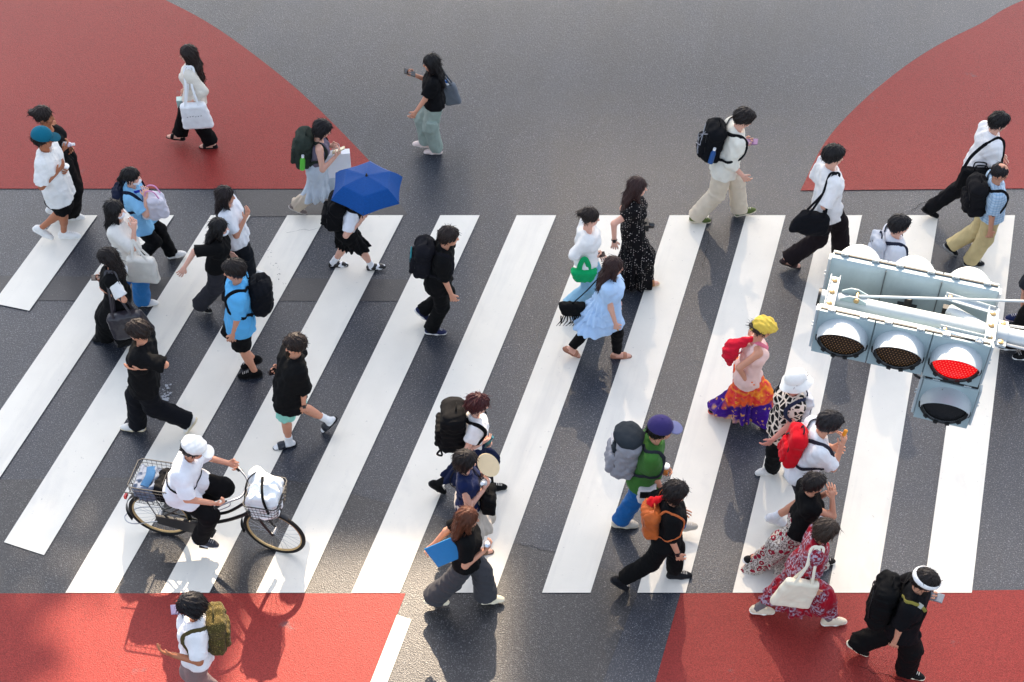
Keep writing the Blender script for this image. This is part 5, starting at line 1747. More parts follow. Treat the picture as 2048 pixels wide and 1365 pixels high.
    {'sex': 'f', 'sk': 0, 'hair': ('curl', (74, 34, 36)), 'top': {'col': (234, 232, 230), 'sl': 0.6, 'hem': -0.05, 'lo': 0.035}, 'bot': {'k': 'skirt', 'col': (18, 28, 58), 'len': 0.52, 'fl': 0.24}, 'shoe': {'k': 'sneaker', 'col': (24, 24, 28), 'sole': (30, 30, 32)}, 'look': 10, 'leg': (26, 26, 30), 'items': [{'k': 'backpack', 'label': 'large boxy black backpack with hanging strap loops behind the auburn hair', 'col': (20, 20, 24), 'w': 0.34, 'h': 0.5, 'd': 0.24, 'box': 1}, {'k': 'bottle', 'label': 'teal bottle held at the chest of the person with auburn hair', 'side': 'f', 'col': (70, 140, 140), 'cap': (40, 110, 120)}], 'label': 'person with short auburn hair, white blouse and navy dress carrying a big backpack', 'H': 1.51, 'hd': 0, 'hip': (-0.401, -2.141, 0.796), 'head': (-0.332, -2.138, 1.388), 'ns': -1, 'fn': (-0.787, -2.177, 0.1, 45), 'ff': (-0.172, -2.113, 0, -5), 'hn': (-0.259, -2.179, 0.877), 'hf': (-0.241, -2.119, 0.788)},
    {'sex': 'f', 'sk': 0, 'hair': ('bob', (30, 24, 24)), 'top': {'col': (16, 30, 70), 'sl': 0.12, 'hem': 0.0, 'lo': 0.025}, 'bot': {'k': 'skirt', 'col': (206, 194, 180), 'len': 0.46, 'fl': 0.18}, 'shoe': {'k': 'sandal', 'col': (120, 90, 70), 'sole': (90, 70, 60)}, 'look': 15, 'items': [{'k': 'fan', 'label': 'round cream hand fan beside the navy sleeveless top', 'side': 'f'}, {'k': 'bottle', 'label': 'clear water bottle held by the person in the navy sleeveless top', 'side': 'n', 'col': (206, 214, 220), 'cap': (230, 236, 240)}, {'k': 'pouch', 'label': 'small black crossbody bag in front of the beige skirt', 'col': (18, 18, 22), 'off': (0.16, -0.1, 0.02), 'size': (0.07, 0.12, 0.12)}], 'label': 'person in a navy sleeveless top and beige skirt fanning themselves', 'H': 1.57, 'hd': 0, 'hip': (-0.42, -2.895, 0.84), 'head': (-0.437, -2.898, 1.46), 'ns': -1, 'fn': (-0.312, -2.916, 0, 0), 'ff': (-0.463, -2.866, 0.05, 25), 'hn': (-0.223, -2.957, 1.192), 'hf': (-0.228, -2.857, 1.272)},
    {'sex': 'f', 'sk': 1, 'hair': ('long', (92, 52, 34), 0.18), 'top': {'col': (17, 17, 19), 'sl': 0.7, 'hem': 0.02, 'lo': 0.035}, 'bot': {'k': 'trousers', 'col': (62, 62, 66), 'w': (0.1, 0.105, 0.13), 'end': 0.92}, 'shoe': {'k': 'sneaker', 'col': (240, 226, 196), 'sole': (244, 232, 206)}, 'look': 8, 'items': [{'k': 'bottle', 'label': 'white bottle with a clear cap carried by the person with chestnut hair', 'side': 'n', 'col': (228, 224, 232), 'cap': (200, 214, 226)}, {'k': 'folder', 'label': 'bright blue folder tucked under the back arm of the black tee', 'col': (10, 116, 176)}], 'label': 'person with long chestnut hair, black tee and wide dark trousers striding right', 'H': 1.54, 'hd': 0, 'hip': (-0.429, -3.527, 0.811), 'head': (-0.402, -3.529, 1.419), 'ns': -1, 'fn': (-0.764, -3.545, 0, 8), 'ff': (-0.196, -3.505, 0, -10), 'hn': (-0.199, -3.609, 1.094), 'hf': (-0.793, -3.409, 0.748)},
    {'sex': 'f', 'sk': 0, 'hair': ('bun', (22, 19, 20)), 'top': {'col': (238, 236, 232), 'sl': 1.1, 'hem': 0.0, 'lo': 0.045, 'nk': 2}, 'bot': {'k': 'trousers', 'col': (142, 188, 214), 'w': (0.1, 0.1, 0.125), 'end': 1.0}, 'shoe': {'k': 'sandal', 'col': (150, 112, 84), 'sole': (120, 90, 70)}, 'look': 10, 'items': [{'k': 'minibag', 'label': 'bright green knit handbag hanging from the forearm above pale jeans', 'side': 'n', 'col': (12, 164, 96)}, {'k': 'phone', 'label': 'dark phone in front of the white off shoulder blouse', 'side': 'n', 'col': (52, 40, 40)}], 'label': 'person with a black bun, white off shoulder blouse and pale blue jeans', 'H': 1.55, 'hd': 0, 'hip': (0.827, 0.516, 0.825), 'head': (0.856, 0.513, 1.436), 'ns': -1, 'fn': (0.686, 0.417, 0.03, 20), 'ff': (1.024, 0.624, 0, 0), 'hn': (0.958, 0.454, 0.889), 'hf': (1.01, 0.554, 0.808)},
    {'sex': 'f', 'sk': 0, 'hair': ('long', (54, 34, 32), 0.16), 'top': {'col': (176, 206, 238), 'sl': 0.12, 'hem': 0.2, 'lo': 0.05, 'ruf': 1}, 'bot': {'k': 'trousers', 'col': (15, 15, 18), 'w': (0.085, 0.07, 0.058), 'end': 0.93}, 'shoe': {'k': 'sandal', 'col': (176, 124, 100), 'sole': (150, 104, 84)}, 'look': 8, 'items': [{'k': 'minibag', 'label': 'black fringed bag swinging behind the pale blue tunic', 'side': 'f', 'col': (20, 22, 24), 'frng': 1, 'off': (-0.38, 0.05, -0.08)}, {'k': 'lipcase', 'label': 'small gold trimmed case in the hand of the pale blue tunic wearer', 'side': 'n'}], 'label': 'person in a pale blue ruffled tunic and slim black trousers', 'H': 1.54, 'hd': 0, 'hip': (1.036, -0.251, 0.822), 'head': (1.078, -0.252, 1.429), 'ns': -1, 'fn': (1.22, -0.25, 0, 0), 'ff': (0.657, -0.25, 0.05, 35), 'hn': (1.146, -0.451, 0.631), 'hf': (1.204, -0.051, 0.402)},
    {'sex': 'f', 'sk': 0, 'hair': ('long', (56, 36, 34), 0.24), 'top': {'col': (22, 20, 24), 'sl': 0.5, 'hem': 0.0, 'lo': 0.03, 'pat': 'dots'}, 'bot': {'k': 'skirt', 'col': (22, 20, 24), 'len': 0.82, 'fl': 0.3, 'pat': 'dots'}, 'shoe': {'k': 'sandal', 'col': (176, 120, 80), 'sole': (226, 200, 160)}, 'look': 6, 'watch': 1, 'items': [{'k': 'camera', 'label': 'black camera with dark lens held in front of the dotted dress', 'side': 'f'}], 'label': 'person in a long black dress with white dots swinging an arm back', 'H': 1.62, 'hd': 0, 'hip': (1.373, 0.938, 0.856), 'head': (1.389, 0.938, 1.496), 'ns': -1, 'fn': (1.603, 0.879, 0, -8), 'ff': (1.224, 0.994, 0.06, 30), 'hn': (1.156, 0.698, 0.811), 'hf': (1.507, 1.038, 0.849)},
    {'sex': 'm', 'sk': 0, 'hair': ('short', (22, 19, 20)), 'top': {'col': (226, 222, 208), 'sl': 1.35, 'hem': 0.1, 'lo': 0.05}, 'bot': {'k': 'trousers', 'col': (214, 200, 178), 'w': (0.105, 0.1, 0.1), 'end': 1.0}, 'shoe': {'k': 'sneaker', 'col': (86, 100, 50), 'sole': (226, 216, 196)}, 'look': 30, 'items': [{'k': 'phone', 'label': 'lilac backed phone held by the person in the cream shirt', 'side': 'f', 'col': (150, 110, 150), 'big': 1}, {'k': 'backpack', 'label': 'black hiking backpack with grey cord and a blue bottle on the cream shirt', 'col': (20, 23, 30), 'w': 0.3, 'h': 0.48, 'd': 0.22, 'bot': (30, 80, 140), 'cord': 1}], 'label': 'person in a cream shirt and beige trousers looking at a phone on the top centre', 'H': 1.72, 'hd': 0, 'hip': (2.51, 2.054, 0.906), 'head': (2.674, 2.059, 1.565), 'ns': -1, 'fn': (2.288, 1.987, 0, 5), 'ff': (2.86, 2.108, 0.03, -18), 'hn': (2.767, 1.857, 0.799), 'hf': (2.807, 2.177, 1.111)},
    {'sex': 'm', 'sk': 0, 'hair': ('short', (22, 19, 20)), 'top': {'col': (234, 232, 230), 'sl': 0.95, 'hem': 0.12, 'lo': 0.05}, 'bot': {'k': 'trousers', 'col': (44, 34, 38), 'w': (0.1, 0.095, 0.1), 'end': 1.0}, 'shoe': {'k': 'sandal', 'col': (60, 44, 44), 'sole': (34, 28, 30)}, 'look': 12, 'items': [{'k': 'tote', 'label': 'slouchy black shoulder bag hanging behind the white tee', 'side': 'n', 'col': (26, 28, 36), 'size': (0.4, 0.3, 0.13), 'drop': 0.36, 'back': 0.16, 'slch': 1}], 'label': 'person in a white tee and dark trousers with a slouchy black shoulder bag', 'H': 1.79, 'hd': 0, 'hip': (3.621, 1.312, 0.911), 'head': (3.595, 1.332, 1.617), 'ns': -1, 'fn': (3.287, 1.185, 0.03, 22), 'ff': (3.985, 1.379, 0, -8), 'hn': (3.754, 1.304, 1.145), 'hf': (3.742, 1.344, 1.185)},
    {'sex': 'm', 'sk': 0, 'hair': ('short', (22, 19, 20)), 'top': {'col': (238, 236, 236), 'sl': 0.9, 'hem': 0.12, 'lo': 0.05}, 'bot': {'k': 'trousers', 'col': (26, 26, 31), 'w': (0.095, 0.09, 0.085), 'end': 1.0}, 'shoe': {'k': 'sneaker', 'col': (22, 22, 25), 'sole': (20, 20, 22)}, 'look': 15, 'items': [{'k': 'briefcase', 'label': 'black briefcase slung on a strap beside the loose white shirt', 'col': (22, 23, 28)}], 'label': 'person in a loose white shirt carrying a black briefcase at the upper right', 'H': 1.66, 'hd': 0, 'hip': (5.553, 2.091, 0.837), 'head': (5.636, 2.082, 1.488), 'ns': -1, 'fn': (5.101, 2.068, 0.05, 30), 'ff': (5.912, 2.141, 0, -5), 'hn': (5.74, 1.886, 0.648), 'hf': (5.91, 2.286, 0.727)},
    {'sex': 'm', 'sk': 1, 'hair': ('bald', (40, 36, 38)), 'top': {'col': (182, 204, 222), 'sl': 0.85, 'hem': 0.02, 'lo': 0.04, 'pat': 'plaid'}, 'bot': {'k': 'trousers', 'col': (204, 184, 134), 'w': (0.1, 0.095, 0.09), 'end': 1.0}, 'shoe': {'k': 'sneaker', 'col': (34, 34, 38), 'sole': (150, 150, 150)}, 'look': 18, 'items': [{'k': 'backpack', 'label': 'dark grey backpack with a diagonal zip on the pale plaid shirt', 'col': (34, 33, 38), 'w': 0.3, 'h': 0.46, 'd': 0.2}], 'label': 'person with thinning hair, pale plaid shirt and khaki trousers at the right', 'H': 1.6, 'hd': 0, 'hip': (5.505, 1.245, 0.856), 'head': (5.458, 1.197, 1.483), 'ns': -1, 'fn': (5.487, 1.233, 0, 0), 'ff': (5.217, 1.399, 0.08, 40), 'hn': (5.494, 1.016, 0.635), 'hf': (5.714, 1.416, 0.324)},
    {'sex': 'm', 'sk': 0, 'hair': ('short', (22, 19, 20)), 'top': {'col': (214, 216, 222), 'sl': 0.9, 'hem': 0.12, 'lo': 0.045}, 'bot': {'k': 'trousers', 'col': (36, 38, 46), 'w': (0.095, 0.09, 0.085), 'end': 1.0}, 'shoe': {'k': 'sneaker', 'col': (30, 30, 34), 'sole': (236, 234, 230)}, 'look': 10, 'items': [{'k': 'backpack', 'label': 'pale grey backpack with navy straps behind the traffic signal', 'col': (190, 194, 202), 'w': 0.28, 'h': 0.4, 'd': 0.12, 'strap': (34, 38, 54)}], 'label': 'person whose head and shoulders rise behind the traffic signal', 'H': 1.63, 'hd': 0, 'hip': (4.178, 0.334, 0.821), 'head': (4.193, 0.354, 1.465), 'ns': -1, 'fn': (4.109, 0.271, 0, 5), 'ff': (4.533, 0.334, 0, -8), 'hn': (4.308, 0.146, 0.678), 'hf': (4.469, 0.546, 0.357)},
    {'sex': 'f', 'sk': 1, 'hair': ('bun', (60, 54, 50)), 'hat': {'k': 'scarf', 'col': (222, 190, 80)}, 'top': {'col': (236, 200, 190), 'sl': 0.0, 'hem': 0.1, 'lo': 0.035, 'nk': 1}, 'bot': {'k': 'skirt', 'col': (200, 60, 50), 'len': 0.7, 'fl': 0.27, 'pat': 'sun'}, 'shoe': {'k': 'sneaker', 'col': (34, 36, 42), 'sole': (210, 90, 80)}, 'look': 10, 'items': [{'k': 'sling', 'label': 'crimson patterned scarf bag slung on the back of the pink top', 'col': (206, 24, 50)}], 'label': 'person in a yellow headscarf, pink top and orange purple skirt', 'H': 1.59, 'hd': 0, 'hip': (2.46, -1.171, 0.825), 'head': (2.55, -1.165, 1.446), 'ns': -1, 'fn': (2.246, -1.089, 0, 8), 'ff': (2.8, -1.269, 0.02, -5), 'hn': (2.463, -1.327, 0.755), 'hf': (2.613, -0.967, 0.379)},
    {'sex': 'f', 'sk': 3, 'hair': ('short', (120, 110, 100)), 'hat': {'k': 'bucket', 'col': (236, 234, 228)}, 'top': {'col': (40, 36, 36), 'sl': 0.1, 'hem': 0.16, 'lo': 0.04, 'pat': 'geo'}, 'bot': {'k': 'trousers', 'col': (18, 18, 21), 'w': (0.095, 0.09, 0.085), 'end': 1.0}, 'shoe': {'k': 'sneaker', 'col': (232, 230, 224), 'sole': (236, 234, 230)}, 'look': 15, 'items': [{'k': 'backpack', 'label': 'white and navy sling bag on the back of the person in the white sun hat', 'col': (210, 210, 214), 'w': 0.24, 'h': 0.3, 'd': 0.1, 'strap': (36, 42, 66)}], 'label': 'person in a white sun hat and black white patterned sleeveless top facing left', 'H': 1.6, 'hd': 192, 'hip': (2.757, -1.922, 0.856), 'head': (2.775, -1.92, 1.488), 'ns': 1, 'fn': (2.683, -1.895, 0, 0), 'ff': (2.97, -1.913, 0.04, 20), 'hn': (2.575, -2.126, 0.764), 'hf': (2.807, -1.708, 0.277)},
    {'sex': 'm', 'sk': 1, 'hair': ('short', (38, 34, 36)), 'top': {'col': (234, 234, 236), 'sl': 0.8, 'hem': 0.04, 'lo': 0.04}, 'bot': {'k': 'shorts', 'col': (34, 34, 46), 'w': (0.105, 0.1), 'end': 0.95}, 'shoe': {'k': 'sneaker', 'col': (226, 226, 230), 'sole': (236, 234, 230)}, 'sock': (230, 232, 238), 'sockh': 0.06, 'look': 15, 'items': [{'k': 'backpack', 'label': 'bright red backpack with a black curved zip on the white tee', 'col': (206, 12, 30), 'w': 0.27, 'h': 0.42, 'd': 0.15, 'zip': 1, 'strap': (44, 40, 50)}, {'k': 'snack', 'label': 'orange snack bar raised to the mouth of the red backpack wearer', 'side': 'n', 'col': (236, 150, 30)}], 'label': 'person in a white tee eating a snack with a bright red backpack', 'H': 1.75, 'hd': 0, 'hip': (2.818, -2.527, 0.897), 'head': (3.025, -2.514, 1.556), 'ns': -1, 'fn': (2.677, -2.585, 0.04, 28), 'ff': (3.158, -2.506, 0, -8), 'hn': (3.178, -2.579, 1.396), 'hf': (3.188, -2.499, 1.13)},
    {'sex': 'f', 'sk': 1, 'hair': ('short', (20, 20, 22)), 'top': {'col': (17, 17, 20), 'sl': 0.3, 'hem': 0.08, 'lo': 0.035}, 'bot': {'k': 'skirt', 'col': (170, 160, 154), 'len': 0.84, 'fl': 0.26, 'pat': 'rings'}, 'shoe': {'k': 'sneaker', 'col': (40, 36, 36), 'sole': (236, 234, 230)}, 'look': 10, 'items': [], 'label': 'person in a black top and red ring print skirt, hands at the face', 'H': 1.54, 'hd': 0, 'hip': (2.798, -3.098, 0.787), 'head': (2.815, -3.114, 1.395), 'ns': -1, 'fn': (2.375, -3.099, 0.02, 30), 'ff': (3.109, -3.049, 0, -5), 'hn': (2.987, -3.158, 1.33), 'hf': (3.029, -3.078, 1.248)},
    {'sex': 'f', 'sk': 1, 'hair': ('bob', (62, 50, 42)), 'top': {'col': (150, 24, 42), 'sl': 0.9, 'hem': 0.05, 'lo': 0.04, 'pat': 'floral'}, 'bot': {'k': 'skirt', 'col': (150, 24, 42), 'len': 0.56, 'fl': 0.3, 'pat': 'floral'}, 'shoe': {'k': 'sneaker', 'col': (226, 212, 188), 'sole': (240, 236, 226)}, 'sock': (110, 104, 106), 'look': 20, 'items': [{'k': 'tote', 'label': 'cream canvas tote with short handles on the red printed dress', 'side': 'n', 'col': (236, 226, 204), 'size': (0.36, 0.4, 0.08), 'drop': 0.26, 'back': 0.1}, {'k': 'lipcase', 'label': 'small silver keys in the hand below the cream canvas tote', 'side': 'n'}], 'label': 'person in a red and grey printed dress with cream sneakers at the lower right', 'H': 1.58, 'hd': 0, 'hip': (2.72, -3.658, 0.774), 'head': (2.857, -3.637, 1.382), 'ns': -1, 'fn': (3.114, -3.751, 0, -6), 'ff': (2.43, -3.626, 0, 6), 'hn': (2.879, -3.845, 0.466), 'hf': (2.815, -3.445, 0.129)},
    {'sex': 'm', 'sk': 1, 'hair': ('short', (22, 19, 20)), 'hat': {'k': 'band', 'col': (236, 234, 232)}, 'top': {'col': (20, 21, 27), 'sl': 0.95, 'hem': 0.12, 'lo': 0.05}, 'bot': {'k': 'trousers', 'col': (15, 15, 18), 'w': (0.105, 0.105, 0.105), 'end': 1.0}, 'shoe': {'k': 'sneaker', 'col': (20, 20, 22), 'sole': (222, 214, 190)}, 'look': 30, 'items': [{'k': 'phone', 'label': 'grey phone with a dark swirl in front of the white headband', 'side': 'f', 'col': (132, 138, 146), 'big': 1}, {'k': 'backpack', 'label': 'oversized black backpack with olive webbing at the bottom right corner', 'col': (16, 16, 19), 'w': 0.36, 'h': 0.6, 'd': 0.22, 'accent': (136, 126, 58), 'pos': 0.38, 'rnd': 1, 'sw': 0.02}], 'label': 'person in black with a white headband and olive strap at the bottom right corner', 'H': 1.64, 'hd': -16, 'hip': (3.554, -4.241, 0.869), 'head': (3.615, -4.28, 1.513), 'ns': -1, 'fn': (3.761, -4.325, 0, -5, -8), 'ff': (3.28, -4.072, 0.05, 30), 'hn': (3.455, -4.434, 0.601), 'hf': (3.777, -4.214, 1.18)},
    {'sex': 'm', 'sk': 1, 'hair': ('short', (22, 19, 20)), 'hat': {'k': 'cap', 'col': (52, 44, 96), 'vis': (104, 108, 146)}, 'top': {'col': (58, 106, 44), 'sl': 0.85, 'hem': 0.06, 'lo': 0.04}, 'bot': {'k': 'trousers', 'col': (20, 86, 146), 'w': (0.095, 0.088, 0.085), 'end': 1.0}, 'shoe': {'k': 'sneaker', 'col': (190, 182, 170), 'sole': (206, 196, 176)}, 'look': 5, 'items': [{'k': 'backpack', 'label': 'grey and black hiking backpack with a white patch on the green tee', 'col': (140, 140, 146), 'w': 0.32, 'h': 0.52, 'd': 0.24, 'lid': (40, 46, 52), 'strap': (40, 44, 50)}, {'k': 'pouch', 'label': 'white and black hip pouch hanging above the blue jeans', 'col': (206, 200, 198), 'off': (0.02, 0.0, -0.14), 'size': (0.09, 0.07, 0.1), 'hip': 1}, {'k': 'drink', 'label': 'small cup of orange drink held by the green tee', 'side': 'f'}], 'label': 'person in a purple cap, green tee and blue jeans with a grey hiking pack', 'H': 1.76, 'hd': 0, 'hip': (1.265, -2.641, 0.942), 'head': (1.404, -2.644, 1.623), 'ns': -1, 'fn': (1.76, -2.688, 0.06, -8), 'ff': (1.144, -2.588, 0, 6), 'hn': (1.485, -2.743, 0.732), 'hf': (1.516, -2.543, 0.888)},
    {'sex': 'f', 'sk': 1, 'hair': ('bob', (24, 20, 22)), 'top': {'col': (18, 18, 21), 'sl': 0.95, 'hem': 0.06, 'lo': 0.045}, 'bot': {'k': 'trousers', 'col': (15, 15, 17), 'w': (0.098, 0.09, 0.082), 'end': 0.9}, 'shoe': {'k': 'sneaker', 'col': (36, 36, 42), 'sole': (30, 30, 34)}, 'look': 15, 'watch': 1, 'items': [{'k': 'backpack', 'label': 'tan orange leather drawstring backpack on the black tee', 'col': (182, 92, 42), 'w': 0.27, 'h': 0.34, 'd': 0.15, 'pos': 0.5, 'strap': (190, 98, 50), 'lea': 1}, {'k': 'sling', 'label': 'folded bright red cloth on the shoulder beside the tan leather backpack', 'col': (206, 20, 30), 'small': 1}], 'label': 'person in black cropped trousers and tee with a tan leather backpack', 'H': 1.61, 'hd': 0, 'hip': (1.466, -3.288, 0.859), 'head': (1.509, -3.289, 1.494), 'ns': -1, 'fn': (1.041, -3.367, 0.1, 45), 'ff': (1.656, -3.205, 0, 0), 'hn': (1.593, -3.489, 0.714), 'hf': (1.635, -3.169, 1.01)},
    {'sex': 'm', 'sk': 1, 'hair': ('short', (22, 19, 20)), 'top': {'col': (120, 124, 130), 'sl': 0.8, 'hem': 0.1, 'lo': 0.04}, 'bot': {'k': 'shorts', 'col': (40, 42, 48), 'w': (0.105, 0.1), 'end': 0.95}, 'shoe': {'k': 'sneaker', 'col': (30, 40, 80), 'sole': (226, 200, 206)}, 'look': 8, 'items': [], 'label': 'person in shorts and navy running shoes at the right edge of the photo', 'H': 1.78, 'hd': 184, 'hip': (5.881, 0.428, 0.952), 'head': (5.854, 0.467, 1.653), 'ns': 1, 'fn': (5.803, 0.326, 0, -5), 'ff': (6.258, 0.43, 0.05, 25), 'hn': (5.862, 0.251, 1.039), 'hf': (6.064, 0.666, 0.717)},
    {'sex': 'm', 'sk': 1, 'hair': ('short', (22, 19, 20)), 'top': {'col': (24, 24, 27), 'sl': 0.8, 'hem': 0.12, 'lo': 0.05}, 'bot': {'k': 'trousers', 'col': (15, 15, 18), 'w': (0.11, 0.12, 0.11), 'end': 0.94}, 'shoe': {'k': 'sneaker', 'col': (26, 26, 28), 'sole': (232, 230, 226)}, 'look': 8, 'items': [], 'label': 'person in loose black trousers and black white soled shoes at the right edge', 'H': 1.74, 'hd': 184, 'hip': (5.879, -0.193, 0.931), 'head': (5.872, -0.198, 1.618), 'ns': 1, 'fn': (5.763, -0.258, 0, 0), 'ff': (5.571, -0.141, 0.04, -12), 'hn': (5.846, -0.398, 0.92), 'hf': (6.081, 0.019, 0.57)},
]

# ------------------------------------------------------------------ ground
def sheet(name, polys, z, mat, kind='structure'):
    V, Fc = [], []
    for pl in polys:
        o = len(V)
        V += [(x, y, z) for x, y in pl]
        Fc.append(list(range(o, o + len(pl))))
    me = bpy.data.meshes.new(name)
    me.from_pydata(V, [], Fc)
    bm = bmesh.new()
    bm.from_mesh(me)
    bmesh.ops.recalc_face_normals(bm, faces=bm.faces)
    for f in bm.faces:
        if f.normal.z < 0:
            f.normal_flip()
    bm.to_mesh(me)
    bm.free()
    me.materials.append(mat)
    o = link(name, me)
    o['kind'] = kind
    return o

def asphalt(name, dark, light, chip, rough=0.38, chips=0.5, spec=0.5):
    t = NT(name, rough, spec)
    base = t.mix(t.noise(0.35, 4), lin(dark), lin(light))
    grain = t.noise(95, 3, 0.7)
    base = t.mix(t.ramp(grain, [(0.36, 0.0), (0.64, 1.0)]), t.mix(0.62, base, (0.010, 0.011, 0.014)), base)
    gl = t.ramp(t.noise(64, 2, 0.8), [(0.55, 0.0), (0.72, 0.5 * min(1.0, chips * 2))])
    base = t.mix(gl, base, lin(chip))
    v = t.n('ShaderNodeTexVoronoi')
    v.inputs['Scale'].default_value = 125
    t.l(t.co(), v.inputs['Vector'])
    sep = t.n('ShaderNodeSeparateColor')
    t.l(v.outputs['Color'], sep.inputs['Color'])
    pick = t.math('GREATER_THAN', sep.outputs[0], 1.0 - 0.14 * chips)
    core = t.math('LESS_THAN', v.outputs['Distance'], 0.34)
    m = t.math('MULTIPLY', pick, core)
    chipc = t.mix(sep.outputs[1], lin(chip), (0.62, 0.62, 0.60))
    base = t.mix(t.math('MULTIPLY', m, 0.62), base, chipc)
    # worn and oily blotches
    st = t.ramp(t.noise(1.1, 5, 0.6), [(0.38, 0.84), (0.62, 1.0)])
    base = t.mix(1.0, base, st, 'MULTIPLY')
    # lanes polished and darkened by wheels, along the carriageway
    ln = t.ramp(t.noise(1.0, 4, 0.6, co=t.co((0.8, 9.0, 1), (0, 0, radians(-16)), 'TEXTURE')), [(0.35, 0.84), (0.62, 1.06)])
    base = t.mix(1.0, base, ln, 'MULTIPLY')
    oil = t.ramp(t.noise(3.3, 3, 0.5), [(0.68, 0.0), (0.76, 0.45)])
    base = t.mix(oil, base, (0.012, 0.012, 0.014))
    t.col(base)
    rg = t.ramp(t.noise(2.2, 4), [(0.3, rough - 0.025), (0.7, rough + 0.025)])
    t.l(rg, t.b.inputs['Roughness'])
    h = t.math('ADD', t.vor(85), t.math('MULTIPLY', grain, 0.8))
    t.bump(h, 0.32, 0.006)
    return t.m

def paint(name, c, worn=0.5):
    t = NT(name, 0.62, 0.35)
    b = lin(c)
    base = t.mix(t.noise(3.2, 5), tuple(v * 0.86 for v in b), b)
    sc = t.ramp(t.noise(22, 5, 0.72), [(0.29, 1.0), (0.34, 0.0)])
    base = t.mix(t.math('MULTIPLY', sc, worn), base, (0.16, 0.16, 0.17))
    sm = t.ramp(t.noise(2.4, 4, 0.6, co=t.co((1, 0.5, 1))), [(0.60, 0.0), (0.80, 0.30)])
    base = t.mix(sm, base, (0.36, 0.36, 0.37))
    # tyre scuffs along the carriageway
    tc_ = t.co((0.40, 4.5, 1), (0, 0, radians(-16)), 'TEXTURE')
    ty = t.ramp(t.noise(1.0, 5, 0.65, co=tc_), [(0.54, 0.0), (0.72, 0.22)])
    base = t.mix(ty, base, (0.30, 0.30, 0.31))
    sp = t.ramp(t.noise(60, 3, 0.8), [(0.24, 0.6), (0.30, 0.0)])
    base = t.mix(sp, base, (0.25, 0.25, 0.26))
    t.col(base)
    t.bump(t.noise(120, 3), 0.25, 0.004)
    return t.m

def redsurf(name):
    t = NT(name, 0.44, 0.16)
    b1, b2 = lin((140, 48, 44)), lin((154, 55, 49))
    base = t.mix(t.noise(0.9, 5), b1, b2)
    g = t.ramp(t.noise(85, 3, 0.75), [(0.32, 0.5), (0.62, 1.08)])
    base = t.mix(1.0, base, g, 'MULTIPLY')
    v = t.noise(1.5, 6, 0.68)
    worn = t.ramp(v, [(0.66, 0.0), (0.74, 0.55)])
    base = t.mix(worn, base, (0.12, 0.11, 0.115))
    cr = t.vor(0.55, 'DISTANCE_TO_EDGE', co=None)
    t.col(base)
    t.bump(t.math('ADD', t.vor(80), t.noise(110, 3, 0.7)), 0.32, 0.006)
    return t.m

G = GEO
road = sheet('road', [[(-130, -130), (130, -130), (130, 130), (-130, 130)]], 0.0,
             asphalt('asphalt', (28, 35, 48), (38, 46, 61), (160, 164, 170)))
sheet('asphalt_repair', G['repair'], 0.004, asphalt('asphalt_smooth', (50, 50, 54), (60, 59, 62), (92, 98, 98), 0.44, 0.10))
sheet('asphalt_overlay', G['south'], 0.004, asphalt('asphalt_dark', (36, 36, 40), (48, 47, 49), (150, 150, 150), 0.40, 0.42))
RED = redsurf('red_surface')
sheet('red_pavement', G['red'], 0.008, RED)
WHITE = paint('road_paint', (232, 227, 215), 0.5)
sheet('crosswalk', G['stripes'], 0.012, WHITE)
sheet('lane_line', G['line'], 0.012, WHITE)

def crack(pts, w, z):
    B = MB()
    P = []
    for i in range(len(pts) - 1):
        a, b = A3(*pts[i], 0), A3(*pts[i + 1], 0)
        n = max(2, int(np.linalg.norm(b - a) / 0.05))
        d = nz(b - a)
        pr = A3(-d[1], d[0], 0)
        for k in range(n):
            P.append(lerp(a, b, k / n) + pr * rng.normal() * 0.012)
    P.append(A3(*pts[-1], 0))
    V, Fc = [], []
    for i, q in enumerate(P):
        d = nz(P[min(i + 1, len(P) - 1)] - P[max(i - 1, 0)])
        pr = A3(-d[1], d[0], 0)
        ww = w * (0.35 + rng.random())
        V += [q + pr * ww + UP * z, q - pr * ww + UP * z]
    for i in range(len(P) - 1):
        Fc.append((2 * i, 2 * i + 1, 2 * i + 3, 2 * i + 2))
    B.add(V, Fc)
    return B

B = MB()
for pts, w, z in G['cracks']:
    c = crack(pts, w, z)
    B.add(c.v, c.f)
for k in range(15):
    q = lerp(A3(*G['marks'][0], 0), A3(*G['marks'][1], 0), k / 14) + A3(rng.normal() * 0.02, rng.normal() * 0.02, 0)
    for j in range(2):
        a = rng.uniform(0, 6.28)
        d = A3(cos(a), sin(a), 0) * rng.uniform(0.005, 0.011)
        e = A3(-d[1], d[0], 0) * 0.4
        c = q + A3(rng.normal() * 0.015, rng.normal() * 0.015, 0.0145)
        B.add([c - d, c - e, c + d, c + e], [(0, 1, 2, 3)])
o = B.build('road_cracks', plain('crack_dark', (26, 26, 28), 0.9, 0.1))
o['kind'] = 'structure'

# a splash of old white paint on the carriageway
B = MB()
for k in range(40):
    c = A3(*G['splat'], 0.0125) + A3(rng.normal() * 0.035, rng.normal() * 0.085, 0)
    r_ = abs(rng.normal()) * 0.010 + 0.003
    n_ = 9
    V = [c + A3(cos(2 * pi * i / n_), sin(2 * pi * i / n_), 0) * r_ * rng.uniform(0.6, 1.2) + A3(0, 0, 0.0002 * k) for i in range(n_)]
    B.add(V, [tuple(range(n_))])
o = B.build('paint_splash', plain('splash_white', (150, 154, 160), 0.8, 0.2))
o['kind'] = 'structure'

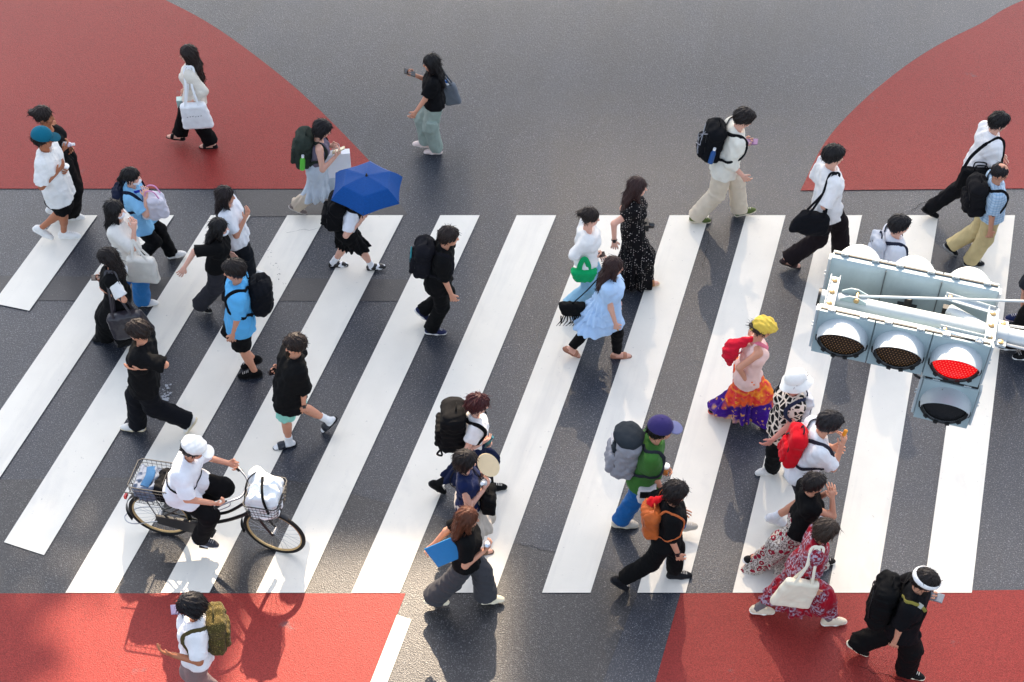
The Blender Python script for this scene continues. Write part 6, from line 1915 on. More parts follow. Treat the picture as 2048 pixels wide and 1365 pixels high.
# ------------------------------------------------------------------ traffic signal
def traffic_signal():
    Tl = A3(*G['sigTL'])
    r = nz(A3(*G['sigR']))
    n = A3(r[1], -r[0], 0)          # towards the near side
    W, Hh = G['sigW'], 0.382
    def at(x, d, z):
        return Tl + r * x + n * d + UP * z
    R = np.array([r, n, UP])
    t = NT('signal_paint', 0.42, 0.45)
    dirt = t.noise(3.5, 5, 0.65, co=t.co((1, 1, 0.35)))
    c = t.mix(t.ramp(dirt, [(0.40, 0.0), (0.72, 0.65)]), lin((160, 177, 181)), lin((126, 142, 146)))
    fine = t.ramp(t.noise(70, 4, 0.7), [(0.26, 1.0), (0.33, 0.0)])
    c = t.mix(t.math('MULTIPLY', fine, 0.6), c, lin((70, 72, 70)))
    t.col(c)
    t.bump(t.noise(14, 3), 0.06, 0.01)
    GREY = t.m
    t = NT('signal_paint_worn', 0.45, 0.45)
    c = t.mix(t.noise(5, 4), lin((164, 175, 180)), lin((190, 196, 198)))
    fl = t.ramp(t.noise(38, 5, 0.75), [(0.30, 1.0), (0.36, 0.0)])
    c = t.mix(t.math('MULTIPLY', fl, 0.75), c, lin((110, 98, 88)))
    t.col(c)
    LIGHT = t.m
    BLACK = plain('signal_rubber', (20, 21, 22), 0.5)
    ZINC = plain('zinc_steel', (176, 180, 184), 0.38, 0.5, 0.6, 0.2)
    BRASS = plain('yellow_zinc_bolt', (184, 156, 112), 0.35, 0.5, 0.6)
    root = empty('traffic_signal', A3(*at(W + 3.0, -0.25, 0)[:2], 0), 'grey overhead traffic signal with one red lamp lit on a horizontal pole arm', 'traffic signal')
    org = np.array(root.location)
    def lens_mat(kind):
        t = NT('lens_' + kind, 0.22, 0.5)
        tc = t.n('ShaderNodeTexCoord')
        mp = t.n('ShaderNodeMapping')
        # dots laid out on the lens face: object axes turned so that X runs along the row
        mp.inputs['Rotation'].default_value = (0, 0, -math.atan2(r[1], r[0]))
        t.l(tc.outputs['Object'], mp.inputs['Vector'])
        sp = t.n('ShaderNodeSeparateXYZ')
        t.l(mp.outputs['Vector'], sp.inputs['Vector'])
        pit = 0.0205
        def cell(v, off=0.0):
            a = t.math('ADD', t.math('DIVIDE', v, pit), off)
            return t.math('SUBTRACT', t.math('FRACT', a), 0.5), t.math('FLOOR', a)
        zf, zi = cell(sp.outputs['Z'])
        off = t.math('MULTIPLY', t.math('FRACT', t.math('MULTIPLY', zi, 0.5)), 1.0)
        xa = t.math('ADD', t.math('DIVIDE', sp.outputs['X'], pit), off)
        xf = t.math('SUBTRACT', t.math('FRACT', xa), 0.5)
        d = t.math('SQRT', t.math('ADD', t.math('MULTIPLY', xf, xf), t.math('MULTIPLY', zf, zf)))
        dot = t.math('LESS_THAN', d, 0.19)
        if kind == 'red':
            colr = t.mix(dot, lin((214, 4, 12)), lin((255, 110, 100)))
            t.col((0.2, 0.0, 0.0))
            t.l(colr, t.b.inputs['Emission Color'])
            t.b.inputs['Emission Strength'].default_value = 0.40
        elif kind == 'blank':
            t.col((0.012, 0.012, 0.013))
        else:
            t.col(t.mix(dot, t.mix(t.noise(7, 2), lin((34, 22, 14)), lin((60, 40, 16))), lin((150, 110, 76))))
        return t.m
    LM = {k: lens_mat(k) for k in ('red', 'amber', 'blank')}

    def hood(parent, c, nn, worn):
        """tunnel-cut visor: long on top, short at the bottom"""
        B = MB()
        up_ = UP
        sd = np.cross(nn, up_)
        V = []
        na, nl = 44, 5
        amax = radians(112)
        for th in (0.0, 0.004):
            for i in range(na + 1):
                a = -amax + 2 * amax * i / na
                L = 0.024 + 0.122 * max(0.0, (cos(a) + 0.34) / 1.34) ** 0.8
                for j in range(nl + 1):
                    q = j / nl
                    rad = 0.166 - th - 0.006 * q
                    V.append(c + (up_ * cos(a) + sd * sin(a)) * rad + nn * L * q)
        m1 = (na + 1) * (nl + 1)
        Fc = []
        for k in (0, 1):
            for i in range(na):
                for j in range(nl):
                    q = [k * m1 + i * (nl + 1) + j, k * m1 + (i + 1) * (nl + 1) + j, k * m1 + (i + 1) * (nl + 1) + j + 1, k * m1 + i * (nl + 1) + j + 1]
                    Fc.append(q if k == 0 else q[::-1])
        for i in range(na):
            a, b = i * (nl + 1) + nl, (i + 1) * (nl + 1) + nl
            Fc.append((a, b, m1 + b, m1 + a))
        for i in (0, na):
            for j in range(nl):
                a = i * (nl + 1) + j
                Fc.append((a, a + 1, m1 + a + 1, m1 + a))
        B.add(V, Fc)
        return B.build('visor', worn, parent, org, True, auto=60)

    def lamp(parent, c, nn, kind):
        B = MB()
        B.lathe(c, nn, [(0.0, 0.150), (0.012, 0.148), (0.022, 0.110), (0.028, 0.055), (0.029, 0.0)], 36)
        # lens centred on its own object so the LED grid is even
        B.build('lens', LM[kind], parent, org, True)
        B = MB()
        up_ = UP
        sd = np.cross(nn, up_)
        arc = [c + (up_ * cos(a) + sd * sin(a)) * 0.158 + nn * 0.018 for a in np.linspace(radians(98), radians(262), 30)]
        B.tube(arc, 0.013, 8)
        for a in (100, 140, 168, 196, 224, 260):
            q = c + (up_ * cos(radians(a)) + sd * sin(radians(a))) * 0.160 + nn * 0.024
            B.box(q, frame(sd * cos(radians(a)) - up_ * sin(radians(a)), nn), A3(0.014, 0.012, 0.014))
        B.build('lens_ring', BLACK, parent, org, True)
        B = MB()
        arc = [c + (up_ * cos(a) + sd * sin(a)) * 0.149 + nn * 0.022 for a in np.linspace(radians(95), radians(265), 30)]
        B.tube(arc, 0.003, 6)
        B.build('retaining_ring', ZINC, parent, org, True)

    def head(name, x0, x1, dfront, ddir, ztop, ncell, lens, label):
        """housing whose face looks along n*ddir"""
        nn = n * ddir
        B = MB()
        cw = (x1 - x0) / ncell
        D = 0.072
        # body: scalloped back, one bulge per lamp
        V, Fc = [], []
        ns_ = 8
        cols = []
        for i in range(ncell * ns_ + 1):
            x = x0 + (x1 - x0) * i / (ncell * ns_)
            u = (i % ns_) / ns_
            bul = 0.022 * sin(pi * u) ** 0.7 if 0 < u < 1 else 0.0
            cols.append((x, bul))
        zr = [(0.0, 0.0), (-0.012, 0.35), (-0.05, 0.85), (-Hh * 0.5, 1.0), (-Hh + 0.05, 0.85), (-Hh + 0.012, 0.35), (-Hh, 0.0)]
        for x, bul in cols:
            for z, k in zr:
                V.append(at(x, dfront - ddir * (D + (bul + 0.012) * k), ztop + z))
            V.append(at(x, dfront - ddir * 0.022, ztop - Hh))
            V.append(at(x, dfront - ddir * 0.022, ztop))
        m = len(zr) + 2
        for i in range(len(cols) - 1):
            for k in range(m):
                k2 = (k + 1) % m
                Fc.append((i * m + k, (i + 1) * m + k, (i + 1) * m + k2, i * m + k2))
        Fc.append(tuple(range(m)))
        Fc.append(tuple(range((len(cols) - 1) * m + m - 1, (len(cols) - 1) * m - 1, -1)))
        B.add(V, Fc)
        hs = B.build(name, GREY, root, org, True, auto=38)
        if label:
            hs['label'] = label
        # seams between the sections on the back
        for i in range(1, ncell):
            B = MB()
            x = x0 + cw * i
            B.box(at(x, dfront - ddir * (D + 0.012), ztop - Hh * 0.5), R, A3(0.0035, 0.006, Hh * 0.47))
            B.build('seam', plain('seam_dark', (90, 98, 100), 0.6), hs, org)
        # doors
        for i in range(ncell):
            a, b = x0 + cw * i + 0.0035, x0 + cw * (i + 1) - 0.0035
            B = MB()
            B.box(at((a + b) / 2, dfront - ddir * 0.009, ztop - Hh * 0.5), R, A3((b - a) / 2, 0.009, Hh * 0.5 + 0.004))
            B.build('door', GREY, hs, org, False, 0.004)
            c = at((a + b) / 2, dfront, ztop - Hh * 0.5)
            lamp(hs, c, nn, lens[i])
            hood(hs, c, nn, LIGHT)
        B = MB()
        B.box(at((x0 + x1) / 2, dfront - ddir * 0.028, ztop + 0.004), R, A3((x1 - x0) / 2 - 0.01, 0.007, 0.004))
        for i in range(ncell):
            for q in (0.22, 0.78):
                x = x0 + cw * (i + q)
                B.box(at(x, dfront - ddir * 0.024, ztop + 0.010), R, A3(0.026, 0.016, 0.008), 1)
                B.box(at(x, dfront - ddir * 0.024, ztop + 0.018), R, A3(0.012, 0.022, 0.006), 1)
        B.build('latch', [BLACK, LIGHT], hs, org, False, 0.002)
        # end plates
        for x in (x0 - 0.010, x1 + 0.010):
            B = MB()
            B.box(at(x, dfront - ddir * 0.050, ztop - Hh * 0.5), R, A3(0.008, 0.030, Hh * 0.46))
            for z in (0.42, 0.50):
                B.cyl(at(x, dfront - ddir * 0.050, ztop - Hh * z), at(x + (0.02 if x > x0 else -0.02), dfront - ddir * 0.050, ztop - Hh * z), 0.006, 8)
            B.build('end_plate', LIGHT, hs, org, False, 0.002)
        return hs
    head('signal_head', 0.0, W, 0.0, 1, 0.0, 3, ['amber', 'amber', 'red'], 'near signal head with three lamps, the right one lit red')
    head('arrow_head', W * 0.685, W * 1.015, 0.0, 1, -Hh - 0.035, 1, ['blank'], 'single dark arrow lamp under the red lamp')
    head('rear_signal_head', 0.0, W, -0.60, -1, 0.0, 3, ['amber', 'amber', 'amber'], 'far signal head seen from behind')
    # dark gap plate between the near head and the arrow head
    B = MB()
    B.box(at(W * 0.85, -0.05, -Hh - 0.018), R, A3(W * 0.155, 0.04, 0.014))
    B.build('spacer', BLACK, root, org)
    # the arm
    zc = G['armZ']
    dA = G['armD']
    B = MB()
    B.tube([at(-0.02, dA, zc), at(W * 0.98, dA, zc), at(W + 3.0, dA, zc + 0.06)], [0.054, 0.058, 0.066], 28)
    B.build('arm', LIGHT, root, org, True)
    B = MB()
    B.cyl(at(-0.03, dA, zc), at(-0.012, dA, zc), 0.06, 24)
    B.build('arm_cap', BLACK, root, org, True)
    # clamps: channels across the arm with three bolts
    for x in (0.055, W * 0.985):
        B = MB()
        B.box(at(x, dA, zc + 0.064), R, A3(0.030, 0.150, 0.005))
        for q in (-0.030, 0.030):
            B.box(at(x + q, dA, zc + 0.075), R, A3(0.003, 0.150, 0.014))
        cl = B.build('clamp', LIGHT, root, org, False, 0.002)
        B = MB()
        for q in (-0.11, 0.0, 0.11):
            B.lathe(at(x, dA + q, zc + 0.069), UP, [(0, 0.020), (0.009, 0.018), (0.014, 0.010), (0.015, 0)], 6 if q else 10)
        B.build('bolt', BRASS, cl, org, True)
        for q in (-0.148, 0.148):
            B = MB()
            B.box(at(x, dA + q, zc - 0.03), R, A3(0.028, 0.004, 0.095))
            B.build('clamp_plate', LIGHT, cl, org, False, 0.002)
    # band clamp with stay rods
    B = MB()
    xb = W * 1.055
    B.cyl(at(xb - 0.035, dA, zc), at(xb + 0.035, dA, zc), 0.069, 28)
    for q in (-1, 1):
        B.box(at(xb, dA + q * 0.085, zc + 0.015), R, A3(0.033, 0.030, 0.010))
    bd = B.build('band', LIGHT, root, org, True, 0.0)
    B = MB()
    for q in (-1, 1):
        B.lathe(at(xb, dA + q * 0.088, zc + 0.025), UP, [(0, 0.019), (0.010, 0.017), (0.014, 0)], 8)
    B.build('bolt', BRASS, bd, org, True)
    for q in (-1, 1):
        B = MB()
        B.tube([at(xb + 0.04, dA + q * 0.088, zc + 0.015), at(W + 3.0, dA + q * 0.30, zc + 0.10)], 0.0095, 8)
        B.build('stay_rod', ZINC, root, org, True)
    # tie rod from the saddle bracket near the arm end
    B = MB()
    sx = 0.20
    for q in (-0.038, 0.038):
        V = []
        for x, z in ((-0.085, 0.048), (0.085, 0.048), (0.085, 0.072), (0.02, 0.102), (-0.03, 0.102), (-0.085, 0.066)):
            for dq in (-0.004, 0.004):
                V.append(at(sx + x, dA + q + dq, zc + z))
        B.add(V, [(0, 2, 4, 6, 8, 10), (11, 9, 7, 5, 3, 1)] + [(2 * i, 2 * i + 1, (2 * i + 3) % 12, (2 * i + 2) % 12) for i in range(6)])
    sb = B.build('saddle_bracket', GREY, root, org)
    B = MB()
    B.cyl(at(sx + 0.02, dA - 0.05, zc + 0.080), at(sx + 0.02, dA + 0.062, zc + 0.080), 0.011, 10)
    B.lathe(at(sx + 0.02, dA + 0.044, zc + 0.080), n, [(0, 0.020), (0.012, 0.018), (0.014, 0)], 8)
    B.build('bolt', BRASS, sb, org, True)
    B = MB()
    B.tube([at(sx + 0.03, dA, zc + 0.082), at(W + 3.0, dA - 0.02, zc + 1.05)], 0.0085, 8)
    B.build('tie_rod', LIGHT, root, org, True)
    # brackets linking heads to the arm
    for q, d0, ddir in ((0, -0.135, 1), (1, dA - 0.13, -1)):
        B = MB()
        xe = W * 0.99
        a, b = at(xe, dA + ddir * 0.14, zc - 0.01 + 0.06), at(W * 0.70, d0 + ddir * 0.05, zc + 0.075)
        dd = nz(b - a)
        B.box((a + b) / 2, frame(dd, UP), A3(np.linalg.norm(b - a) / 2, 0.022, 0.004))
        B.box((a + b) / 2 + np.cross(dd, UP) * 0.022 + UP * 0.012, frame(dd, UP), A3(np.linalg.norm(b - a) / 2, 0.003, 0.014))
        br = B.build('bracket', LIGHT, root, org, False, 0.002)
        B = MB()
        for u in (0.1, 0.9):
            B.lathe(lerp(a, b, u) + UP * 0.004, UP, [(0, 0.014), (0.008, 0.012), (0.010, 0)], 8)
        B.build('bolt', BRASS, br, org, True)
    # short arm on the far side
    B = MB()
    B.tube([at(W * 0.98, dA - 0.02, zc - 0.02), at(W * 0.74, dA - 0.16, zc - 0.03)], [0.05, 0.045], 16)
    B.box(at(W * 0.73, dA - 0.17, zc - 0.06), R, A3(0.03, 0.02, 0.05), 1)
    B.build('outrigger', [LIGHT, BLACK], root, org, True)
    # cable gland on the back of the far head
    B = MB()
    q = at(W * 0.50, -0.46, -0.17)
    B.lathe(q - UP * 0.03 + n * 0.06, UP, [(0, 0.026), (0.085, 0.026), (0.10, 0.02), (0.10, 0)], 16)
    B.box(q + n * 0.05 - UP * 0.05, R, A3(0.065, 0.05, 0.012))
    B.tube(spline([q + n * 0.08 - UP * 0.05, q + n * 0.12 - UP * 0.09 + r * 0.05, at(W * 0.62, dA + 0.02, zc - 0.09)], 8), 0.014, 8)
    B.build('cable', BLACK, root, org, True)
    # second thin cable between heads
    B = MB()
    B.tube(spline([at(W * 0.60, -0.06, -Hh), at(W * 0.64, -0.04, -Hh - 0.06), at(W * 0.69, -0.05, -Hh - 0.09)], 8), 0.010, 8)
    B.build('cable', BLACK, root, org, True)
    # pole outside the photograph
    B = MB()
    pb = at(W + 3.0, dA, 0)
    B.tube([A3(pb[0], pb[1], 0), A3(pb[0], pb[1], Tl[2] + 1.6)], [0.13, 0.09], 24)
    B.build('pole', LIGHT, root, org, True)
    return root

# ------------------------------------------------------------------ bicycle and rider
def bicycle():
    ra, fa = A3(*G['bikeR']), A3(*G['bikeF'])
    mid = (ra + fa) / 2
    f = nz(A3(*(fa - ra)[:2], 0))
    l = A3(-f[1], f[0], 0)
    org = A3(mid[0], mid[1], 0)
    wb = np.linalg.norm((fa - ra)[:2]) / 2
    def at(x, y, z):
        return org + f * x + l * y + UP * z
    RW = 0.33
    blk = plain('bike_paint', (20, 20, 22), 0.28, 0.5)
    stl = plain('bike_steel', (150, 152, 156), 0.3, 0.5, 0.9)
    rub = plain('tyre_rubber', (22, 21, 21), 0.75, 0.3)
    gold = plain('rim_alloy', (196, 168, 120), 0.35, 0.5, 0.5)
    root = empty('bicycle', org, 'black city bicycle with wire baskets ridden across the stripes', 'bicycle')
    steer = radians(-6)
    def wheel(x, yaw):
        c = at(x, 0, RW)
        ax = nz(l * cos(yaw) - f * sin(yaw))
        dn = np.cross(ax, UP)
        w = empty('wheel', (0, 0, 0), None, None)
        B = MB()
        B.torus(c, ax, RW - 0.020, 0.020, 64, 10)
        ty = B.build('wheel', rub, root, org, True)
        bpy.data.objects.remove(w)
        B = MB()
        B.tube([c + (UP * cos(t) + dn * sin(t)) * (RW - 0.043) for t in np.linspace(0, 2 * pi, 64, endpoint=False)], 0.01, 8, closed=True, flat=[(ax, 0.011, 0.012)] * 64)
        B.build('rim', gold, ty, org, True)
        B = MB()
        B.cyl(c - ax * 0.04, c + ax * 0.04, 0.022, 14)
        B.cyl(c - ax * 0.06, c + ax * 0.06, 0.008, 10)
        B.build('hub', stl, ty, org, True)
        B = MB()
        for i in range(28):
            t = 2 * pi * i / 28
            t2 = t + (0.5 if i % 2 else -0.5)
            B.tube([c + ax * (0.03 if i % 4 < 2 else -0.03) + (UP * cos(t2) + dn * sin(t2)) * 0.02, c + (UP * cos(t) + dn * sin(t)) * (RW - 0.045)], 0.0014, 4, cap=False)
        B.build('spokes', stl, ty, org)
        return c, ax, dn
    wheel(-wb, 0)
    cF, axF, dnF = wheel(wb, steer)
    # frame
    bb = at(-0.16, 0, 0.27)
    seat = at(-0.27, 0, 0.62)
    head_t, head_b = at(wb - 0.20, 0, 0.83), at(wb - 0.15, 0, 0.65)
    B = MB()
    B.tube(spline([head_b, lerp(head_b, bb, 0.5) - UP * 0.04, bb], 8), 0.019, 12)
    B.tube(spline([head_t - UP * 0.03, lerp(head_t, bb, 0.5) - UP * 0.02, lerp(seat, bb, 0.55)], 8), 0.016, 12)
    B.tube([head_t, head_b], 0.021, 12)
    B.tube([seat + nz(seat - bb) * 0.02, bb], 0.017, 12)
    for y in (0.05, -0.05):
        B.tube([bb + l * y * 0.6, at(-wb, y, RW)], 0.010, 8)
        B.tube([seat + l * y * 0.5 - UP * 0.04, at(-wb, y, RW)], 0.009, 8)
    B.build('frame', blk, root, org, True)
    B = MB()
    cr = at(wb - 0.135, 0, 0.66)
    for y in (0.05, -0.05):
        B.tube(spline([head_b, cr + l * y - UP * 0.0, lerp(cr, cF, 0.6) + l * y + f * -0.01, cF + l * y], 6), [0.014] * 13 + [0.012] * 5 + [0.010], 8)
    B.build('fork', blk, root, org, True)
    def fender(c, ax, dn, a0, a1, name):
        B = MB()
        pts = [c + (UP * cos(t) + dn * sin(t)) * (RW + 0.020) for t in np.linspace(a0, a1, 26)]
        nn = [nz(q - c) for q in pts]
        B.tube(pts, 0.02, 8, flat=[(k_, 0.028, 0.004) for k_ in nn])
        B.build(name, blk, root, org, True)
    fender(at(-wb, 0, RW), l, np.cross(l, UP), -2.0, 1.1, 'mudguard')
    fender(cF, axF, dnF, -1.9, 0.55, 'mudguard')
    B = MB()
    cg = [at(-wb - 0.02, -0.075, 0.39), at(-0.05, -0.075, 0.37), at(0.0, -0.075, 0.27), at(-0.05, -0.075, 0.16), at(-0.2, -0.075, 0.18), at(-wb - 0.02, -0.075, 0.27)]
    V = [q for q in cg] + [q + l * 0.03 for q in cg]
    m = len(cg)
    B.add(V, [tuple(range(m)), tuple(range(2 * m - 1, m - 1, -1))] + [(i, (i + 1) % m, m + (i + 1) % m, m + i) for i in range(m)])
    B.build('chain_guard', plain('guard_grey', (44, 44, 44), 0.4), root, org, False, 0.006)
    # saddle
    sp = at(-0.31, 0, 0.80)
    S = Sdf()
    S.cone(sp - f * 0.08 + l * 0.05, sp - f * 0.08 - l * 0.05, 0.065, 0.065, 0.03, (UP, 0.55))
    S.cone(sp - f * 0.06, sp + f * 0.13, 0.06, 0.025, 0.04, (UP, 0.6))
    sd = solid('saddle', S, 0.008, plain('saddle_black', (24, 22, 22), 0.45), root, org)
    B = MB()
    B.tube([seat, sp - UP * 0.02], 0.013, 10)
    B.build('seat_post', stl, sd, org, True)
    # handlebar
    hb = at(wb - 0.235, 0, 0.98)
    B = MB()
    grips = {}
    pts = [hb + nz(f * cos(steer) + l * sin(steer)) * 0.0]
    bar = []
    for y in (-1, 1):
        g0, g1 = hb + l * y * 0.19 - f * 0.08 + UP * 0.015, hb + l * y * 0.285 - f * 0.20 + UP * 0.005
        grips[y] = (g0, g1)
    B.tube(spline([grips[-1][1], grips[-1][0], hb - l * 0.10 + f * 0.01, hb + f * 0.02, hb + l * 0.10 + f * 0.01, grips[1][0], grips[1][1]], 7), 0.011, 10)
    B.tube([head_t, hb + f * 0.02], 0.014, 10)
    hbar = B.build('handlebar', stl, root, org, True)
    for y in (-1, 1):
        B = MB()
        B.tube([grips[y][0] - f * 0.02, grips[y][1]], 0.016, 10)
        B.build('grip', plain('grip_black', (22, 22, 22), 0.7), hbar, org, True)
        B = MB()
        B.tube(spline([grips[y][0] + f * 0.01 - UP * 0.01, lerp(*grips[y], 0.3) - UP * 0.03 + f * 0.04, lerp(*grips[y], 0.9) - UP * 0.035 + f * 0.03], 5), 0.005, 6)
        B.build('brake_lever', stl, hbar, org, True)
    # cranks
    cra = radians(62)
    ped = {}
    ch = B = MB()
    for y in (-1, 1):
        a = cra if y < 0 else cra + pi
        e = bb + l * y * 0.08 + f * sin(a) * 0.0 + (f * cos(a) * 0.55 - UP * sin(a)) * 0.165
        B.tube([bb + l * y * 0.07, e], 0.010, 8)
        ped[y] = e + l * y * 0.055
    B.cyl(bb - l * 0.07, bb + l * 0.07, 0.02, 12)
    ck = B.build('crank', stl, root, org, True)
    for y in (-1, 1):
        B = MB()
        B.box(ped[y], np.array([f, l, UP]), A3(0.045, 0.045, 0.012))
        B.build('pedal', rub, ck, org, False, 0.004)
    # kickstand raised behind the rear wheel, reflector, rear rack
    B = MB()
    B.tube(spline([at(-wb, 0.09, RW), at(-wb - 0.28, 0.10, 0.24), at(-wb - 0.40, 0.0, 0.20), at(-wb - 0.28, -0.10, 0.24), at(-wb, -0.09, RW)], 5), 0.006, 6)
    B.build('kickstand', stl, root, org, True)
    B = MB()
    B.box(at(-wb - 0.32, 0, 0.56), np.array([f, l, UP]), A3(0.012, 0.03, 0.022))
    B.build('rear_reflector', plain('reflector_red', (190, 16, 24), 0.25), root, org, False, 0.003)
    B = MB()
    for y in (0.06, -0.06):
        B.tube([at(-0.34, y, 0.67), at(-wb - 0.30, y, 0.70)], 0.006, 6)
        B.tube([at(-wb - 0.10, y, 0.69), at(-wb, y, RW)], 0.005, 6)
    for x in (0.0, 0.12, 0.24):
        B.tube([at(-wb - x, -0.06, 0.70), at(-wb - x, 0.06, 0.70)], 0.004, 6)
    B.build('rear_rack', blk, root, org, True)
    def basket(name, c, hx, hy, hz, tp):
        B = MB()
        wire = plain('basket_wire', (26, 26, 28), 0.45)
        def rim(z, k, r):
            q = [c + f * sx * hx * k + l * sy * hy * k + UP * z for sx, sy in ((-1, -1), (1, -1), (1, 1), (-1, 1))]
            P = []
            for i in range(4):
                for u in (0.08, 0.5, 0.92):
                    P.append(lerp(q[i], q[(i + 1) % 4], u))
            B.tube(P, r, 6, closed=True)
        for j in range(6):
            u = j / 5
            rim(-hz + 2 * hz * u, lerp(tp, 1, u), 0.0065 if j == 5 else 0.003)
        for sx, sy, du in ((1, 0, l * hy), (-1, 0, l * hy), (0, 1, f * hx), (0, -1, f * hx)):
            for i in range(9):
                v = -0.9 + 1.8 * i / 8
                a = c + f * sx * hx * tp + l * sy * hy * tp + du * v * tp - UP * hz
                b = c + f * sx * hx + l * sy * hy + du * v + UP * hz
                B.tube([a, b], 0.0022, 4, cap=False)
        for i in range(7):
            v = -0.9 + 1.8 * i / 6
            B.tube([c + f * hx * tp * v - l * hy * tp - UP * hz, c + f * hx * tp * v + l * hy * tp - UP * hz], 0.0022, 4, cap=False)
            B.tube([c + l * hy * tp * v - f * hx * tp - UP * hz, c + l * hy * tp * v + f * hx * tp - UP * hz], 0.0022, 4, cap=False)
        B.build(name, wire, root, org, True)
    cf = at(wb - 0.02, 0, 0.84)
    basket('front_basket', cf, 0.17, 0.20, 0.13, 0.80)
    crr = at(-wb + 0.05, 0, 0.84)
    basket('rear_basket', crr, 0.22, 0.18, 0.125, 0.92)
    # loads
    S = Sdf()
    q = cf + UP * 0.06
    S.box(q, np.array([f, l, UP]), A3(0.145, 0.165, 0.17), 0.06, 0.02, 0.05)
    S.cone(q + UP * 0.15 - f * 0.12 + l * 0.12, q + UP * 0.17 + f * 0.10 - l * 0.02, 0.07, 0.06, 0.05)
    wb_ = solid('tote_bag', S, 0.008, fabric((232, 236, 238)), None, q - UP * 0.17, wrinkle(71, 0.013, 0.14), 0.02)
    tag(wb_, 'white cloth bag with black straps stuffed in the front bicycle basket', 'bag')
    B = MB()
    pts = spline([q + UP * 0.24 - f * 0.02 + l * 0.05, q + UP * 0.24 + f * 0.02 - l * 0.10, q + UP * 0.16 + f * 0.05 - l * 0.18, q - UP * 0.02 + f * 0.08 - l * 0.185], 6)
    ribbon(B, pts, [nz(UP - l)] * len(pts), 0.014, 0.006)
    pts = spline([q + UP * 0.22 - f * 0.10 + l * 0.12, q + UP * 0.20 - f * 0.16 + l * 0.02, q + UP * 0.12 - f * 0.17 - l * 0.08, q - UP * 0.0 - f * 0.165 - l * 0.15], 6)
    ribbon(B, pts, [nz(UP - f)] * len(pts), 0.013, 0.006)
    B.build('strap', fabric((20, 22, 26)), wb_, q - UP * 0.17, True)
    S = Sdf()
    q = crr - UP * 0.02 - f * 0.09
    S.box(q, np.array([f, l, UP]), A3(0.11, 0.15, 0.11), 0.04, 0.02)
    g_ = solid('bundle', S, 0.008, fabric((112, 122, 140)), None, q - UP * 0.11, wrinkle(72, 0.012, 0.10), 0.02)
    tag(g_, 'grey and blue cloth bundle at the back of the rear bicycle basket', 'bag')
    B = MB()
    B.tube(spline([q + UP * 0.115 - l * 0.12 + f * 0.02, q + UP * 0.135 + f * 0.04, q + UP * 0.115 + l * 0.12 + f * 0.01], 6), 0.03, 8, flat=[(UP, 0.045, 0.012)] * 13)
    B.build('wrap', fabric((42, 84, 126)), g_, q - UP * 0.11, True)
    S = Sdf()
    q = crr - UP * 0.01 + f * 0.10
    S.box(q, np.array([f, l, UP]), A3(0.10, 0.15, 0.11), 0.06, 0.02)
    g_ = solid('waist_bag', S, 0.008, fabric((24, 25, 30)), None, q - UP * 0.11, wrinkle(73, 0.010, 0.10), 0.02)
    tag(g_, 'black bag behind the cyclist in the rear basket', 'bag')
    B = MB()
    B.tube([q + UP * 0.11 - l * 0.08, q + UP * 0.12 + l * 0.08], 0.006, 6)
    B.build('zip', plain('zip', (16, 16, 18), 0.5), g_, q - UP * 0.11, True)
    # rider
    hipp = at(-0.285, 0, 0.895)
    hd = math.degrees(math.atan2(f[1], f[0]))
    def gp(y):
        q = lerp(*grips[y], 0.55) + UP * 0.012
        return tuple(q)
    def ft(y):
        q = ped[y] + UP * 0.012 + f * 0.01
        return tuple(q) + ((8 if y < 0 else 0),)
    p = dict(label='person in a white cap and white polo shirt riding the black bicycle', H=1.68, hd=hd, hip=tuple(hipp), head=tuple(at(-0.055, 0, 1.50)), ns=-1,
             fn=ft(-1), ff=ft(1), hn=gp(-1), hf=gp(1), sex='m', sk=1, grip=1.0, look=22,
             hair=('short', (34, 30, 30)), hat=dict(k='flat', col=(232, 230, 226)),
             top=dict(col=(232, 234, 240), sl=.9, hem=.10, lo=.05), bot=dict(k='trousers', col=(20, 20, 24), w=(.1, .092, .085), end=1.0),
             shoe=dict(k='sneaker', col=(60, 60, 66), sole=(206, 208, 212)), items=[])
    J, o = person(p)
    B = MB()
    T, tf, tl = J['T'], J['tf'], J['tl']
    pts = []
    for i in range(30):
        a = 2 * pi * i / 30
        q = J['hip'] + T * 0.16 + (tf * cos(a) + tl * sin(a)) * 0.05
        pts.append(J['top'].push(q, nz(tf * cos(a) + tl * sin(a)), 0.006, 0.3))
    B.tube(pts, 0.01, 8, closed=True, flat=[(nz(q - (J['hip'] + T * 0.16)), 0.014, 0.005) for q in pts])
    b = B.build('waist_strap', fabric((24, 24, 28)), o, J['org'], True)
    return root

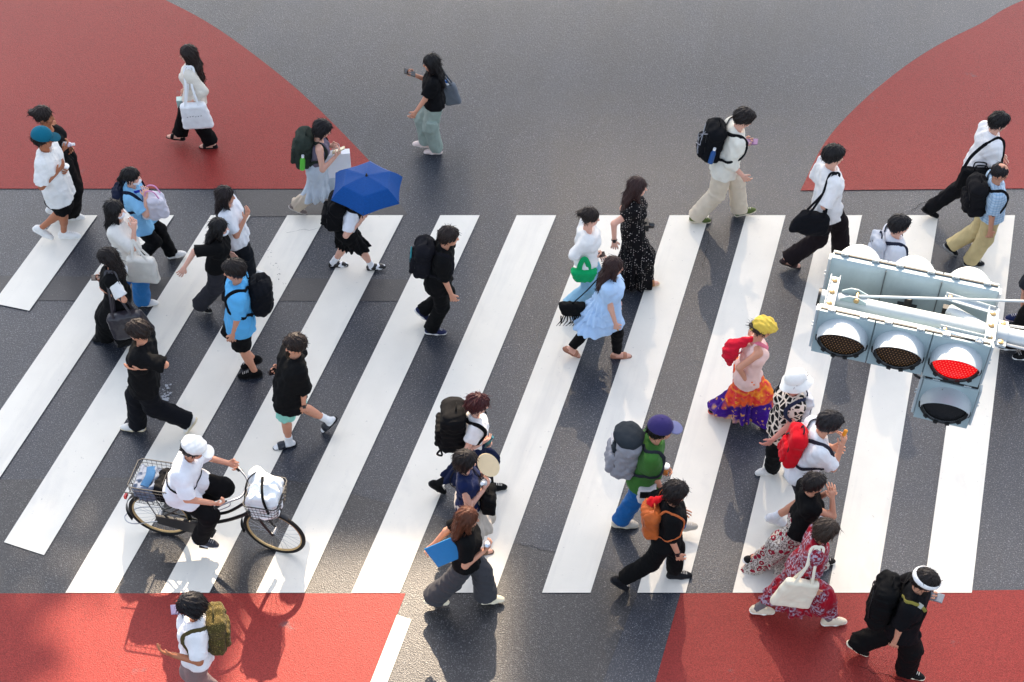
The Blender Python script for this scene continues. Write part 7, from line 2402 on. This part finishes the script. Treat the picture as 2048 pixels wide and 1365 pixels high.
# ------------------------------------------------------------------ added sun mask beyond the frame, shaped to shade the crossing
def build_sun_mask():
    """made-up lattice added out of view; its slats are spaced to shape the sunlight"""
    Y0 = 20.0
    steel = plain('sun_mask_steel', (168, 170, 172), 0.6, 0.3)
    root = empty('sun_mask', (0, Y0, 0), 'tall steel lattice gantry standing across the junction beyond the crossing', 'gantry')
    org = np.array(root.location)
    I3 = np.eye(3)
    te = math.tan(radians(SUN_EL))
    def scr(X, Y):
        """where the sun ray that reaches ground point X,Y crosses the lattice"""
        return X + (Y0 - Y) * math.tan(radians(SUN_AZ)), (Y0 - Y) * te
    zt = scr(0, -8)[1]
    for x in (-13.0, 13.0):
        B = MB()
        B.box((x, Y0 + 0.3, zt / 2), I3, A3(0.2, 0.2, zt / 2))
        B.build('mask_post', steel, root, org)
    def st(a, b, v):
        t = min(1.0, max(0.0, (v - a) / (b - a)))
        return t * t * (3 - 2 * t)
    def opening(x, y):
        """how open the lattice is where the sun ray to ground point x,y passes"""
        right = st(-1.6, 1.4, x)
        v = lerp(lerp(0.025, 0.105, right), 0.048, st(2.2, 5.0, y))
        low = 1 - st(-2.9, -2.3, y)
        v = lerp(v, lerp(0.015, 0.19, st(0.7, 1.3, x)), low * st(0.0, 0.5, x))
        e = -4.38 + 0.16 * sin(7.1 * y) + 0.10 * sin(17.3 * y + 1)
        win = st(e - 0.08, e + 0.10, x) * (1 - st(-0.55, 0.30, x)) * (1 - st(-3.35, -2.55, y))
        # openings cut to cast leaf-like shade along the left side
        lf = sin(9.3 * x + 3.1 * y) * sin(4.2 * x - 8.7 * y + 1.2)
        if x < -3.4 and y > -3.6 and lf > 0.25:
            win *= 0.25
        if -5.2 < x < e and -3.5 < y < -2.4 and lf < -0.62:
            win = 0.45
        v = max(v, 0.9 * win) if x > e or win > 0.2 else v * (1 - low)
        c = -2.60 + (y + 2.75) * 0.16  # closed strip added to the lattice to cast a dark streak
        if y < -2.65:
            v *= st(0.12, 0.24, abs(x - c))
        return v
    slats = MB()
    pitch = 0.075
    def zone(x0, x1, y0, y1, dx, dy):
        nx, ny = int(round((x1 - x0) / dx)), int(round((y1 - y0) / dy))
        for j in range(ny):
            for i in range(nx):
                xa, ya = x0 + (x1 - x0) * i / nx, y0 + (y1 - y0) * j / ny
                xb, yb = x0 + (x1 - x0) * (i + 1) / nx, y0 + (y1 - y0) * (j + 1) / ny
                tr = min(1.0, max(0.0, opening((xa + xb) / 2, (ya + yb) / 2)))
                (a, z1), (b, z0) = scr(xa, ya), scr(xb, yb)
                if tr < 0.012:
                    slats.box(((a + b) / 2, Y0, (z0 + z1) / 2), I3, A3((b - a) / 2, 0.004, (z1 - z0) / 2))
                elif tr < 0.98:
                    n = max(1, int(round((z1 - z0) / pitch)))
                    ph = (z1 - z0) / n
                    for k in range(n):
                        slats.box(((a + b) / 2, Y0, z0 + (k + 0.5) * ph), I3, A3((b - a) / 2, 0.002, ph * (1 - tr) / 2))
    zone(-10, 10, -2.4, 11, 0.5, 0.5)
    zone(-10, -5.4, -8, -2.4, 0.5, 0.4)
    zone(-5.4, 1.4, -8, -2.4, 0.136, 0.1)
    zone(1.4, 10, -8, -2.4, 0.5, 0.4)
    slats.build('lattice', steel, root, org)
    return root

# ------------------------------------------------------------------ light and camera
def world():
    w = bpy.data.worlds.new('World')
    SC.world = w
    w.use_nodes = True
    nt = w.node_tree
    bg = nt.nodes['Background']
    sky = nt.nodes.new('ShaderNodeTexSky')
    sky.sky_type = 'NISHITA'
    sky.sun_disc = False
    sky.sun_elevation = radians(SUN_EL)
    sky.sun_rotation = radians(SUN_AZ)
    sky.altitude = 50
    sky.air_density = 1.0
    sky.dust_density = 2.5
    sky.ozone_density = 1.0
    hs = nt.nodes.new('ShaderNodeHueSaturation')
    hs.inputs['Saturation'].default_value = 0.6
    nt.links.new(sky.outputs['Color'], hs.inputs['Color'])
    nt.links.new(hs.outputs['Color'], bg.inputs['Color'])
    bg.inputs['Strength'].default_value = SKY
    sl = bpy.data.lights.new('sun', 'SUN')
    sl.energy = SUN
    sl.angle = radians(0.53)
    sl.color = (1.0, 0.80, 0.58)
    so = bpy.data.objects.new('sun', sl)
    COL.objects.link(so)
    el, az = radians(SUN_EL), radians(SUN_AZ)
    d = A3(sin(az) * cos(el), cos(az) * cos(el), sin(el))
    so.rotation_euler = (radians(90) - el, 0, pi - az)
    so.location = tuple(d * 60)

def camera():
    cd = bpy.data.cameras.new('camera')
    cd.sensor_width = 36
    cd.lens = G['lens']
    cd.clip_end = 500
    c = bpy.data.objects.new('camera', cd)
    COL.objects.link(c)
    c.location = G['cam']
    c.rotation_euler = (radians(90 - G['pitch']), 0, 0)
    SC.camera = c

def main():
    world()
    camera()
    build_sun_mask()
    traffic_signal()
    bicycle()
    for p in PEOPLE:
        person(p)
    vs = SC.view_settings
    vs.view_transform = 'Standard'
    vs.look = 'None'
    vs.exposure = EXPO
    vs.gamma = 1.0
    SC.cycles.max_bounces = 6

main()
